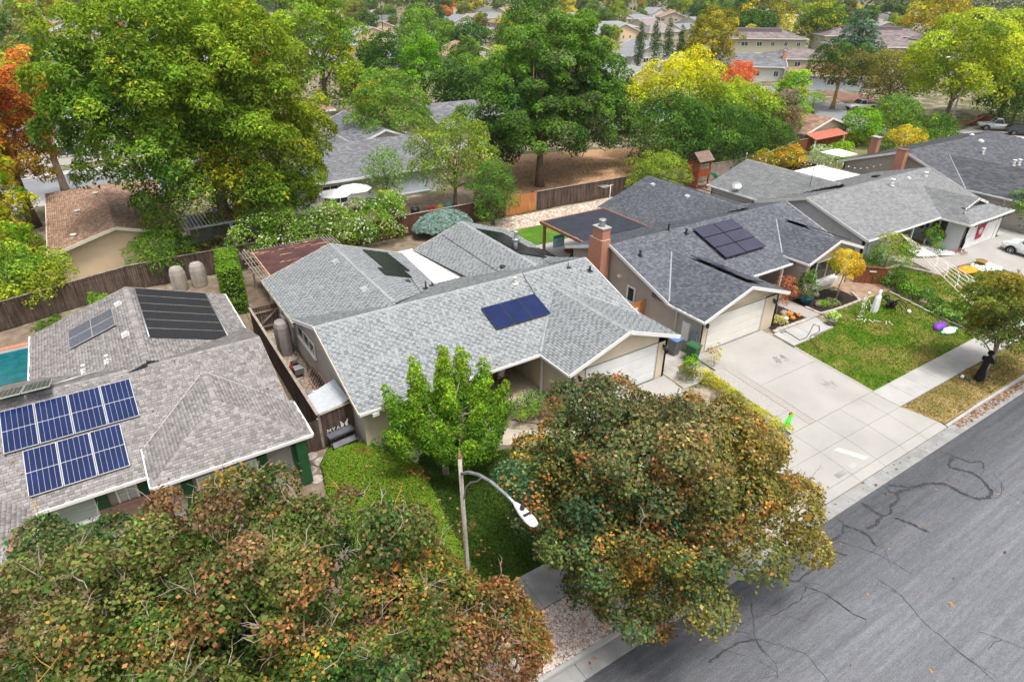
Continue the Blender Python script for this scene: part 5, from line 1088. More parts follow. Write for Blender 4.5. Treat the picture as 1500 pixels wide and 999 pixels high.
def blades(label, poly, n, pal, dry, dryness, size, seed):
    rg = np.random.default_rng(seed); q = np.array(poly); P = rg.uniform(q.min(0), q.max(0), (int(n*1.5), 2)); P = P[inpoly(P, poly)][:n]; k = len(P)
    P3 = np.c_[P, [gz(y)+.01 for y in P[:, 1]]]; f = .5*pnoise(P3, .8, seed)+.5*pnoise(P3, 2.6, seed+1)+rg.normal(0, .07, k); a = np.clip((f-(1-dryness))/.12, 0, 1)[:, None]
    col = np.array(pal)[rg.integers(0, len(pal), k)]*(1-a)+np.array(dry)*a; col = col*np.exp(rg.normal(0, .28, (k, 1)))
    V, Q, t = leaf_geo(P3, np.c_[rg.normal(0, 1., (k, 2)), np.full(k, .55)], size*np.exp(rg.normal(0, .3, k)), col, 'quad', rg); npmesh('grass', V, Q, LEAF, None, 'stuff', t)['label'] = label
blades('grass blades of the patchy green front lawn', [(32.55, 13.65), (44.8, 13.65), (45.0, 20.0), (42.0, 20.1), (37.6, 20.1), (36.8, 18.8), (32.55, 18.65)], 30000, [(.10, .22, .012), (.14, .26, .018), (.075, .17, .010)], (.30, .25, .08), .44, .075, 1)
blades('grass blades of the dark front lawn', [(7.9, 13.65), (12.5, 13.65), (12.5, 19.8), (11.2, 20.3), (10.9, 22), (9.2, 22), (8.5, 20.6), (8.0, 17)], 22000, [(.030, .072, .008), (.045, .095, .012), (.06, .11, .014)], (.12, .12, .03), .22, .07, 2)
blades('dry grass blades of the verge', [(33.0, 10.1), (50, 10.1), (50, 11.95), (32.5, 11.95)], 12000, [(.16, .17, .03), (.20, .18, .04), (.12, .15, .025)], (.40, .30, .11), .60, .08, 3)
blades('grass blades of the far front lawn', [(46.3, 13.7), (56.5, 13.7), (56.5, 19.2), (53.0, 19.6), (50.8, 19.4), (49.5, 22.1), (47.6, 22.2), (46.1, 20.7)], 14000, [(.10, .17, .015), (.13, .19, .02), (.08, .14, .012)], (.30, .25, .08), .46, .09, 4)
def roof_litter(label, x0, x1, y0, y1, zf_, n, seed):
    rg = np.random.default_rng(seed); P = np.c_[rg.uniform(x0, x1, n), y0+(y1-y0)*rg.random(n)**1.6]; P3 = np.c_[P, [zf_(x, y)+.04 for x, y in P]]
    col = np.array([(.14, .085, .05), (.20, .13, .07), (.09, .06, .04), (.26, .18, .08)])[rg.integers(0, 4, n)]
    V, Q, t = leaf_geo(P3, np.c_[rg.normal(0, .3, (n, 2)), np.ones(n)], .07*np.exp(rg.normal(0, .3, n)), col, 'broad', rg); npmesh('fallen_leaves', V, Q, LEAF, None, 'stuff', t)['label'] = label
roof_litter('dead leaves on the front slope of the left house roof', -12, 4.3, 25.2, 29, lambda x, y: 2.06+.34*(y-23.7), 260, 1)
roof_litter('dead leaves on the front slope of the centre house roof', 7, 23, 22.7, 27.8, lambda x, y: 2.5+.3395*(y-22.55), 220, 2)
roof_litter('dead leaves along the white courtyard roof edge of the centre house', 15.3, 17.5, 32.3, 38, lambda x, y: 2.66, 160, 3)
roof_litter('dead leaves on the charcoal roof of the chimney house', 26.5, 37.8, 23.6, 28.7, lambda x, y: 2.45+.34*(y-23.4), 160, 4)
# stepping stones
st = MB().box(4.3, 4.4, 23.6, 23.7, -.2, -.1).build('stepping_path', CONC_OLD, kind='structure')
for x, y in ((4.75, 24.05), (4.25, 23.75), (5.0, 23.45), (4.45, 23.1), (5.05, 22.75), (4.5, 22.4), (3.7, 23.3)): MB().cyl((x, y, gz(y)-.08), (x, y, gz(y)+.04), .30, .29, 14, False).build('stepping_stone', mat('round_stone', (.38, .33, .29), .9, .25, 5, 20, .3), st)

# ================================================================ STREET LAMP
def street_lamp():
    T = thing('street_lamp', 'tall weathered street lamp with curved arm and white lamp head over the lawn', 'street lamp', (5.95, 11.25, -.6))
    MB().tube([(5.98, 11.27, -.65), (5.92, 11.27, 2.5), (5.84, 11.25, 5.8), (5.76, 11.22, 8.55)], [.085, .078, .066, .052], 10).build('pole', mat('weathered_pole', (.36, .30, .25), .9, .35, 1.3, 14, .4, rgb2=(.55, .50, .45), stretch=(4, 4, .5)), T)
    MB().lathe((5.76, 11.22, 8.54), [(.06, 0), (.065, .04), (.035, .1), (.015, .2)], 8).build('finial', mat('rusty_metal', (.30, .16, .12), .8, .3, 5, 30), T)
    MB().tube([(5.77, 11.15, 8.05), (5.78, 10.8, 8.35), (5.80, 10.3, 8.62), (5.82, 9.8, 8.78), (5.84, 9.2, 8.86), (5.85, 8.75, 8.88)], [.045, .045, .042, .04, .038, .036], 8).build('arm', GALV, T)
    MB().tube([(5.8, 11.15, 7.2), (5.79, 11.0, 7.7), (5.79, 10.75, 8.05), (5.80, 10.4, 8.35), (5.81, 10.2, 8.62)], .022, 6).build('brace', GALV, T)
    mb = MB(); n = 12; st_ = [(8.80, .05, .045), (8.70, .085, .06), (8.47, .125, .075), (8.20, .135, .068), (8.05, .105, .045), (8.0, .05, .02)]; vs = []; fs = []
    for y, hw, hh in st_:
        for k in range(n): t = 2*pi*k/n; vs.append((5.85+hw*cos(t), y, 8.88+hh*(sin(t) if sin(t) > 0 else .35*sin(t))))
    for i in range(len(st_)-1):
        for k in range(n): fs.append((i*n+k, i*n+(k+1) % n, (i+1)*n+(k+1) % n, (i+1)*n+k))
    fs += [tuple(range(n)), tuple(range((len(st_)-1)*n, len(st_)*n))[::-1]]
    hd = mb.add(vs, fs, True).build('lamp_head', mat('lamp_grey_white', (.58, .59, .61), .4, .06, 4, 20), T)
    MB().cyl((5.85, 8.52, 8.95), (5.85, 8.52, 9.04), .055, .05, 10).build('photocell', BLACKPL, hd); MB().obox((5.85, 8.33, 8.955), (.09, 0, 0), (0, .035, -.003), (0, 0, .008)).build('number_label', DKMETAL, hd)
street_lamp()

# ================================================================ FENCES
def fence(name, label, pts, h, wood, z=0., bw=.14, post=2.4, cap=True, seed=1, capm=None, gap=.012, postm=None):
    T = thing(name, label, 'fence', (pts[0][0], pts[0][1], 0)); rg = random.Random(seed); mb = MB(); posts = []
    for a, b in zip(pts[:-1], pts[1:]):
        a, b = Vector((*a, 0)), Vector((*b, 0)); d = b-a; L_ = d.length; d.normalize(); n = Vector((d.y, -d.x, 0)); k = max(1, int(L_/bw)); s = L_/k
        for i in range(k):
            zb = gz((a+d*(i*s)).y) if z is None else z; c = a+d*((i+.5)*s)+n*(.02+rg.uniform(-.004, .004))
            mb.obox(c+Z*(zb+h/2-.02+rg.uniform(-.01, .01)), d*(s/2-gap/2), n*.009, Z*(h/2-.03))
        m_ = max(1, round(L_/post))
        for i in range(m_+1): posts.append(a+d*(L_*i/m_)-n*.03)
        for zz in (.25, h-.25): MB().beam(a-n*.02+Z*(z or 0)+Z*zz, b-n*.02+Z*(z or 0)+Z*zz, .04, .09).build('rail', wood, T)
        if cap: MB().beam(a+Z*((z or 0)+h), b+Z*((z or 0)+h), .14, .035).build('cap_rail', capm or GREYWOOD, T)
    mb.build('boards', wood, T, 'stuff')
    for p in posts: MB().obox(p+Z*((z or 0)+h/2), (.045, 0, 0), (0, .045, 0), (0, 0, h/2-.02)).build('fence_post', postm or GREYWOOD, T)
    return T
fence('side_fence', 'dark timber fence running between the left house and the centre house', [(5.45, 37.2), (5.45, 24.4)], 1.85, OLDWOOD, seed=1)
fence('front_fence', 'dark front fence panel beside the green post of the left house', [(4.2, 24.3), (5.4, 24.35)], 1.7, OLDWOOD, seed=2, cap=False)
fence('front_fence', 'dark front fence behind the letters and black bench', [(5.5, 24.38), (7.1, 24.6)], 1.85, OLDWOOD, seed=3)
fence('back_fence', 'long dark back fence behind the left house and tall hedge', [(-12, 44.6), (-7, 46.2), (-.1, 48.4), (5, 48.35), (14, 48.3)], 1.8, OLDWOOD, seed=4)
fence('back_fence', 'dark reddish back fence behind the weeping juniper', [(14.1, 48.3), (30.6, 48.2)], 1.8, mat('red_brown_wood', (.12, .05, .035), .9, .35, 2, 12, .2, stretch=(5, 5, .5)), seed=5)
fence('new_fence', 'short new orange cedar fence section behind the centre house', [(30.7, 48.2), (33.9, 48.15)], 1.8, NEWWOOD, seed=6, cap=False)
fence('back_fence', 'dark weathered back fence above the pebble bed with pale posts', [(34.0, 48.15), (44, 47.8), (48.5, 47.4)], 1.8, OLDWOOD, seed=7)
fence('back_fence', 'grey-brown fence behind the wooden playset', [(48.6, 47.4), (58, 46.6), (66, 46.8)], 1.8, GREYWOOD, seed=8)
fence('back_fence', 'red-brown garden fence below the cream house behind', [(66.1, 46.8), (74, 49.0), (90, 48.2)], 1.9, REDWOOD, seed=9)
fence('side_fence', 'brown picket-like fence between the grey house yard and the garden beyond', [(66.0, 46.6), (66.0, 33.5)], 1.8, OLDWOOD, seed=10)
fence('side_gate', 'small orange cedar gate panel beside the beige wall', [(25.1, 25.6), (26.55, 25.6)], 1.8, NEWWOOD, seed=11, cap=False)
fence('side_gate', 'low stained redwood gate panel with white sign beside the bay window', [(44.15, 22.2), (45.6, 20.8)], 1.25, REDWOOD, seed=12, capm=REDWOOD, postm=REDWOOD)
fence('side_fence', 'tall reddish fence between the houses at the right', [(64.1, 27), (66.0, 27)], 1.8, REDWOOD, seed=13)
g_ = thing('garden_gate', 'braced timber gate at the back of the gravel side yard', 'gate', (5.6, 37.3, 0))
mb = MB(); [mb.box(5.62+k*.145, 5.62+k*.145+.13, 37.30, 37.32, .1, 1.7) for k in range(10)]; mb.build('boards', OLDWOOD, g_, 'stuff')
for z in (.35, 1.35): MB().beam((5.6, 37.26, z), (7.05, 37.26, z), .04, .1).build('rail', GREYWOOD, g_)
MB().beam((5.65, 37.22, .35), (7.0, 37.22, 1.35), .04, .1).build('brace', GREYWOOD, g_)
for x in (5.55, 7.1): MB().box(x-.05, x+.05, 37.25, 37.35, 0, 1.95).build('gate_post', GREYWOOD, g_)

# ================================================================ SIDE YARD THINGS
s_ = thing('metal_shed', 'low metal shed with white ribbed roof behind the front fence', 'shed', (6.3, 25.6, 0))
SHM = mat('shed_grey_metal', (.30, .33, .37), .5, .1, metal=.2); SHW = mat('shed_roof_white', (.50, .53, .56), .45, .06, 2, 20)
MB().hexa([(5.68, 24.75, 0), (6.98, 24.75, 0), (6.98, 26.7, 0), (5.68, 26.7, 0)], [(5.68, 24.75, 1.45), (6.98, 24.75, 1.9), (6.98, 26.7, 1.9), (5.68, 26.7, 1.45)]).build('body', SHM, s_)
for k in range(2):
    y = 24.7+k*1.03; mb = MB(); mb.hexa([(5.6, y, 1.43), (7.04, y, 1.93), (7.04, y+1.02, 1.93), (5.6, y+1.02, 1.43)], [(5.6, y, 1.46), (7.04, y, 1.96), (7.04, y+1.02, 1.96), (5.6, y+1.02, 1.46)])
    [mb.beam((5.62, y+.1+j*.135, 1.465), (7.02, y+.1+j*.135, 1.965), .03, .02) for j in range(7)]; mb.build('roof_panel', SHW, s_)
t_ = thing('stock_tank', 'round grey tank behind the white shed roof', 'tank', (6.1, 27.3, 0)); MB().lathe((6.15, 27.25, 0), [(.48, 0), (.5, .8), (.52, 1.0), (.50, 1.02), (.46, .99), (.44, .6)], 20).build('tank_wall', GALV, t_); MB().cyl((6.15, 27.25, .5), (6.15, 27.25, .55), .44, .44, 20).build('tank_water', DARK, t_)
c_ = thing('covered_heater', 'tall object under a grey-brown cover by the side windows', 'cover', (6.45, 34.0, 0)); TAUPE = mat('taupe_fabric', (.26, .225, .21), .8, .12, 2, 12, .2)
MB().lathe((6.45, 34.0, 0), [(.40, .02), (.44, .5), (.46, 1.3), (.44, 1.8), (.36, 2.05), (.15, 2.15)], 8, False, 1.0, 1.25).build('fabric_cover', TAUPE, c_)
m_ = thing('lawn_mower', 'grey and red lawn mower parked by the side wall', 'lawn mower', (6.35, 31.8, 0))
MB().box(6.1, 6.6, 31.5, 32.1, .12, .32).build('deck', mat('mower_red', (.35, .02, .02), .4, .1), m_); MB().box(6.18, 6.52, 31.6, 31.95, .32, .55).build('engine', BLACKPL, m_); MB().hexa([(6.15, 30.9, .2), (6.55, 30.9, .2), (6.55, 31.48, .25), (6.15, 31.48, .25)], [(6.1, 30.8, .6), (6.6, 30.8, .6), (6.55, 31.48, .5), (6.15, 31.48, .5)]).build('grass_bag', mat('grey_bag', (.25, .26, .27), .8, .1), m_)
for x in (6.04, 6.66):
    for y in (31.6, 32.0): MB().cyl((x-.03, y, .12), (x+.03, y, .12), .12, .12, 12).build('wheel', BLACKPL, m_)
MB().tube([(6.15, 31.6, .4), (6.12, 31.0, 1.0), (6.58, 31.0, 1.0), (6.55, 31.6, .4)], .015, 5).build('handle', GALV, m_)
r_ = thing('wire_rack', 'pinkish wooden rack with black bars leaning along the side wall', 'rack', (6.8, 29.2, 0)); PINKW = mat('pinkish_wood', (.45, .25, .19), .8, .15)
for a, b in (((6.65, 27.9, .1), (6.65, 30.6, .1)), ((7.05, 27.9, .75), (7.05, 30.6, .75)), ((6.65, 27.9, .1), (7.05, 27.9, .75)), ((6.65, 30.6, .1), (7.05, 30.6, .75))): MB().beam(a, b, .07, .05).build('frame_bar', PINKW, r_)
for k in range(9): MB().beam((6.68, 28.15+k*.28, .14), (7.02, 28.15+k*.28, .72), .05, .02).build('slat', BLACKPL, r_)
b_ = thing('bench', 'black two-tier bench with shelf in front of the dark fence', 'bench', (6.2, 24.0, 0)); bz = -.0
MB().obox((6.25, 24.05, .78), (.62, .07, 0), (-.02, .2, 0), (0, 0, .05)).build('bench_top', mat('dark_grey_top', (.10, .10, .12), .4, .15, spec=.6), b_); MB().obox((6.3, 23.75, .42), (.6, .07, 0), (-.02, .2, 0), (0, 0, .02)).build('shelf', mat('grey_top', (.17, .17, .19), .5, .15), b_)
for dx in (-.58, .58):
    for dy in (-.45, .12): MB().beam((6.25+dx, 24.05+dy+dx*.1, -.02), (6.25+dx, 24.05+dy+dx*.1, .74), .04, .04).build('leg', BLACKPL, b_)
L_ = thing('metal_letters', 'small white letters standing along the bench top', 'letters', (5.9, 24.2, .83))
for i, ch_ in enumerate('MYA'): text(L_, ch_, (5.78+i*.22, 24.16+i*.02, .96), .27, WHITE, name='letter')
f_ = thing('butterfly_ornament', 'white filigree butterfly ornament on the dark fence above the bench', 'ornament', (6.55, 24.28, 1.05))
for sx in (-1, 1): MB().prism([(6.55+sx*.02, 24.3, 1.0), (6.55+sx*.2, 24.3, 1.22), (6.55+sx*.16, 24.3, 1.0), (6.55+sx*.18, 24.3, .85), (6.55+sx*.05, 24.3, .86)], (0, .02, 0)).build('wing', WHITE, f_)
# ================================================================ BINS
def bin_(x, y, rz, col, lid, label, cat='bin', group=None, z=0.):
    T = thing('wheelie_bin', label, cat, (0, 0, 0), group)
    MB().hexa([(-.22, -.24, .06), (.22, -.24, .06), (.22, .24, .06), (-.22, .24, .06)], [(-.30, -.32, 1.0), (.30, -.32, 1.0), (.30, .34, 1.0), (-.30, .34, 1.0)]).build('bin_body', col, T)
    mb = MB(); mb.hexa([(-.33, -.36, 1.0), (.33, -.36, 1.0), (.33, .38, 1.0), (-.33, .38, 1.0)], [(-.31, -.34, 1.05), (.31, -.34, 1.05), (.31, .36, 1.10), (-.31, .36, 1.10)]); mb.box(-.2, .2, -.25, .2, 1.05, 1.09); mb.build('lid', lid, T)
    MB().cyl((-.3, .40, .98), (.3, .40, .98), .02, .02, 6).build('handle', col, T)
    for sx in (-.29, .25): MB().cyl((sx, .28, .13), (sx+.05, .28, .13), .13, .13, 12).build('wheel', BLACKPL, T)
    T.location = (x, y, z); T.rotation_euler = (0, 0, rz); ROOT[T] = Vector((x, y, z)); return T
BING = mat('bin_grey', (.16, .165, .17), .6, .1); BLID = mat('lid_blue', (.12, .22, .42), .5, .1); BGRN = mat('bin_green', (.035, .12, .05), .55, .1)
bin_(25.55, 21.9, .1, BING, BLID, 'grey wheelie bin with blue lid beside the beige garage wall', z=-.02)
bin_(25.9, 20.75, .2, BGRN, BGRN, 'green wheelie bin in front of the grey one by the driveway', z=-.02)
bin_(64.6, 24.4, .1, BING, BLID, 'dark grey wheelie bin with blue lid at the far end of the banner garage'); bin_(65.5, 23.9, 0, BGRN, BGRN, 'dark green wheelie bin right of the blue-lidded one by the far fence'); bin_(65.3, 25.0, 0, BLACKPL, BLACKPL, 'black wheelie bin behind the green one by the far fence')
bin_(100.2, 46.9, .5, BING, BLID, 'grey bin at the edge of the far dry lawn'); bin_(102.0, 46.4, .5, BGRN, BGRN, 'green bin standing by the far street light pole')
x_ = thing('cardboard_box', 'brown cardboard box beside the white car', 'box', (63.9, 22.4, .03)); CARD = mat('cardboard', (.42, .26, .14), .85, .1)
MB().box(63.6, 64.3, 22.1, 22.7, .04, .65).build('box_body', CARD, x_)
for q in ([(63.6, 22.1, .65), (64.3, 22.1, .65), (64.3, 21.9, .78), (63.6, 21.9, .78)], [(63.6, 22.7, .65), (64.3, 22.7, .65), (64.3, 22.92, .72), (63.6, 22.92, .72)]): MB().prism(q, .008).build('flap', CARD, x_)
MB().lathe((24.85, 28.7, 0), [(.25, 0), (.3, .9), (.32, .95), (.1, 1.0)], 12).build('barrel', mat('teal_plastic', (.03, .16, .17), .5, .1), None, label='teal barrel between the two houses below the brick chimney', cat='barrel')
# pots
p_ = thing('blue_pot', 'glazed blue pot holding the camellia by the mulch bed', 'pot', (38.05, 21.95, 0)); MB().lathe((38.05, 21.95, 0), [(.28, 0), (.42, .25), (.45, .42), (.48, .45), (.42, .45), (.38, .36)], 18).build('pot', mat('blue_glaze', (.02, .10, .16), .15, .15, spec=.7), p_)
p_ = thing('stone_planter', 'round stone planter of pale leaves at the lawn corner', 'planter', (36.85, 19.2, -.05)); MB().lathe((36.85, 19.2, -.1), [(.24, 0), (.28, .3), (.36, .42), (.34, .44), (.2, .40)], 16).build('pot', mat('mossy_stone', (.22, .22, .17), .9, .2), p_)
crown(p_, [((36.85, 19.2, .55), (.36, .36, .26))], 14, .14, 500, .11, [(.30, .42, .16), (.40, .50, .22)], 'quad', 5, None, .8, 'plant', hollow=.3)
for x, y, s, lb in ((38.4, 21.2, .25, 'tan boulder in the black mulch behind the yellow mound'), (39.6, 22.2, .28, 'grey boulder under the window box'), (35.3, 21.6, .28, 'brown boulder in the triangular mulch bed')):
    T = thing('boulder', lb, 'rock', (x, y, 0)); MB().blob((x, y, s*.5), (s, s*.8, s*.75), 9, 6, .12, int(x*9)).build('rock', mat('boulder_stone', (.30, .25, .20), .9, .25, 6, 30), T)
for x, y, lb in ((33.9, 22.0, 'white stepping disc nearest the cream garage wall'), (35.0, 21.2, 'white stepping disc beside the pumpkins')):
    T = thing('ornament_disc', lb, 'ornament', (x, y, 0)); MB().cyl((x, y, .0), (x, y, .07), .2, .18, 12).build('disc', WHITE, T)
ORG = mat('pumpkin_orange', (.65, .22, .03), .5, .1)
def pumpkin(x, y, r, lb):
    T = thing('pumpkin', lb, 'pumpkin', (x, y, 0)); mb = MB()
    for k in range(8): mb.blob((x+r*.5*cos(k*pi/4), y+r*.5*sin(k*pi/4), r*.75), (r*.55, r*.55, r*.75), 8, 6)
    mb.build('pumpkin_skin', ORG, T); MB().cyl((x, y, r*1.35), (x+.03, y, r*1.8), .03, .02, 6).build('stalk', BARK, T)
for x, y, r, lb in ((35.5, 21.3, .22, 'largest orange pumpkin in the triangular mulch bed'), (35.2, 20.85, .17, 'small pumpkin at the front of the triangular bed'), (35.9, 20.9, .15, 'small pumpkin at the right tip of the triangular bed')): pumpkin(x, y, r, lb)
for x, y, lb in ((33.15, 20.35, 'pale rubble heap at the garage corner by the hose'), ):
    T = thing('rock_border', lb, 'rocks', (x, y, 0))
    for k in range(9): MB().blob((x+.13*(k % 3)+.02*k, y-.25+.22*(k//3), .06), (.09, .08, .07), 7, 5, .15, k).build('rock', CONC_OLD, T)
bd = MB().box(37.5, 37.6, 20.5, 20.6, -.2, -.1).build('bed_edging', mat('edging_stone', (.42, .37, .32), .9, .2, 5, 30), kind='structure')
def edging(pts, par, w=.18, h=.09, ln=.42):
    for a, b in zip(pts[:-1], pts[1:]):
        L_ = math.dist(a, b); k = max(1, int(L_/ln)); a, b = Vector((*a, 0)), Vector((*b, 0))
        for i in range(k):
            p, q = a.lerp(b, (i+.03)/k), a.lerp(b, (i+.97)/k); z = gz(p.y)+h/2; MB().beam(p+Z*z, q+Z*z, w, h+.04).build('edging_stone', MATS['edging_stone'], par)
edging([(37.45, 21.5), (37.45, 20.35), (38.6, 20.2), (40.2, 20.15), (41.6, 20.15), (42.3, 21.2)], bd); edging([(32.7, 20.38), (36.1, 20.3)], bd, .25); edging([(44.75, 19.9), (44.3, 16.5), (44.2, 13.7)], bd, .12, .06, .8); edging([(47.3, 20.9), (48.4, 22.3), (50.0, 22.2), (50.9, 19.5)], bd, .2, .07)
# hose
T = thing('garden_hose', 'black hose looping over the front walk onto the lawn', 'hose', (33.4, 20.2, .05))
hp_ = [(33.2, 20.45), (33.45, 19.9), (33.35, 18.95), (33.9, 18.9), (34.9, 19.3), (35.8, 19.7), (35.95, 19.4), (35.4, 19.0), (34.3, 18.9), (33.9, 18.6), (33.6, 17.9), (33.1, 17.4)]
mb = MB(); mb.tube([(x, y, gz(y)+.06) for x, y in hp_], .02, 5); mb.build('hose', BLACKPL, T)
# ================================================================ DECORATIONS
BONE = mat('bone_white', (.74, .71, .62), .6, .08); GHOST = mat('ghost_cloth', (.72, .72, .74), .8, .06); BLACKC = mat('black_cloth', (.012, .012, .014), .9, .2)
def skeleton(x, y):
    z = gz(y); T = thing('skeleton_figure', 'life-size white plastic skeleton standing bent forward on the lawn', 'skeleton', (x, y, z))
    P_ = lambda a, b, c: (x+a, y+b, z+c)
    sk = MB().blob(P_(.22, -.05, 1.62), (.10, .12, .13), 10, 8).build('skull', BONE, T); mb = MB(); [mb.blob(P_(.22+s*.045, -.155, 1.63), (.028, .02, .03), 6, 4) for s in (-1, 1)]; mb.build('eye_socket', BLACKPL, sk, 'stuff')
    MB().obox(P_(.22, -.1, 1.5), (.05, 0, 0), (0, .05, 0), (0, 0, .02)).build('jaw', BONE, sk)
    MB().tube([P_(.2, -.03, 1.48), P_(.13, 0, 1.3), P_(.04, 0, 1.1), P_(0, 0, .92)], .025, 6).build('spine', BONE, T)
    for k in range(6):
        zz = 1.36-k*.055; cx = .15-k*.022; w_ = .15-.008*abs(k-2)*2; pts = [P_(cx+w_*cos(t), -.02+.10*sin(t), zz-.02*sin(t)) for t in np.linspace(0, 2*pi, 13)]; MB().tube(pts, .011, 4, False).build('rib', BONE, T)
    MB().tube([P_(-.04, 0, 1.38), P_(.30, 0, 1.38)], .016, 5).build('collar_bone', BONE, T); MB().lathe(P_(0, 0, .84), [(.05, 0), (.13, .06), (.15, .1), (.1, .11)], 10, True, 1, .6).build('pelvis', BONE, T)
    for s, fx, ex, hx in ((-1, -.22, -.25, -.10), (1, .26, .48, .42)):
        c = .13+s*.17; MB().tube([P_(c, 0, 1.37), P_(ex, -.05, 1.10)], [.022, .018], 5).build('upper_arm', BONE, T); fo = MB().tube([P_(ex, -.05, 1.08), P_(hx, -.25, .88)], [.016, .014], 5).build('forearm', BONE, T)
        mb = MB(); [mb.tube([P_(hx, -.25, .87), P_(hx+(k-2)*.02, -.31, .80), P_(hx+(k-2)*.025, -.33, .74-.01*abs(k-2))], .007, 4) for k in range(5)]; mb.build('hand', BONE, fo, 'stuff')
        MB().tube([P_(s*.09, 0, .86), P_(s*.13+.02, -.06, .48)], [.026, .022], 6).build('thigh_bone', BONE, T); sh = MB().tube([P_(s*.13+.02, -.06, .46), P_(s*.14-.02, .04, .07)], [.02, .016], 6).build('shin_bone', BONE, T); MB().obox(P_(s*.14-.02, -.03, .03), (.035, 0, 0), (0, .1, 0), (0, 0, .02)).build('foot', BONE, sh)
skeleton(39.6, 18.9)
def ghost(x, y):
    z = gz(y); T = thing('ghost_figure', 'white draped ghost figure on the lawn beside the skeleton', 'ghost', (x, y, z)); n = 24; mb = MB(); vs = []; fs = []; pr = [(.34, .0), (.33, .3), (.30, .65), (.27, .95), (.24, 1.1), (.14, 1.18), (.16, 1.30), (.14, 1.44), (.08, 1.52), (.01, 1.55)]
    for i, (r, h) in enumerate(pr):
        for k in range(n): f = 1+.16*(1-h/1.56)*sin(k*2*pi/n*7+h*2); vs.append((x+r*f*cos(2*pi*k/n)+.12*(h/1.56)**2, y+r*.6*f*sin(2*pi*k/n), z+h+(.06*sin(k*2.1) if i == 0 else 0)))
    for i in range(len(pr)-1):
        for k in range(n): fs.append((i*n+k, i*n+(k+1) % n, (i+1)*n+(k+1) % n, (i+1)*n+k))
    mb.add(vs, fs, True); mb.build('ghost_drape', GHOST, T); MB().box(x-.01, x+.01, y-.01, y+.01, z-.1, z+.3).build('stake', DKMETAL, T)
ghost(41.15, 18.85)
T = thing('spider_decoration', 'giant black spider with long legs on the lawn', 'spider', (42.5, 18.55, gz(18.5)))
z = gz(18.5); MB().blob((42.65, 18.5, z+.32), (.34, .26, .22), 12, 8, .04).build('abdomen', BLACKC, T); MB().blob((42.25, 18.6, z+.28), (.17, .15, .13), 10, 7).build('head', BLACKC, T)
for s in (-1, 1):
    for k in range(4):
        a = (k-1.5)*.45; dx, dy = -sin(a)*1.0, s*cos(a); o = (42.4, 18.57); MB().tube([(o[0], o[1], z+.3), (o[0]+dx*.5, o[1]+dy*.45, z+.75), (o[0]+dx*1.0, o[1]+dy*.9, z+.45), (o[0]+dx*1.35, o[1]+dy*1.2, z+.02)], [.04, .035, .03, .015], 6).build('leg', BLACKC, T)
T = thing('plastic_skull', 'white skull lying right of the giant spider', 'skull', (42.95, 17.5, gz(17.5))); MB().blob((42.95, 17.5, gz(17.5)+.14), (.17, .15, .15), 10, 8, .05).build('skull', BONE, T)
T = thing('bone_pile', 'scattered plastic bones on the grass in front of the skeleton', 'bones', (39.9, 17.9, gz(17.8)))
for x, y, a in ((39.3, 18.35, .3), (39.6, 18.1, 1.2), (39.95, 17.9, 2.1), (40.3, 17.5, .5), (40.5, 17.3, 1.0), (39.1, 18.6, 2.6)):
    z = gz(y)+.05; d = Vector((cos(a), sin(a), 0))*.18; c = Vector((x, y, z)); mb = MB(); mb.cyl(c-d, c+d, .022, .022, 6); mb.blob(c-d, .045, 6, 4); mb.blob(c+d, .045, 6, 4); mb.build('bone', BONE, T)
T = thing('inflatable_decoration', 'deflated purple and white inflatable with green trim lying on the lawn', 'inflatable', (43.1, 15.0, gz(15)))
z = gz(15); PUR = mat('purple_nylon', (.20, .05, .45), .5, .15, 3, 12); LG = mat('mint_nylon', (.22, .75, .42), .5, .1)
MB().blob((43.05, 15.45, z+.10), (.62, .30, .22), 12, 7, .14, 3).blob((42.6, 15.4, z+.08), (.25, .22, .18), 10, 6, .15, 4).build('purple_part', PUR, T); MB().blob((43.0, 14.85, z+.08), (.6, .3, .17), 12, 7, .12, 5).build('white_part', GHOST, T)
MB().blob((42.45, 14.95, z+.06), (.22, .12, .09), 8, 5, .2, 6).blob((43.6, 14.8, z+.06), (.25, .16, .09), 8, 5, .2, 7).build('green_part', LG, T)
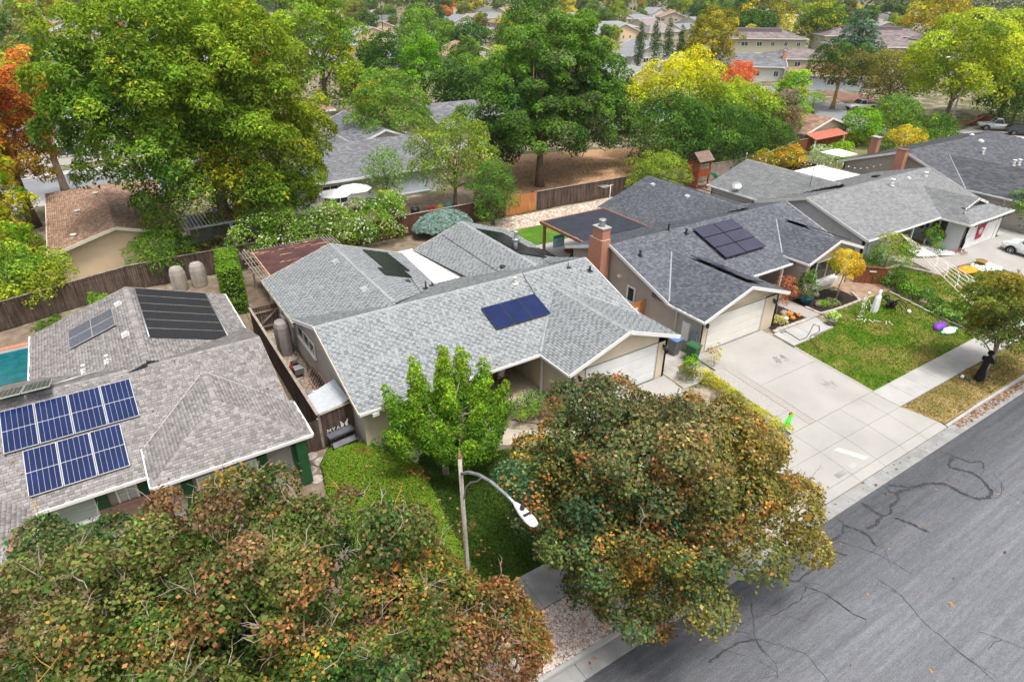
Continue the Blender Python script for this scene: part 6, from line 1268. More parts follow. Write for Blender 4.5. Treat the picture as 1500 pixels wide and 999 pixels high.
# black costumed figure leaning on the tree trunk
def witch(x, y):
    z = gz(y); T = thing('witch_figure', 'black-robed costume figure hugging the slim street tree trunk', 'figure', (x, y, z)); n = 20; vs = []; fs = []
    pr = [(.30, .0, 0), (.27, .35, 0), (.23, .75, .03), (.19, 1.0, .06), (.24, 1.25, .12), (.22, 1.42, .16), (.09, 1.52, .18), (.06, 1.58, .19)]
    for r, h, s in pr:
        for k in range(n): f = 1+.10*max(0, 1-h)*sin(k*2*pi/n*6); vs.append((x+r*f*cos(2*pi*k/n)+s*.9, y+r*.75*f*sin(2*pi*k/n)-s*.2, z+h))
    for i in range(len(pr)-1):
        for k in range(n): fs.append((i*n+k, i*n+(k+1) % n, (i+1)*n+(k+1) % n, (i+1)*n+k))
    MB().add(vs, fs, True).build('robe', BLACKC, T); SK = mat('mask_skin', (.42, .25, .18), .6, .1)
    hx, hy = x+.20, y-.03; hd = MB().blob((hx, hy, z+1.66), (.095, .105, .13), 12, 9).build('head', SK, T); MB().blob((hx-.02, hy+.02, z+1.69), (.15, .15, .15), 12, 8, .1, 3).blob((hx-.12, hy+.02, z+1.74), (.11, .09, .08), 9, 6, .12, 8).build('hair', BLACKC, T)
    for s in (-1, 1):
        MB().tube([(x+.12, y+s*.2, z+1.38), (x+.28, y+s*.26, z+1.15), (x+.42, y+s*.10, z+1.05)], [.085, .075, .06], 8).build('sleeve', BLACKC, T)
        mb = MB(); mb.blob((x+.46, y+s*.08, z+1.04), (.05, .03, .045), 8, 6); [mb.tube([(x+.48, y+s*.08, z+1.06-.02*k), (x+.53, y+s*.05, z+1.06-.02*k), (x+.54, y+s*.01, z+1.055-.02*k)], .01, 4) for k in range(4)]; mb.tube([(x+.46, y+s*.06, z+1.08), (x+.5, y+s*.03, z+1.11)], .011, 4); mb.build('hand', SK, T, 'stuff')
    MB().tube([(x-.02, y-.26, z+.02), (x+.1, y-.22, z+.8)], [.05, .02], 6).build('grey_fold', mat('grey_cloth', (.10, .10, .12), .9, .2), T)
witch(38.85, 11.15)
T = thing('solar_ornament', 'small white and black ornament in the grass left of the costume figure', 'ornament', (38.1, 11.7, gz(11.7))); MB().blob((38.1, 11.7, gz(11.7)+.12), (.11, .1, .12), 8, 6).build('white_body', WHITE, T); MB().blob((38.22, 11.62, gz(11.6)+.08), (.09, .08, .08), 8, 6).build('black_body', BLACKPL, T)
# neon running child sign
T = thing('child_safety_figure', 'neon green running-child warning figure with red cap at the drive edge', 'sign', (25.7, 13.95, gz(14))); z = gz(14); NEON = mat('neon_green_plastic', (.12, .95, .05), .5, .05); cx, cy = 25.6, 14.0
MB().prism([(cx-.12, cy, z+.35), (cx+.12, cy, z+.35), (cx+.15, cy, z+.62), (cx+.08, cy, z+.72), (cx-.08, cy, z+.72), (cx-.15, cy, z+.62)], (0, .06, 0)).build('torso', NEON, T)
for a, b, nm in (((-.06, .38), (-.22, .02), 'leg'), ((.06, .38), (.18, .03), 'leg'), ((-.12, .66), (-.32, .50), 'arm'), ((.12, .66), (.30, .78), 'arm')): MB().beam((cx+a[0], cy+.03, z+a[1]), (cx+b[0], cy+.03, z+b[1]), .07, .09, (0, 1, 0)).build(nm, NEON, T)
MB().cyl((cx, cy, z+.82), (cx, cy+.06, z+.82), .11, .11, 14).build('head', NEON, T); MB().prism([(cx-.12, cy-.01, z+.87), (cx+.16, cy-.01, z+.87), (cx+.06, cy-.01, z+.95), (cx-.08, cy-.01, z+.95)], (0, .08, 0)).build('cap', mat('red_plastic', (.6, .04, .02), .5, .1), T)
# spider web on the far lawn
T = thing('rope_web', 'big white rope spider web stretched from porch to lawn of the grey house', 'decoration', (50.5, 20, 0)); O = Vector((50.9, 23.3, 2.2)); ROPE = mat('white_rope', (.72, .70, .66), .8, .1)
ends = [Vector((47.9, 15.6, gz(15.6)+.05)), Vector((48.9, 15.8, gz(15.8)+.05)), Vector((49.9, 16.2, gz(16.2)+.05)), Vector((50.9, 16.6, gz(16.6)+.05)), Vector((51.9, 17.2, gz(17.2)+.05)), Vector((52.8, 18.0, gz(18)+.05))]
for e in ends: MB().tube([O, O.lerp(e, .5)-Z*.05, e], .022, 4, True, False).build('strand', ROPE, T)
for t in (.36, .5, .63, .76, .88, .97):
    for a, b in zip(ends[:-1], ends[1:]): p, q = O.lerp(a, t), O.lerp(b, t); MB().tube([p, p.lerp(q, .5)+(O-p.lerp(q, .5)).normalized()*.12, q], .018, 4, True, False).build('cross_strand', ROPE, T)
T = thing('pumpkin_inflatable', 'flat orange deflated pumpkin inflatable at the edge of the far path', 'inflatable', (53.9, 18.95, 0)); MB().blob((53.9, 18.95, .06+gz(18.9)), (1.0, .6, .16), 16, 7, .06, 3).build('orange_nylon', mat('orange_nylon', (.75, .28, .02), .5, .12, 3, 14), T); MB().blob((54.3, 18.8, .2+gz(18.9)), (.2, .15, .05), 8, 5).blob((53.6, 19.1, .2+gz(18.9)), (.2, .15, .05), 8, 5).build('face_patch', mat('yellow_nylon', (.75, .48, .05), .5, .1), T)
T = thing('fire_bowl', 'brass coloured bowl among white stones by the far driveway', 'bowl', (56.0, 19.0, 0)); MB().lathe((56.0, 19.0, 0), [(.2, 0), (.4, .2), (.42, .24), (.3, .2)], 14).build('bowl', mat('brass_metal', (.45, .28, .07), .4, .15, metal=.6), T)
stones('white_stones', 'white stones around the brass bowl', [(54.8, 18.2), (57, 17.6), (57, 19.6), (54.9, 19.3)], 260, .11, [(.75, .73, .7), (.6, .58, .55), (.82, .8, .78)], 14, gz, 'white_stones')
# porch things
def chair(x, y, rz, m, lb, z=.1):
    T = thing('porch_chair', lb, 'chair', (0, 0, 0)); MB().box(-.25, .25, -.25, .25, .40, .44).build('seat', m, T)
    for k in range(5): MB().beam((-.2+k*.1, .25, .44), (-.2+k*.1, .36, 1.0), .07, .015, (0, 1, 0)).build('slat', m, T)
    for sx in (-.23, .23):
        for sy in (-.23, .23): MB().box(sx-.02, sx+.02, sy-.02, sy+.02, 0, .4).build('leg', m, T)
        MB().box(sx-.03, sx+.03, -.28, .3, .62, .65).build('armrest', m, T)
    T.location = (x, y, z); T.rotation_euler = (0, 0, rz); ROOT[T] = Vector((x, y, z))
chair(54.2, 24.6, .4, WHITE, 'white porch chair nearest the pale grey wall'); chair(53.2, 24.5, -.4, WHITE, 'white porch chair left of the other on the brown porch'); chair(15.3, 24.3, .5, mat('teak_wood', (.22, .10, .05), .6, .2), 'brown wooden porch chair with a cushion behind the porch post', .03); chair(14.2, 24.5, -.3, MATS['teak_wood'], 'brown wooden porch chair deeper in the porch shade', .03)
T = thing('cushion', 'grey and white striped cushion on the brown porch chair', 'cushion', (15.3, 24.4, .5)); MB().obox((15.25, 24.45, .75), (.22, .08, 0), (-.02, .05, .02), (0, -.04, .26)).build('cushion_fabric', WHITE, T)
# banner on the grey house garage
T = thing('garage_banner', 'crimson tapered banner with white round emblem on the white garage door', 'banner', (59.8, 21.15, 1.3)); CRIM = mat('crimson_cloth', (.40, .03, .07), .8, .1)
MB().prism([(59.0, 21.17, 2.05), (60.55, 21.17, 2.15), (60.2, 21.17, .65), (59.3, 21.17, .6)], (0, -.012, 0)).build('cloth', CRIM, T); MB().prism([(58.95, 21.16, 2.02), (60.6, 21.16, 2.14), (60.55, 21.16, 1.92), (59.02, 21.16, 1.82)], (0, -.02, 0)).build('top_band', mat('pink_grey_cloth', (.38, .24, .26), .8, .1), T)
pts = [(59.75+.27*cos(t), 21.145, 1.3+.27*sin(t)) for t in np.linspace(0, 2*pi, 19)]; MB().tube(pts, .035, 4, False).build('emblem_ring', WHITE, T); MB().prism([(59.62, 21.15, 1.4), (59.85, 21.15, 1.42), (59.9, 21.15, 1.28), (59.8, 21.15, 1.15), (59.62, 21.15, 1.2)], (0, -.008, 0)).build('emblem_mark', WHITE, T)
T = thing('wreath_garland', 'black vertical garland beside the white garage door', 'decoration', (57.1, 21.1, 1)); MB().tube([(57.0, 21.1, .1), (57.05, 21.08, .8), (57.02, 21.1, 1.4), (57.1, 21.1, 2.1)], [.08, .12, .07, .1], 7).build('garland', BLACKC, T)
MB().box(44.7, 45.15, 21.5, 21.52, .9, 1.0).build('gate_sign', WHITE, None, label='narrow white sign on the low redwood gate', cat='sign'); o = bpy.data.objects['gate_sign']; o.data.transform(Matrix.Translation((-44.92, -21.51, -.95))); o.location = (44.86, 21.43, .95); o.rotation_euler = (0, 0, -.76)
MB().box(25.55, 25.95, 25.52, 25.55, 1.0, 1.35).build('gate_sign', WHITE, None, label='white notice on the small orange gate by the beige wall', cat='sign')
# ================================================================ BACK YARD THINGS
T = thing('pergola', 'weathered lattice pergola with torn rust-brown shade cloth behind the centre house', 'pergola', (10, 41.7, 0)); RUST = mat('rust_shade_cloth', (.065, .030, .030), .9, .3, 1.2, 8, .2, rgb2=(.10, .045, .04))
for x in (7.2, 10, 12.7):
    for y in (39.4, 44.1): MB().box(x-.06, x+.06, y-.06, y+.06, 0, 2.4).build('post', GREYWOOD, T)
for y in (39.3, 44.2): MB().beam((6.6, y, 2.45), (13.2, y, 2.45), .06, .16).build('beam', GREYWOOD, T)
for k in range(34): MB().beam((6.7+k*.195, 38.9, 2.58), (6.7+k*.195, 44.8, 2.58), .04, .07).build('rafter', GREYWOOD, T)
for k in range(6): MB().beam((6.5, 39.4+k*.95, 2.65), (7.35, 39.4+k*.95, 2.65), .04, .05).build('slat', GREYWOOD, T)
MB().box(7.35, 12.3, 39.3, 44.3, 2.63, 2.65).build('shade_cloth', RUST, T); TORN = mat('torn_edge', (.45, .26, .16), .9, .3, 3, 10)
rr = random.Random(4)
for k in range(26):
    x, y = (rr.uniform(7.5, 12.1), rr.choice([rr.uniform(43.3, 44.2), rr.uniform(41.2, 41.5), rr.uniform(42.4, 43.8)])); MB().obox((x, y, 2.655), (rr.uniform(.1, .45), rr.uniform(-.03, .03), 0), (0, rr.uniform(.015, .05), 0), (0, 0, .003)).build('torn_patch', TORN, T)
MB().beam((7.4, 39.4, 2.66), (7.4, 44.2, 2.66), .08, .02).build('torn_patch', TORN, T)
T = thing('patio_canopy', 'flat pergola with black mesh roof and red-brown frame beside the brick chimney', 'pergola', (31, 36.2, 0)); RBF = mat('redbrown_frame', (.26, .12, .075), .75, .15)
for x, y in ((28.1, 33.7), (28.1, 38.6), (33.9, 38.6), (33.9, 33.7)): MB().box(x-.09, x+.09, y-.09, y+.09, 0, 2.55).build('post', RBF, T)
for a, b in (((27.8, 33.5, 2.62), (34.2, 33.5, 2.62)), ((27.8, 38.8, 2.62), (34.2, 38.8, 2.62)), ((27.85, 33.56, 2.64), (27.85, 38.74, 2.64)), ((34.15, 33.56, 2.64), (34.15, 38.74, 2.64))): MB().beam(a, b, .16, .2).build('beam', RBF, T)
MB().box(28.0, 34.0, 33.65, 38.65, 2.72, 2.735).build('mesh_roof', mat('black_mesh', (.028, .032, .045), .85, .15, 2, 30), T)
for k in range(7): MB().beam((28.0, 34.2+k*.7, 2.66), (34.0, 34.2+k*.7, 2.66), .05, .08).build('rafter', RBF, T)
T = thing('patio_banner', 'white banner with teal top hanging under the black mesh canopy', 'banner', (28.8, 37.7, 1.2)); MB().box(28.3, 29.4, 37.7, 37.72, .75, 1.75).build('banner_cloth', mat('pale_teal_print', (.45, .68, .70), .7, .2, 3, 10), T); MB().box(28.3, 29.4, 37.68, 37.70, 1.5, 1.75).build('banner_top', mat('teal_print', (.05, .42, .45), .7, .1), T)
T = thing('patio_table', 'round brown patio table under the canopy edge', 'table', (29.3, 36.6, 0)); MB().cyl((29.3, 36.6, .70), (29.3, 36.6, .75), .6, .6, 18).build('table_top', REDWOOD, T); MB().cyl((29.3, 36.6, 0), (29.3, 36.6, .7), .08, .08, 8).build('leg', REDWOOD, T)
T = thing('tv_antenna', 'white aerial on a pole behind the black mesh canopy', 'antenna', (37.8, 42.2, 0)); MB().cyl((37.8, 42.2, 0), (37.8, 42.2, 3.3), .03, .03, 6).build('mast', WHITE, T); MB().beam((36.7, 42.2, 3.25), (38.1, 42.2, 3.25), .03, .03).build('boom', WHITE, T)
for k in range(5): MB().beam((36.75+k*.2, 41.7+.05*k, 3.27), (36.75+k*.2, 42.7-.05*k, 3.27), .02, .02).build('element', WHITE, T)
T = thing('roof_antenna', 'tall rooftop aerial on the near rear roof of the grey house', 'antenna', (50.3, 31.2, 3.4)); MB().cyl((50.3, 31.2, 3.3), (50.3, 31.2, 5.6), .025, .02, 6).build('mast', DKMETAL, T); MB().beam((49.2, 31.6, 5.5), (51.6, 30.6, 5.5), .03, .03).build('boom', ALU, T)
for k in range(8): MB().beam((49.3+k*.3, 31.2-k*.125-.45+.03*k, 5.52), (49.3+k*.3+.2, 31.8-k*.125+.3-.03*k, 5.52), .018, .018).build('element', ALU, T)
T = thing('satellite_dish', 'grey satellite dish on the left eave of the grey house', 'satellite dish', (46.9, 36.0, 2.9)); MB().tube([(46.9, 36, 2.6), (46.9, 36, 3.2)], .03, 6).build('mast', GALV, T)
d = Vector((-.3, -.7, .65)).normalized(); s = d.cross(Z).normalized(); u = s.cross(d); vs = [Vector((46.9, 36, 3.35))-d*.0]; fs = []
for i in (1, 2, 3):
    for k in range(16): t = 2*pi*k/16; vs.append(vs[0]+s*cos(t)*.15*i+u*sin(t)*.12*i+d*.012*i*i)
for k in range(16): fs.append((0, 1+k, 1+(k+1) % 16)); [fs.append((1+i*16+k, 1+(i+1)*16+k, 1+(i+1)*16+(k+1) % 16, 1+i*16+(k+1) % 16)) for i in (0, 1)]
MB().add(vs, fs, True).build('dish', GALV, T); MB().tube([vs[0]-u*.35, vs[0]+d*.4-u*.1], .015, 5).build('feed_arm', DKMETAL, T)
T = thing('string_lights', 'string of bulbs along the rear gable of the grey house', 'string lights', (51.8, 39.2, 4.5))
pts = [Vector((51.8, 39.2, 5.0)).lerp(Vector((65.5, 33.7, 3.3)), t)-Z*(.5*sin((t*3 % 1)*pi)) for t in np.linspace(0, 1, 22)]; MB().tube(pts, .012, 4).build('cable', BLACKPL, T); MB().cyl((51.8, 39.2, 4.3), (51.8, 39.2, 5.0), .02, .02, 5).build('support', ALU, T)
mb = MB(); [mb.blob(p-Z*.08, .06, 6, 5) for p in pts]; mb.build('bulbs', WHITE, T, 'stuff')
# playset
T = thing('playset', 'red-brown wooden play tower with shingled roofs and green slide', 'playset', (52.5, 45.4, 0)); PLW = mat('playset_red_wood', (.34, .085, .035), .75, .15)
for x in (51.9, 53.5):
    for y in (44.7, 46.1): MB().box(x-.07, x+.07, y-.07, y+.07, 0, 3.0).build('post', PLW, T)
MB().box(51.8, 53.6, 44.6, 46.2, 1.4, 1.5).build('deck', PLW, T)
for k in range(9): MB().box(51.85+k*.2, 51.99+k*.2, 44.58, 44.62, 1.5, 2.2).build('rail_board', PLW, T)
for k in range(8): MB().box(51.78, 51.82, 44.65+k*.19, 44.78+k*.19, .2, 2.9).build('wall_board', PLW, T)
for a, b in ((44.45, 45.4), (46.35, 45.4)): MB().prism([(51.6, a, 2.95), (53.8, a, 2.95), (53.8, b, 3.75), (51.6, b, 3.75)], .06).build('roof_panel', mat('playset_shingle', (.20, .14, .11), .9, .25, 5, 20), T)
MB().prism([(53.72, 44.6, 2.95), (53.72, 46.2, 2.95), (53.72, 45.4, 3.6)], (.03, 0, 0)).build('gable', PLW, T)
mb = MB(); sp_ = [(53.7, 1.5), (54.4, 1.35), (55.1, .85), (55.8, .3), (56.4, .15)]
for (xa, za), (xb, zb) in zip(sp_[:-1], sp_[1:]): mb.hexa([(xa, 44.7, za-.04), (xb, 44.7, zb-.04), (xb, 45.3, zb-.04), (xa, 45.3, za-.04)], [(xa, 44.7, za), (xb, 44.7, zb), (xb, 45.3, zb), (xa, 45.3, za)]); [mb.hexa([(xa, y, za), (xb, y, zb), (xb, y+.05, zb), (xa, y+.05, za)], [(xa, y, za+.18), (xb, y, zb+.18), (xb, y+.05, zb+.18), (xa, y+.05, za+.18)]) for y in (44.66, 45.29)]
mb.build('slide', mat('slide_green', (.01, .28, .16), .35, .1), T); MB().beam((48.6, 45.4, 2.5), (51.8, 45.4, 2.5), .12, .14).build('swing_beam', PLW, T)
for y in (44.6, 46.2): MB().beam((48.5, y, 0), (48.7, 45.4, 2.5), .1, .1).build('swing_leg', PLW, T)
for x in (49.4, 50.6): MB().box(x-.2, x+.2, 45.3, 45.5, .6, .63).tube([(x-.18, 45.4, .62), (x-.18, 45.4, 2.45)], .012, 4).tube([(x+.18, 45.4, .62), (x+.18, 45.4, 2.45)], .012, 4).build('swing', BLACKPL, T, 'stuff')
# parasols
def parasol(x, y, r, lb, h=2.3, square=False):
    T = thing('patio_parasol', lb, 'parasol', (x, y, 0)); n = 4 if square else 8; MB().cyl((x, y, 0), (x, y, h+.35), .025, .025, 6).build('pole', ALU, T); mb = MB()
    ring = [(x+r*cos(2*pi*(k+.5)/n), y+r*sin(2*pi*(k+.5)/n), h) for k in range(n)]; top = (x, y, h+.45)
    for k in range(n): mb.prism([ring[k], ring[(k+1) % n], top], -.03)
    mb.build('canopy', mat('white_canvas', (.76, .76, .76), .8, .05), T); MB().cyl((x, y, 0), (x, y, .08), .3, .3, 12).build('base', CONC, T)
parasol(17.2, 55.6, 1.5, 'white octagonal parasol nearest the flowering oleander'); parasol(19.3, 56.3, 1.6, 'white parasol behind the other near the sliding door'); parasol(71.0, 41.5, 2.0, 'square white garden parasol left of the brick chimneys', 2.2, True)
for x, y, lb in ((2.7, 46.6, 'left one of two grey-tan fabric covered stacks by the back fence'), (4.0, 46.7, 'right one of two grey-tan fabric covered stacks beside the tall hedge')):
    T = thing('covered_stack', lb, 'cover', (x, y, 0)); MB().lathe((x, y, 0), [(.50, .02), (.54, .5), (.54, 1.2), (.46, 1.55), (.34, 1.72), (.05, 1.80)], 7, False, 1., .85).build('fabric_cover', mat('tan_fabric', (.36, .32, .28), .8, .1, 2, 12, .2), T)
    MB().beam((x-.3, y-.43, .1), (x-.3, y-.40, 1.45), .03, .02).beam((x+.25, y-.43, .1), (x+.25, y-.40, 1.45), .03, .02).build('seam', TAUPE, T, 'stuff')
for k, (c, lb) in enumerate((((.5, .03, .03), 'small red toy behind the weeping juniper'), ((.6, .45, .05), 'small yellow toy behind the weeping juniper'), ((.05, .3, .3), 'small teal toy behind the weeping juniper'))):
    T = thing('garden_toy', lb, 'toy', (25.2+k*.9, 52.6, 0)); MB().blob((25.2+k*.9, 52.6, .35), (.4, .3, .35), 8, 6, .15, k).build('toy_body', mat('toy_%s' % ['red', 'yellow', 'teal'][k], c, .5, .1), T)
T = thing('half_barrel', 'dark half-barrel planter below the white wall of the grey-roofed house', 'planter', (23.8, 53.2, 0)); MB().lathe((23.8, 53.2, 0), [(.35, 0), (.42, .3), (.4, .6), (.36, .6), (.34, .5)], 14).build('barrel', BLACKPL, T)
T = thing('lattice_cover', 'white slatted patio cover joined to the beige house', 'pergola', (7, 53.5, 0))
for x in (4.6, 7.6, 10.6): MB().box(x-.06, x+.06, 52.2, 52.32, 0, 2.3).build('post', WHITE, T)
for y in (52.2, 55.5): MB().beam((4.2, y, 2.4), (11.2, y, 2.4), .08, .16).build('beam', WHITE, T)
for k in range(26): MB().beam((4.3+k*.27, 51.8, 2.53), (4.3+k*.27, 56, 2.53), .05, .09).build('slat', WHITE, T)
MB().box(5.0, 10.5, 55.8, 55.95, 0, 2.3).build('screen_wall', mat('pale_blue_wall', (.48, .53, .60), .8, .05), T)

# ================================================================ VEHICLES
TYRE = mat('tyre_rubber', (.015, .015, .016), .85, .2); RIM = mat('alloy_rim', (.50, .51, .53), .3, .1, metal=.8); CGLASS = mat('car_glass', (.012, .015, .018), .06, .1, spec=.9)
HEADL = mat('headlight_glass', (.55, .57, .60), .1, .1, spec=.9); TAILL = mat('tail_light', (.35, .01, .01), .2, .1, spec=.8)
def paint(name, c):
    m = mat(name, c, .22, .03, 1, 4, spec=.6); m.node_tree.nodes['Principled BSDF'].inputs['Coat Weight'].default_value = .8; return m
def vehicle(name, label, cat, loc, rz, col, kind='hatch', Lg=4.4, W=1.8):
    T = thing(name, label, cat, (0, 0, 0)); h = W/2
    if kind == 'pickup': top = [(-.5, .62, .80), (-.49, .66, .98), (-.22, .90, 1.06), (-.2, .9, 1.06), (.08, .9, 1.05), (.09, .9, 1.05), (.485, .88, 1.02), (.5, .84, .7)]; roof = [(-.20, .88, 1.05), (-.10, .78, 1.66), (.03, .78, 1.70), (.085, .86, 1.05)]; zb = .42; wr_ = .38
    else: top = [(-.5, .55, .62), (-.485, .74, .78), (-.40, .86, .92), (-.24, .90, 1.0), (0, .90, 1.03), (.3, .90, 1.05), (.46, .84, 1.02), (.5, .72, .72)]; roof = [(-.25, .86, .99), (-.09, .72, 1.46), (.18, .72, 1.52), (.37, .74, 1.42), (.46, .82, 1.02)]; zb = .26; wr_ = .33
    mb = MB(); vs = []; fs = []; n = 8
    for t, w_, zt in top:
        x = t*Lg; zz = zb if abs(t) < .46 else zb+.12
        vs += [(x, -h*w_*.9, zz), (x, -h*w_*1.06, zz+.14), (x, -h*w_*1.1, zb+.36), (x, -h*w_, zt-.02), (x, -h*w_*.82, zt+.02), (x, h*w_*.82, zt+.02), (x, h*w_, zt-.02), (x, h*w_*1.1, zb+.36), (x, h*w_*1.06, zz+.14), (x, h*w_*.9, zz)]
    n = 10
    for i in range(len(top)-1):
        for k in range(n): fs.append((i*n+k, (i+1)*n+k, (i+1)*n+(k+1) % n, i*n+(k+1) % n))
    fs += [tuple(range(n)), tuple(range((len(top)-1)*n, len(top)*n))[::-1]]
    body = mb.add(vs, fs, False).build('body', col, T)
    vs = []; fs = []
    for t, w_, z in roof: vs += [(t*Lg, -h*w_, z), (t*Lg, -h*w_*.5, z+.02), (t*Lg, h*w_*.5, z+.02), (t*Lg, h*w_, z)]
    for i in range(len(roof)-1):
        for k in range(3): fs.append((i*4+k, (i+1)*4+k, (i+1)*4+k+1, i*4+k+1))
    MB().add(vs, fs+[(0, 4, 8, 12) if len(roof) == 4 else (0, 4, 8, 12, 16), (3, 7, 11, 15)[::-1] if len(roof) == 4 else (3, 7, 11, 15, 19)[::-1]]).build('windows', CGLASS, T)
    a, b = (roof[1], roof[2]) if kind == 'pickup' else (roof[1], roof[3]); mid = roof[2]
    vs = []; fs = []; seq = [roof[1], roof[2]] if kind == 'pickup' else [roof[1], roof[2], roof[3]]
    for t, w_, z in seq: vs += [(t*Lg, -h*w_-.005, z-.02), (t*Lg, -h*w_*.9, z+.035), (t*Lg, h*w_*.9, z+.035), (t*Lg, h*w_+.005, z-.02)]
    for i in range(len(seq)-1):
        for k in range(3): fs.append((i*4+k, (i+1)*4+k, (i+1)*4+k+1, i*4+k+1))
    MB().add(vs, fs, True).build('roof', col, T)
    for s in (-1, 1):
        for i in range(len(roof)-1):
            if 0 < i or True: MB().beam((roof[i][0]*Lg, s*(h*roof[i][1]+.004), roof[i][2]), (roof[i+1][0]*Lg, s*(h*roof[i+1][1]+.004), roof[i+1][2]), .03, .05).build('window_trim', col, T)
        MB().obox((roof[0][0]*Lg+.25, s*(h+.04), roof[0][2]+.05), (.06, 0, 0), (0, .08, 0), (0, 0, .06)).build('wing_mirror', col, T)
        MB().blob((-.475*Lg, s*h*.62, .74 if kind != 'pickup' else .86), (.10, .2, .07), 8, 6).build('headlight', HEADL, T); MB().blob((.487*Lg, s*h*.76, .85), (.05, .09, .13), 8, 6).build('tail_light', TAILL, T)
        for t in (-.31, .30):
            cx = t*Lg; w1 = MB().cyl((cx, s*(h*.80), wr_), (cx, s*(h+.02), wr_), wr_, wr_, 22).build('wheel', TYRE, T); mb = MB(); mb.cyl((cx, s*(h+.01), wr_), (cx, s*(h+.03), wr_), wr_*.30, wr_*.2, 12)
            for k in range(7): t_ = 2*pi*k/7; mb.beam((cx, s*(h+.022), wr_), (cx+wr_*.62*cos(t_), s*(h+.022), wr_+wr_*.62*sin(t_)), .02, .05, (0, 1, 0))
            rg_ = [(cx+wr_*.64*cos(t_), s*(h+.022), wr_+wr_*.64*sin(t_)) for t_ in np.linspace(0, 2*pi, 19)]; mb.tube(rg_, .018, 4, False); mb.build('rim', RIM, w1, 'stuff')
            ar = [(cx+(wr_+.055)*cos(t_), s*(h+.035), wr_+(wr_+.055)*sin(t_)) for t_ in np.linspace(0, pi, 11)]; MB().tube(ar, .05, 5, True).build('wheel_arch', BLACKPL, T)
    MB().box(-.5*Lg-.015, -.5*Lg+.02, -.5*h, .5*h, .50, .64).build('grille', BLACKPL, T)
    if kind == 'pickup': MB().box(.10*Lg, .485*Lg, -h*.8, h*.8, 1.0, 1.075).build('bed_liner', BLACKPL, T)
    T.location = loc; T.rotation_euler = (0, 0, rz); ROOT[T] = Vector(loc)
PW, PS, PB = paint('white_car_paint', (.78, .79, .80)), paint('silver_car_paint', (.42, .44, .46)), paint('black_car_paint', (.015, .018, .022))
vehicle('parked_car', 'white car parked on the driveway at the right edge', 'car', (61.5, 17.5, gz(17.5)+.03), -pi/2+.03, PW, 'hatch', 4.6, 1.82)
vehicle('pickup_truck', 'white pickup truck parked in front of the twisted tree beyond the side street', 'pickup truck', (112.6, 64.0, 0), -.35, PW, 'pickup', 5.4, 1.95)
vehicle('pickup_truck', 'silver pickup truck parked beside the black car at the upper right', 'pickup truck', (114.0, 43.2, 0), 2.2+pi, PS, 'pickup', 5.4, 1.95)
vehicle('parked_car', 'black car parked at the upper right frame edge', 'car', (113.6, 39.6, 0), 2.2, PB, 'hatch', 4.7, 1.85)
vehicle('parked_car', 'small white car parked behind the yellow-topped trees', 'car', (112.5, 99.0, 0), 1.2, PW, 'hatch', 4.3, 1.8)
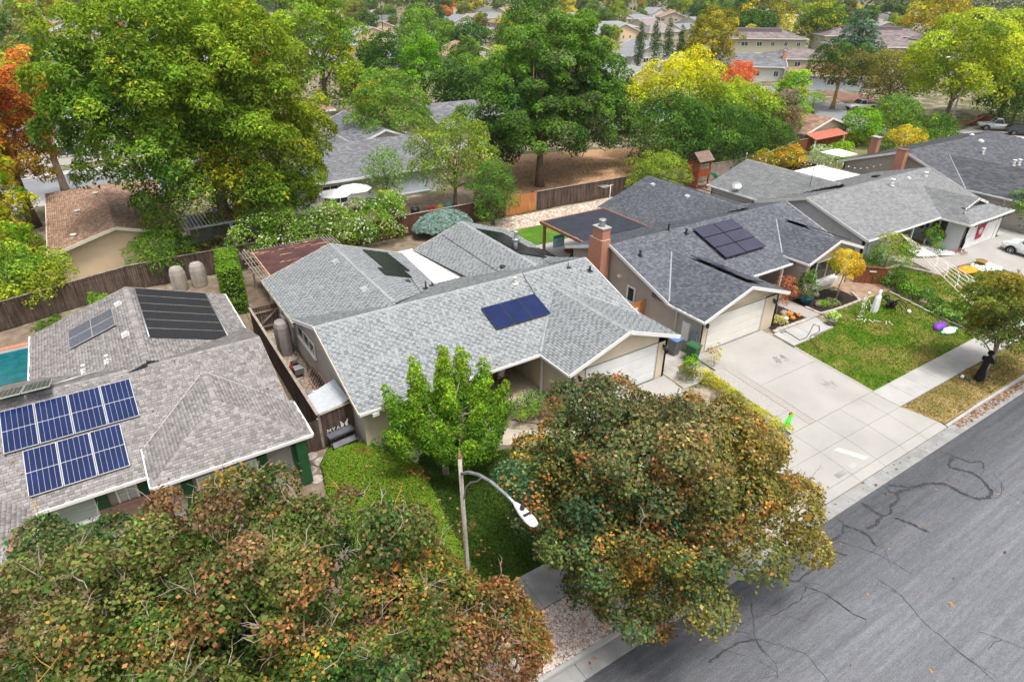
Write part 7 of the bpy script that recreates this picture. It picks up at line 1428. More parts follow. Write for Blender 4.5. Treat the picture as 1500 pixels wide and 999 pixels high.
# ================================================================ HOUSES BEHIND
def simple_house(name, label, x0, x1, y0, y1, ze, pitch, axis, rm, wm, rz=0., origin=None, hip=(0, 0), seed=1, storey=1, wins=True, chim=None, trim=None, tabs=True, oh=.5, group=None, garage=None, wsides='SWE', expo=.3):
    """single gable or hip volume with eaves, windows on each side; built about its own centre and then placed"""
    cx, cy = (x0+x1)/2, (y0+y1)/2; T = thing(name, label, 'house', (0, 0, 0), group); a, b = (x1-x0)/2, (y1-y0)/2; tr_ = trim or WHITE
    if axis == 'x': A, B = a, b
    else: A, B = b, a
    rise = B*pitch; zr_ = ze+rise; h0, h1 = hip[0]*B, hip[1]*B
    f = (lambda x, y, z: (x, y, z)) if axis == 'x' else (lambda x, y, z: (-y, x, z))
    polys = [[f(-A, -B, ze), f(A, -B, ze), f(A-h1, 0, zr_), f(-A+h0, 0, zr_)], [f(A, B, ze), f(-A, B, ze), f(-A+h0, 0, zr_), f(A-h1, 0, zr_)]]
    if h0: polys.append([f(-A, B, ze), f(-A, -B, ze), f(-A+h0, 0, zr_)])
    if h1: polys.append([f(A, -B, ze), f(A, B, ze), f(A-h1, 0, zr_)])
    slope(T, polys, rm, tab=tabs, seed=seed, exposure=expo, wmin=expo*1.4, wmax=expo*2.6)
    seg = [(f(-A, -B, ze), f(A, -B, ze)), (f(A, B, ze), f(-A, B, ze))]
    seg += [(f(-A, B, ze), f(-A, -B, ze))] if h0 else [(f(-A, -B, ze), f(-A, 0, zr_)), (f(-A, 0, zr_), f(-A, B, ze))]
    seg += [(f(A, -B, ze), f(A, B, ze))] if h1 else [(f(A, -B, ze), f(A, 0, zr_)), (f(A, 0, zr_), f(A, B, ze))]
    fascia(T, seg, tr_, w=.06, h=.22)
    w = MB(); A2, B2 = A-oh, B-oh; zt = ze+pitch*oh-.12
    w.prism([f(-A2, -B2, -.2), f(A2, -B2, -.2), f(A2, B2, -.2), f(-A2, B2, -.2)], zt+.2)
    for s, hp in ((-1, h0), (1, h1)):
        if not hp: w.prism([f(s*A2, -B2, zt-.01), f(s*A2, B2, zt-.01), f(s*A2, 0, zr_-.14)], Vector(f(-s*.12, 0, 0)))
    w.build('wall', wm, T); rr = random.Random(seed)
    if wins:
        a2, b2 = a-oh, b-oh
        for lv in range(storey):
            zc = 1.45+lv*2.75
            for side in 'SWEN':
                if side not in wsides: continue
                Ls = (2*a2 if side in 'SN' else 2*b2); k = max(1, int(Ls/3.4))
                for i in range(k):
                    t = -Ls/2+Ls*(i+.5)/k+rr.uniform(-.3, .3); p, n = {'S': ((t, -b2, zc), (0, -1)), 'N': ((t, b2, zc), (0, 1)), 'W': ((-a2, t, zc), (-1, 0)), 'E': ((a2, t, zc), (1, 0))}[side]
                    window(T, p, n, rr.choice([1.0, 1.5, 1.9]), 1.15, 2, fr=.09, sill=False)
    if garage: sectional_door(T, garage-2.3, garage+2.3, -b+oh-.05, 0, 2.1, DOORWHITE, 4, 4)
    if chim: c = MB().box(chim[0]-.35, chim[0]+.35, chim[1]-.5, chim[1]+.5, 0, zr_+.8).build('chimney', BRICK if len(chim) < 3 else chim[2], T); MB().box(chim[0]-.4, chim[0]+.4, chim[1]-.55, chim[1]+.55, zr_+.8, zr_+.88).build('chimney_cap', CONC, c)
    T.location = (origin[0] if origin else cx, origin[1] if origin else cy, 0); T.rotation_euler = (0, 0, rz); ROOT[T] = Vector(T.location); return T
PEACH = mat('peach_stucco', (.74, .56, .38), .85, .05, 1, 30, .2); TANW = mat('tan_wall', (.50, .42, .34), .85, .06); WW = mat('off_white_wall', (.66, .65, .62), .8, .05); OLW = mat('olive_cream_wall', (.46, .44, .33), .85, .06)
b_ = simple_house('house', 'peach stucco house with tan-brown shingle roof behind the left back fence', -4.4, 4.3, 51, 68, 2.5, .29, 'y', SHB, PEACH, expo=.16, wsides='', hip=(0, 1), seed=3, trim=mat('cream_trim', (.66, .60, .48), .6, .05))
MB().box(-.25, .35, -8.2, -8.05, 3.0, 3.3).build('gable_vent', WHITE, b_) if False else None
for x, y, z in ((-2.1, -1.5, 3.2), (-.6, 1.5, 3.6), (-2.6, -6.8, 3.0)): vent_pipe(b_, (x+b_.location.x, y+b_.location.y, z), PALEV, .18, .14)
simple_house('house', 'grey-roofed house behind the white parasols and loose green tree', 11, 30, 58.5, 71.5, 2.6, .30, 'x', SHG, WW, expo=.16, seed=4, wsides='W')
hg = bpy.data.objects[[o.name for o in bpy.data.objects if o.get('label', '').startswith('grey-roofed house behind the white parasols')][0]]
window(hg, (18.3, 58.95, 1.2), (0, -1), 2.4, 1.9, 3, fr=.09, sill=False, name='sliding_door'); window(hg, (26.6, 58.95, 1.1), (0, -1), 3.4, 1.9, 3, m=WHITE, pane=mat('bluish_blind', (.55, .62, .70), .5, .05), fr=.09, sill=False)
MB().lathe((17.2, 61.5, 3.50), [(.42, 0), (.4, .1), (.25, .17), (.05, .2)], 12, True, 1., .7).build('dome_skylight', WHITE, hg)
REDM = mat('red_barn_tile', (.42, .13, .08), .85, .25, 5, 20, .3)
simple_house('house', 'red tiled house at the left frame edge behind the yellow-green tree', -22, -6.6, 55, 67, 2.6, .30, 'x', REDM, WW, tabs=False, seed=5, wsides='E')
simple_house('house', 'grey tiled house with a small dormer gable behind the round green tree', 25.5, 33, 72, 86, 2.5, .36, 'y', SHG, WW, expo=.3, seed=6, wsides='S')
simple_house('house', 'grey tile roofed house left of the big central tree', 38.5, 49, 76, 88, 2.4, .34, 'x', SHG, TANW, expo=.3, seed=7, wsides='SE')
simple_house('house', 'cream house with white gable eave behind the red garden fence', 76.5, 86.5, 49.5, 60, 2.3, .30, 'y', SHB, mat('cream_wall', (.66, .56, .42), .85, .05), expo=.3, seed=8, wsides='', hip=(0, 1))
T = thing('lean_to_roof', 'terracotta lean-to roof below the cream gable wall', 'roof', (78.6, 48.7, 0)); MB().prism([(76.0, 47.7, 1.9), (83.0, 47.9, 1.9), (83.0, 49.6, 2.35), (76.0, 49.4, 2.35)], .06).build('tile_roof', REDM, T); MB().box(76.2, 76.35, 47.9, 48.05, 0, 1.9).box(82.6, 82.75, 48.1, 48.25, 0, 1.9).build('post', WHITE, T, 'stuff')
simple_house('house', 'white gabled house with blue-grey roof and tall pink chimney right of the cypresses', 0, 20, 0, 12, 2.9, .36, 'x', SHG, WW, rz=-.74, origin=(128.5, 104.5), seed=9, chim=(9.6, -2.2, mat('pink_brick', (.60, .30, .22), .9, .15)), expo=.4, wsides='SE')
simple_house('house', 'small white gabled wing with flat carport left of the blue-grey roof', 0, 9, 0, 8, 2.6, .34, 'y', SHG, WW, rz=-.74, origin=(122.5, 116.5), seed=10, expo=.4, wsides='S')
simple_house('house', 'brown-roofed pale blue house above the round topiary', 0, 14, 0, 12, 2.7, .30, 'x', SHB, mat('pale_blue_siding', (.48, .54, .60), .8, .05), rz=-.74, origin=(132.5, 85.0), hip=(1, 1), seed=11, expo=.4, wsides='SWE')
MROOF = island_mat('mauve_brown_shingle', [(.20, .165, .165), (.24, .20, .198), (.27, .225, .22), (.175, .145, .148)], var=.12)
for i, (lb, o_, L_, D_, rz_, st) in enumerate((('long two-storey olive-cream apartment block with mauve-brown roof behind the white gabled house', (163, 130.5), 30, 13, -.62, 2), ('lower mauve-brown hip roof in front of the first apartment block', (156, 108), 16, 12, -.62, 1),
      ('two-storey apartment block with mauve-brown roof right of the dark cedar', (171, 97.5), 22, 14, -.62, 2), ('farther mauve-brown apartment block above the cedar', (203, 119), 30, 13, -.62, 2), ('apartment block with dark mansard behind the yellow tree tops', (205, 98), 14, 12, -.62, 2))):
    h = simple_house('apartment_building', lb, 0, L_, 0, D_, 2.9*st-.2, .32, 'x', MROOF, OLW, rz=rz_, origin=o_, hip=(1, 1), seed=20+i, storey=st, expo=.45, wsides='SWE')
    if i in (0, 3, 4):
        a = L_*.30; zz = 2.9*st+1.4; mb = MB(); mb.hexa([(o_[0]-a, o_[1]-2.6, zz-1.4), (o_[0]+a, o_[1]-2.6, zz-1.4), (o_[0]+a, o_[1]+2.6, zz-1.4), (o_[0]-a, o_[1]+2.6, zz-1.4)], [(o_[0]-a+.5, o_[1]-2.1, zz+.6), (o_[0]+a-.5, o_[1]-2.1, zz+.6), (o_[0]+a-.5, o_[1]+2.1, zz+.6), (o_[0]-a+.5, o_[1]+2.1, zz+.6)]); mb.build('mansard', mat('dark_mauve', (.13, .105, .11), .9, .15), h)
# ================================================================ TREES BEHIND
tree('ash_tree', 'huge spreading green ash with yellow patches filling the upper left', 'tree', 7.6, 54.0, 19, 9, G_ASH, 165000, .275, 'slim', 60, env=[((4.6, 52.5, 10.6), (6.8, 6, 7.2)), ((10, 53, 8.5), (6.5, 6, 8)), ((7, 53, 13), (7, 6, 6.5)), ((1.0, 51, 12.5), (3.0, 3.2, 4.6)), ((12.5, 52.5, 7), (3.4, 4, 5)), ((9.5, 51.5, 6.5), (3.4, 3, 2.6))],
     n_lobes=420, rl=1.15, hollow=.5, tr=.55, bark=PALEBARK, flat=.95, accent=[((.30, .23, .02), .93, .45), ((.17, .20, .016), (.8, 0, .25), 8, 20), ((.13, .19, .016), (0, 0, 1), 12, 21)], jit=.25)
tree('liquidambar_tree', 'tall red and orange autumn tree at the upper left edge', 'tree', -5.9, 67.5, 15.5, 3.6, [(.22, .14, .015), (.26, .13, .02), (.26, .075, .02), (.24, .055, .025)], 26000, .24, 'broad', 61, env=[((-6.0, 67, 7.5), (3.4, 3, 6.5)), ((-6.5, 66, 10), (2.6, 2.6, 5))], n_lobes=80, rl=.95, accent=[((.25, .075, .035), .80, .5), ((.15, .15, .015), (0, 0, -1), -9.5, -4)])
tree('red_tree', 'slender crimson tree top behind the red and orange autumn tree', 'tree', -3.2, 75, 14.5, 1.5, G_RED, 3000, .28, 'maple', 62, env=[((-3.2, 75, 10), (1.2, 1.2, 4.5))], n_lobes=26, rl=.6)
tree('tree', 'yellow-green tree above the red tiled roof at the left edge', 'tree', -7.6, 57.5, 9.3, 3.2, G_YEL+G_LIME[:2], 9000, .26, 'pinnate', 63, bottom=.1)
tree('tree', 'low yellow-green tree between the red tiled roof and the peach house', 'tree', -6.3, 52.8, 4.6, 2.1, G_LIME[:2]+G_YEL, 5000, .22, 'pinnate', 64, bottom=.08)
shrub('camphor_shrub', 'wide green shrub mass hanging over the left back fence', -6.6, 49.3, 4.0, 3.6, G_MID+[(.18, .23, .02)], 17000, .17, 65, z0=0, rl=.8, n_lobes=70, accent=[((.24, .27, .02), .66, .8)])
shrub('shrub', 'bright green bush in front of the left back fence', -1.9, 45.6, 1.4, .8, G_LIME, 1200, .12, 66, z0=0); shrub('grass_tuft', 'dark green grassy clump by the left back fence', -5.0, 43.8, 1.1, .7, [(.06, .12, .02), (.09, .16, .02)], 900, .22, 67, z0=0, shape='needle', cat='grass tuft')
tree('tree', 'small green tree in front of the peach wall', 'tree', 2.4, 49.8, 3.4, 2.3, G_MID, 9000, .15, 'quad', 68, bottom=.12)
shrub('shrub', 'dark shrub between the small green tree and the slatted patio cover', 5.6, 50.2, 2.4, 1.5, G_OLIVE, 3000, .15, 69, z0=0)
# flowering oleander: leaves and white flowers
T = thing('oleander', 'long oleander hedge covered in white flowers behind the rusty pergola', 'shrub', (14, 50.3, 0)); env = [((8.4+k*1.5, 48.2+.25*sin(k), 1.8), (1.6, 1.5, 2.0+.25*sin(k*2))) for k in range(8)]
crown(T, env, 110, .75, 22000, .17, G_MID+[(.16, .24, .03)], 'quad', 70, None, .85, 'foliage'); crown(T, env, 110, .82, 4200, .17, [(.40, .40, .34), (.42, .42, .38)], 'maple', 70, None, .85, 'white_flowers', cull=.95)
mb = MB(); [mb.tube([(8.6+k*1.55, 50.4, 0), (8.6+k*1.55, 50.4, 2.2)], .07, 5) for k in range(7)]; mb.build('stem', BARK, T, 'stuff')
tree('oak_tree', 'massive dark green tree in the centre above the dry bank', 'tree', 38.9, 54.6, 17, 8, G_DARK+[(.05, .11, .015), (.075, .14, .02)], 125000, .29, 'quad', 71, env=[((40, 57, 8.7), (6.6, 6, 7.6)), ((46, 60, 9.5), (6.3, 5, 7.4)), ((37, 57, 7.2), (4.8, 4.5, 5)), ((43.5, 58, 13), (5, 4.5, 3.8)), ((48, 57, 6.5), (4.5, 4, 4.5)), ((37.6, 52.4, 6.6), (3.8, 2.6, 2.9)), ((40.8, 53.2, 6.4), (3.6, 2.4, 2.6)), ((44.5, 55.5, 7.5), (4.5, 3, 3.6))],
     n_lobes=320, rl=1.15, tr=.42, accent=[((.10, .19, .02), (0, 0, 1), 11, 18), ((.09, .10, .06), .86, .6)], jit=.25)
for nm, lb, x, y, h, r, pal, n, sz, kw in (
 ('pistache_tree', 'broad green tree with golden crown right of the massive central tree', 59.2, 55.3, 11.6, 6.6, G_MID+G_DARK[1:3], 26000, .30, dict(accent=[((.42, .38, .012), (0, .2, 1), 17.5, 21.5)], bottom=.1)),
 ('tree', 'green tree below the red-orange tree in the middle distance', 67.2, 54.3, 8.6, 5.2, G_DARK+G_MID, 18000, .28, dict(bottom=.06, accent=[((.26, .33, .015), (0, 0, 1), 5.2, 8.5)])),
 ('tree', 'round mixed green and orange tree left of the bare brown tree', 72.4, 53.6, 7.2, 3.6, G_MID+[(.24, .14, .04)], 10000, .26, dict(bottom=.06, accent=[((.36, .12, .05), .68, .7)])),
 ('dead_tree', 'bare grey-brown tree between the green and the yellow-green trees', 74.3, 51.6, 7.4, 2.2, [(.17, .12, .10), (.20, .15, .13), (.13, .10, .085)], 8000, .22, dict(shape='needle', bottom=.05)),
 ('tree', 'tall yellow-green tree behind the bare brown tree', 76.6, 52.8, 9.4, 2.6, G_LIME+G_YEL[1:3], 9500, .24, dict(bottom=.03)),
 ('tree', 'light green feathery tree behind the charcoal-roofed house', 46.4, 45.1, 4.3, 3.1, [(.11, .17, .02), (.14, .20, .03), (.18, .22, .03)], 10000, .17, dict(shape='pinnate', bottom=.05)),
 ('tree', 'dense green tree behind the fence near the playset', 54, 51, 8.2, 5.2, G_DARK+G_MID[:2], 17000, .26, dict(bottom=.02)),
 ('tree', 'dark understorey tree behind the playset roof', 60.5, 50, 6.8, 4.8, G_DARK+G_MID[:1], 14000, .26, dict(bottom=.0)),
 ('tree', 'dark green tree beside the bare brown tree above the garden fence', 68.5, 50.0, 5.0, 3.6, G_DARK+G_OLIVE[:2], 9000, .24, dict(bottom=.0)),
 ('apricot_tree', 'loose light green tree with bare branches behind the blue juniper', 27.6, 52.4, 8.0, 4.4, [(.10, .16, .02), (.13, .19, .028), (.17, .21, .03), (.07, .12, .02)], 13000, .20, dict(shape='pinnate', bottom=.25, rl=1.0)),
 ('bushy_tree', 'dense dark green conical bush behind the blue-grey roof', 28.4, 46.8, 5.6, 2.3, [(.045, .10, .018), (.06, .125, .022), (.08, .15, .028)], 15000, .14, dict(bottom=.0)),
 ('small_tree', 'grey-green small tree in front of the sliding door', 22.3, 56.0, 5.4, 2.2, [(.10, .17, .06), (.14, .21, .08), (.08, .13, .04)], 6000, .17, dict(bottom=.2)),
 ('small_tree', 'yellowish green small tree right of the white-flowered hedge', 20.3, 50.6, 3.2, 1.7, G_YEL[:2]+G_MID, 5000, .16, dict(bottom=.05)),
 ('round_tree', 'round light green tree above the grey roof behind the centre house', 31.8, 77.0, 8.9, 5.3, [(.07, .14, .02), (.10, .18, .026), (.14, .21, .035)], 18000, .26, dict(bottom=.05, shape='pinnate')),
 ('ash_tree', 'tall yellow-green tree right of the huge ash', 31.6, 100.5, 18.0, 6.6, G_ASH[1:]+[(.18, .26, .015)], 17000, .42, dict(bottom=.1)),
 ('tree', 'bright yellow-green tree above the round light green tree', 47.2, 99, 12.0, 4.3, G_LIME[:3], 11000, .36, dict(bottom=.05)),
 ('tree', 'dark green tree left of the bright yellow-green one', 46.1, 111, 11.0, 4.6, G_DARK, 8000, .42, dict(bottom=.03)),
 ('tree', 'dark tree behind the bright yellow-green one', 66, 138, 14.0, 6.0, G_MID, 8000, .5, dict(bottom=.1)),
 ('tree', 'mid green tree right of the bright yellow-green tree', 56, 100, 7.5, 4.0, G_MID, 7000, .34, dict(bottom=.02)),
 ('tree', 'green tree left of the massive central tree beside the tile roof', 58, 92, 8.5, 4.6, G_MID+G_DARK, 8000, .34, dict(bottom=.02)),
 ('tree', 'yellow-green tree just left of the massive central crown', 62.5, 101, 9.0, 4.0, [(.16, .21, .03), (.20, .24, .035)], 7000, .34, dict(bottom=.02)),
 ('tree', 'small rounded dark green tree near the distant street', 95, 168, 9.0, 5.0, G_DARK, 6000, .5, dict(bottom=.2)),
 ('tree', 'dark green tree top behind the massive central tree', 78, 112, 16.5, 8.0, G_DARK+G_MID, 14000, .5, dict(bottom=.1)),
 ('gold_tree', 'golden olive tree right of the slender cypresses', 109.9, 96, 14.2, 5.6, [(.12, .13, .02), (.17, .155, .02), (.22, .175, .02), (.14, .15, .02)], 13000, .42, dict(bottom=.1)),
 ('red_tree', 'red-orange maple in front of the blue-grey roof', 108.6, 87.2, 5.6, 3.3, G_RED, 7000, .30, dict(bottom=.1)),
 ('twisted_tree', 'dark olive tree with a pale forked trunk beside the white pickup', 109.5, 67.2, 10.0, 5.4, G_OLIVE+G_DARK, 12000, .34, dict(bottom=.4, bark=mat('golden_bark', (.38, .25, .10), .9, .2), tr=.35)),
 ('round_tree', 'round olive-brown tree above the bright green shrubs at the right', 118.0, 62.6, 9.2, 6.6, [(.12, .12, .03), (.15, .14, .035), (.10, .11, .03), (.17, .13, .04)], 17000, .34, dict(bottom=.15)),
 ('plane_tree', 'big yellow-green plane tree at the upper right', 111.0, 49.4, 14.6, 7.6, [(.12, .18, .014), (.17, .22, .016), (.24, .27, .018), (.08, .14, .014)], 24000, .42, dict(bottom=.15, tr=.4)),
 ('plane_tree', 'second yellow-green plane tree touching the right frame edge', 124.5, 47.5, 15.4, 7.8, [(.12, .18, .014), (.17, .22, .016), (.22, .24, .018), (.07, .13, .014)], 20000, .44, dict(bottom=.1, tr=.4)),
 ('tree', 'dark green tree under the plane trees beside the wooden ramp', 119, 43.5, 8.0, 5.0, G_DARK+G_MID, 9000, .36, dict(bottom=.0)),
 ('shrub_tree', 'rounded bright green shrub below the white pickup', 94.2, 48.3, 5.7, 3.5, G_MID, 9000, .26, dict(bottom=.0)),
 ('shrub_tree', 'lime green shrub left of the rounded one below the side street', 86.2, 48.0, 4.9, 2.6, G_LIME, 7000, .24, dict(bottom=.0)),
 ('shrub_tree', 'bright yellow-orange shrub row behind the slate roof', 88.6, 43.4, 2.9, 2.6, [(.30, .24, .02), (.36, .28, .025), (.20, .20, .02)], 6000, .22, dict(bottom=.0)),
 ('shrub_tree', 'dark green hedge bush right of the yellow-orange shrubs', 93.5, 41.5, 2.4, 2.8, G_DARK+G_MID, 5000, .22, dict(bottom=.0)),
 ('shrub_tree', 'orange-yellow bush behind the grey house fence', 65.2, 43.8, 3.2, 2.1, [(.30, .20, .02), (.24, .20, .02), (.15, .15, .02), (.34, .16, .02)], 6500, .18, dict(bottom=.0)),
 ('shrub_tree', 'second orange bush left of the first behind the grey roof', 62.6, 45.1, 2.6, 1.8, [(.28, .20, .02), (.20, .18, .02), (.13, .15, .02)], 4500, .18, dict(bottom=.0)),
 ('shrub_tree', 'grey-green round shrub in the garden beyond the picket fence', 72.8, 44.6, 2.1, 1.6, [(.20, .26, .16), (.25, .31, .20)], 3500, .17, dict(bottom=.0)),
 ('shrub_tree', 'yellow-green shrub right of the grey-green round one', 77.8, 45.3, 1.9, 1.5, G_LIME[1:]+G_YEL[1:2], 3500, .17, dict(bottom=.0)),
 ('shrub_tree', 'dark green shrub beside the orange brick chimney', 82.5, 43.0, 2.2, 1.6, G_DARK, 3000, .18, dict(bottom=.0)),
 ('shrub_tree', 'low green border in the garden beyond the picket fence', 74.5, 41.6, 1.0, 2.2, G_MID+G_LIME[:1], 3500, .15, dict(bottom=.0)),
 ('topiary', 'small dome-cut green tree on a thin stem by the side street', 103.5, 67.0, 3.0, 1.5, [(.10, .20, .018), (.13, .24, .02)], 3500, .18, dict(bottom=.35, rl=.6)),
 ('dark_shrub', 'dark purple shrub in the gap right of the huge ash', 38.6, 100.6, 3.6, 1.8, [(.035, .018, .028), (.05, .025, .035)], 2200, .26, dict(bottom=.0)),
 ('shrub_tree', 'bright green edge tree at the right above the ivy lawn', 67.0, 20.6, 4.0, 1.7, G_MID, 6000, .15, dict(bottom=.1)),
 ('gold_tree', 'tall golden-brown tree above the apartment roofs', 222, 110, 18.5, 8.8, G_GOLD+G_YEL[1:3], 9000, .75, dict(bottom=.05)),
 ('tree', 'dark green spreading tree above the white gabled house', 193, 152, 11, 7.0, G_DARK, 6000, .7, dict(bottom=.1)),
 ('tree', 'yellow-green tree at the top right of centre', 214, 165, 15, 11, G_YEL+G_OLIVE, 9000, .8, dict(bottom=.05)),
 ('tree', 'olive gold tree above the first apartment block', 197, 131, 13.5, 7.5, G_YEL[:2]+G_DARK[2:], 8000, .7, dict(bottom=.05)),
 ('tree', 'dark tree left of the olive gold tree over the apartments', 172, 150, 12, 6.5, G_DARK, 6000, .6, dict(bottom=.05)),
 ('tree', 'green lawn-side tree behind the low lime shrub', 98, 44.0, 3.6, 2.2, G_DARK+G_MID, 4000, .24, dict(bottom=.0)),
 ):
    kw = dict(kw); tree(nm, lb, 'tree' if 'shrub' not in nm else 'shrub', x, y, h, r, pal, n, sz, kw.pop('shape', 'quad'), int(x*7+y), **kw)
rng_ = random.Random(5)
# bare branches showing in the apricot tree and dead tree
# weeping blue juniper
T = thing('weeping_juniper', 'weeping blue-grey juniper behind the centre house roof', 'shrub', (23.5, 47.0, 0)); rg = np.random.default_rng(8); n = 8000
a = rg.uniform(0, 2*pi, n); r = 2.3*np.sqrt(rg.random(n)); zt = 1.9*np.sqrt(np.clip(1-(r/2.5)**2, 0, 1))*(1-.25*rg.random(n))+.08*np.sin(a*9); P = np.c_[23.5+r*np.cos(a)*1.15, 47.0+r*np.sin(a)*.7, zt+.15]; Nn = np.c_[np.cos(a)*.5, np.sin(a)*.5, np.ones(n)]+rg.normal(0, .3, (n, 3))
col = np.array([(.26, .40, .34), (.34, .48, .42), (.42, .55, .50), (.18, .28, .24)])[rg.integers(0, 4, n)]; V, Q, t = leaf_geo(P, Nn, np.full(n, .28), col, 'needle', rg); npmesh('foliage', V, Q, LEAF, T, None, t); MB().tube([(23.5, 47, 0), (23.6, 47, 1.6)], [.12, .05], 6).build('trunk', BARK, T)
# Italian cypresses
def cypress(x, y, h, r, lb, n=4500, size=.26, seed=1):
    T = thing('cypress_tree', lb, 'tree', (x, y, 0), 'row of slender cypresses'); rr_ = random.Random(seed); k = 26; C_ = []; L_ = []
    for i in range(k):
        t = i/(k-1); w_ = 1.0*r*(.45+.55*min(1, t*4))*(1-t**2.6)+.12
        for q in range(3 if t < .9 else 1): a = rr_.uniform(0, 6.28); C_.append((x+cos(a)*w_*.4, y+sin(a)*w_*.4, h*(.04+.93*t))); L_.append(w_*.62)
    crown(T, None, 0, r, n, size, [(.03, .08, .02), (.045, .10, .022), (.06, .125, .028)], 'quad', seed, None, 1.3, up=.9, cull=.0, gain=1.45, lobes=(np.array(C_), np.array(L_), np.array([(x, y, h*.3)]*len(C_)))); MB().cyl((x, y, 0), (x, y, h*.5), .12, .08, 6).build('trunk', BARK, T)
for i, (x, y, h, r, lb) in enumerate(((118.4, 126, 11.8, 1.35, 'leftmost slender cypress beside the massive central tree'), (120.8, 123.2, 13.0, 1.6, 'second slender cypress from the left'), (123.4, 121.5, 12.8, 1.55, 'middle slender cypress of five'), (122.8, 116.7, 11.4, 1.35, 'fourth slender cypress from the left'), (119.8, 109.6, 10.9, 1.5, 'rightmost slender cypress in front of the white gabled wing'))): cypress(x, y, h, r, lb, seed=i+3)
for i, (x, y, h, lb) in enumerate(((84.0, 54.2, 4.3, 'dark thin cypress left of the cream gable wall'), (82.6, 51.9, 3.6, 'shorter thin cypress beside the cream gable wall'))): cypress(x, y, h, .55, lb, 1400, .2, 30+i)
# cedar with layered boughs
T = thing('cedar_tree', 'dark layered blue-green cedar in front of the apartment blocks', 'tree', (139.3, 83.6, 0)); env = []
rr = random.Random(3)
for k in range(13):
    zc = 2.5+k*.98; rad = 6.6*(1-(k/13.5))**.8+.5
    for j in range(6): t = 2*pi*j/6+k*.7+rr.uniform(-.3, .3); env.append(((139.3+cos(t)*rad*.6, 83.6+sin(t)*rad*.6, zc-.25), (rad*.42, rad*.42, .30)))
crown(T, env, 300, .85, 18000, .56, [(.035, .085, .05), (.05, .11, .062), (.075, .145, .09)], 'needle', 77, None, .42, hollow=.2, up=1.0); trunk(T, (139.3, 83.6, -.1), (139.3, 83.6, 13.5), .4, [e[0] for e in env[::4]], BARK, 4)
# far street light and power pole
T = thing('street_light', 'leaning grey street light beside the far dry lawn', 'street lamp', (107.3, 46.9, 0)); MB().tube([(107.3, 46.9, 0), (107.35, 46.9, 9.4)], [.16, .09], 8).build('pole', CONC, T); MB().tube([(107.35, 46.9, 9.2), (106.4, 47.6, 9.9), (105.0, 48.6, 10.0)], .05, 6).build('arm', GALV, T); MB().blob((104.7, 48.8, 9.95), (.45, .25, .1), 8, 5).build('lamp_head', WHITE, T)
T = thing('wooden_ramp', 'orange-brown timber stack by the silver pickup', 'timber', (116, 46.5, 0)); [MB().beam((113.6+k*.5, 47.6, .1), (115.2+k*.5, 46.0, 1.5), .35, .08).build('board', NEWWOOD, T) for k in range(5)]; MB().box(115.2, 118.2, 45.6, 46.8, 0, 1.5).build('stack', REDWOOD, T)
for i, (x, y, h, lb) in enumerate(((22, 150, 13, 'thin utility pole behind the huge ash'), (108, 260, 13, 'thin utility pole in the hazy centre distance'), (62, 240, 12, 'utility pole above the tall yellow-green tree'))):
    T = thing('utility_pole', lb, 'utility pole', (x, y, 0)); MB().cyl((x, y, 0), (x, y, h), .16, .11, 7).build('pole', OLDWOOD, T); MB().beam((x-1.1, y, h-.6), (x+1.1, y, h-.6), .1, .12).build('crossarm', OLDWOOD, T)
T = thing('power_lines', 'thin overhead wires crossing behind the huge ash at upper left', 'wires', (22, 150, 12))
for dz, dx in ((12.35, -1.0), (12.35, 1.0), (11.4, 0)):
    for a, b in (((-45, 138), (22, 150)), ((22, 150), (62, 240))):
        A_, B_ = Vector((a[0]+dx, a[1], dz)), Vector((b[0]+dx, b[1], dz-.8)); MB().tube([A_.lerp(B_, t)-Z*(1.4*4*t*(1-t)) for t in np.linspace(0, 1, 9)], .03, 4).build('wire', BLACKPL, T)
# ================================================================ FAR NEIGHBOURHOOD
fwx, fwy = sin(yaw), cos(yaw)
def inview(x, y, pad=.06):
    c = Vector((x, y, 2.0))-Vector((0, 0, CAM_H)); d = c.dot(fw)
    if d < 5: return None
    return 750+934.74*c.dot(r2)/d, 499.5+934.74*c.dot(d2)/d, d
taken = [(128.5, 104.5, 13), (122.5, 116.5, 8), (132.5, 85, 11), (163, 130.5, 19), (156, 108, 12), (171, 97.5, 15), (203, 119, 19), (205, 98, 12), (43, 82, 9), (29, 79, 10), (110, 50, 14), (118, 62, 12)]
archet = []
FR = [('grey', SHG), ('tan-brown', SHB), ('slate', SH4), ('pale grey', SH3), ('mauve-brown', MROOF)]
FW = [WW, TANW, GREYWALL, PEACH, mat('cream_wall2', (.62, .56, .44), .85, .05)]
hk = 0; rr = random.Random(12); spots = []
for row in range(0, 18):
    yb = 96+row*31 if row < 4 else 96+4*31+(row-4)*44
    for colm in range(-3, 46):
        x = -60+colm*21+rr.uniform(-3, 3); y = yb+rr.uniform(-4, 4)+(9 if row % 2 else 0)
        q = inview(x, y)
        if not q or q[0] < -80 or q[0] > 1600 or q[1] < -40 or q[1] > 230: continue
        if math.hypot(x, y) > 520: continue
        if any(math.hypot(x-a, y-b) < c+9 for a, b, c in taken): continue
        if x > 88 and y < 100: continue
        spots.append((x, y, q))
place = ['left', 'centre-left', 'centre', 'centre-right', 'right']
def where(q, d): return '%s %s skyline, %s rows' % (('left half of', 'right half of')[int(q[0]/150) % 2], place[int(np.clip(q[0]/300, 0, 4))], 'nearest' if d < 150 else 'middle' if d < 230 else 'farther' if d < 340 else 'farthest')
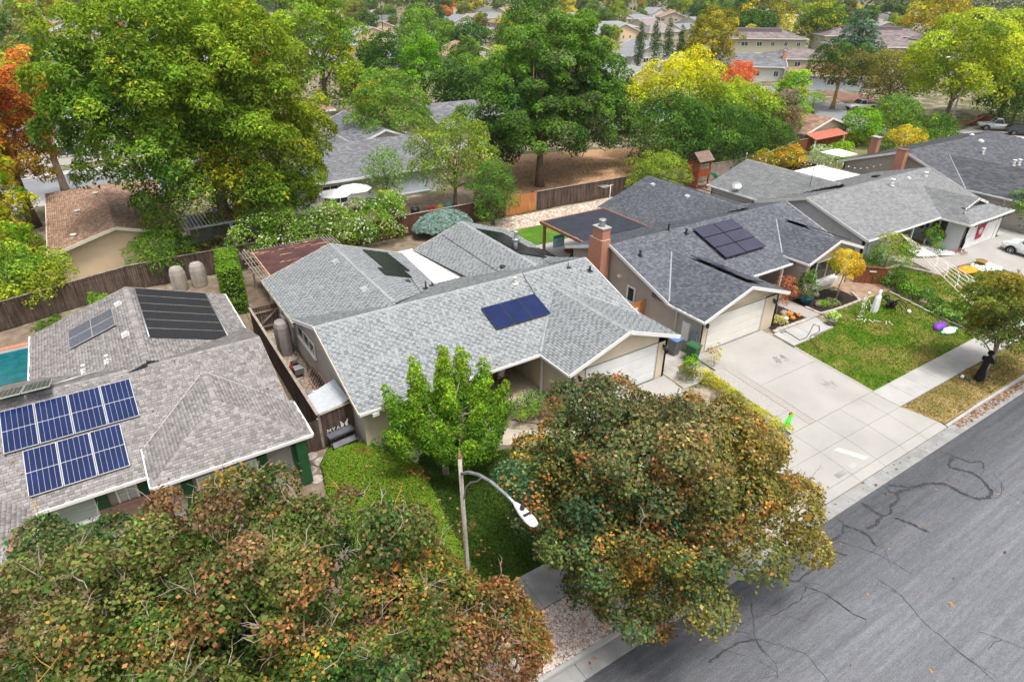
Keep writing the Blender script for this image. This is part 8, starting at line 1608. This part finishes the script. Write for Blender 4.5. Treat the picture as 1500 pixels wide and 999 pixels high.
for x, y, q in spots:
    if hk >= 150: break
    dist_ = q[2]; u = int(np.clip(q[0]/300, 0, 4)); k = hk % 10
    lb = '%s-roofed distant house, %s' % (FR[k % 5][0], where(q, dist_))
    if k == hk:
        a_ = simple_house('house', lb, 0, rr.choice([15, 18]), 0, rr.choice([10, 12]), 2.7, .34, 'x' if k % 3 else 'y', FR[k % 5][1], FW[k % 5], origin=(x, y), hip=((0, 0), (1, 1), (0, 1))[k % 3], seed=90+k, expo=.8, tabs=False, rz=0, wsides='SW', group='distant houses'); a_['label'] = '%s-roofed distant house, %s' % (FR[k % 5][0], where(q, dist_)); archet.append(a_)
    else:
        a_ = dup(archet[k], (x, y, 0), rr.choice([0, pi/2, 0, -.5, .1]), '%s-roofed distant house, %s' % (FR[k % 5][0], where(q, dist_)), 'distant houses')
    hk += 1
# far trees share a few crowns
proto = []
CH = [('dark green', (1, 1, 1)), ('mid green', (1.6, 1.45, 1.2)), ('yellow-green', (3.2, 2.2, 1.1)), ('olive', (2.6, 1.5, 1.6)), ('golden', (6.2, 2.9, 1.6)), ('rust-red', (6.5, 1.4, 2.0))]
for i in range(4):
    T = thing('tree', '', 'tree', (0, 0, 0), 'distant trees'); env = [((0, 0, 5.2), (4.0, 4.0, 4.2)), ((.6*(i-1.5), .4, 6.4), (3, 3, 3))] if i != 3 else [((0, 0, 6), (2.3, 2.3, 5.5))]
    o, C, R_ = crown(T, env, 60, 1.15, 6000, .52, [(.030, .066, .016), (.042, .085, .018), (.058, .108, .020)], 'quad', 200+i, None, .85); trunk(T, (0, 0, -.2), (0, 0, 5), .25, [tuple(C[j]) for j in range(5)], BARK, i, 5); proto.append(T)
tk = 0; rr = random.Random(21); firsts = set(); cand = []
for k in range(6000):
    t = rr.uniform(-.22, 1.32); d = 92*math.exp(rr.uniform(0, 1.78)); x, y = d*sin(t), d*cos(t); q = inview(x, y)
    if not q or q[0] < -60 or q[0] > 1560: continue
    if q[0] > 970 and d < 215: continue
    if 915 < q[0] < 1030 and d < 360: continue
    if 560 < q[0] < 730 and d < 230 and rr.random() < .75: continue
    if 72 < y < 90 and x < 96: continue
    cand.append((x, y, d, q))
used = []
for x, y, d, q in cand:
    if tk >= 285: break
    if any(abs(x-a) < 9.0+d*.006 and abs(y-b) < 9.0+d*.006 for a, b in used): continue
    if any(math.hypot(x-a, y-b) < 9.5 for a, b, _ in spots[:hk]): continue
    if any(math.hypot(x-a, y-b) < c for a, b, c in taken): continue
    used.append((x, y)); i = rr.choice([0, 1, 2, 0, 1, 3]); s = rr.uniform(.42, .95)*(1+d/1200); ci = rr.choices(range(6), [5, 6, 4, 4, 2, .6])[0]; u = int(np.clip(q[0]/300, 0, 4))
    lb = '%s %s tree, %s' % (('low', 'mid-sized', 'tall')[int(np.clip((s/(1+d/1200)-.42)/.18, 0, 2))], CH[ci][0], where(q, d))
    if i not in firsts:
        firsts.add(i); T = proto[i]; T.location = (x, y, 0); T.scale = (s, s, s*rr.uniform(.85, 1.1)); T['label'] = lb
        for c in T.children: c.color = (*CH[ci][1], 1) if c.name.startswith('crown') else (1, 1, 1, 1)
    else: dup(proto[i], (x, y, 0), rr.uniform(0, 6.28), lb, 'distant trees', (s, s, s*rr.uniform(.85, 1.1)), CH[ci][1])
    tk += 1
for T in proto:
    if not T.get('label'): T['label'] = 'dark green tree among distant rooftops'; T.location = (300, 330, 0)
# beyond that the canopy reads as one mass
rg = np.random.default_rng(33); n = 1900; t = rg.uniform(-.25, 1.35, n); d = rg.uniform(430, 1500, n); C = np.c_[d*np.sin(t), d*np.cos(t), rg.uniform(3, 7, n)]; m_ = 22
P = np.repeat(C, m_, 0)+rg.normal(size=(n*m_, 3))*np.array([3.6, 3.6, 2.6]); P[:, 2] = np.abs(P[:, 2]); N_ = rg.normal(0, .6, (n*m_, 3))+np.array([0, -.3, .8]); pal = np.array([(.04, .08, .02), (.06, .10, .024), (.10, .13, .03), (.16, .15, .035), (.05, .07, .03)])
col = np.repeat(pal[rg.integers(0, 5, n)], m_, 0)*np.exp(rg.normal(0, .2, (n*m_, 1))); V, Q, tt = leaf_geo(P, N_, np.full(n*m_, 3.2), col, 'quad', rg); npmesh('far_woods', V, Q, LEAF, None, 'stuff', tt)['label'] = 'hazy mass of trees towards the horizon'

# ================================================================ AIR
hz = MB().box(-900, 2600, -300, 2000, -2.2, 21.5); hm = bpy.data.materials.new('haze_air'); hm.use_nodes = True; hn = hm.node_tree.nodes
hn.remove(hn['Principled BSDF']); pv = hn.new('ShaderNodeVolumePrincipled'); pv.inputs['Color'].default_value = (.86, .90, .95, 1); pv.inputs['Density'].default_value = .00012; pv.inputs['Anisotropy'].default_value = .2
hm.node_tree.links.new(pv.outputs[0], hn['Material Output'].inputs['Volume']); hz.build('haze', hm, kind='stuff')
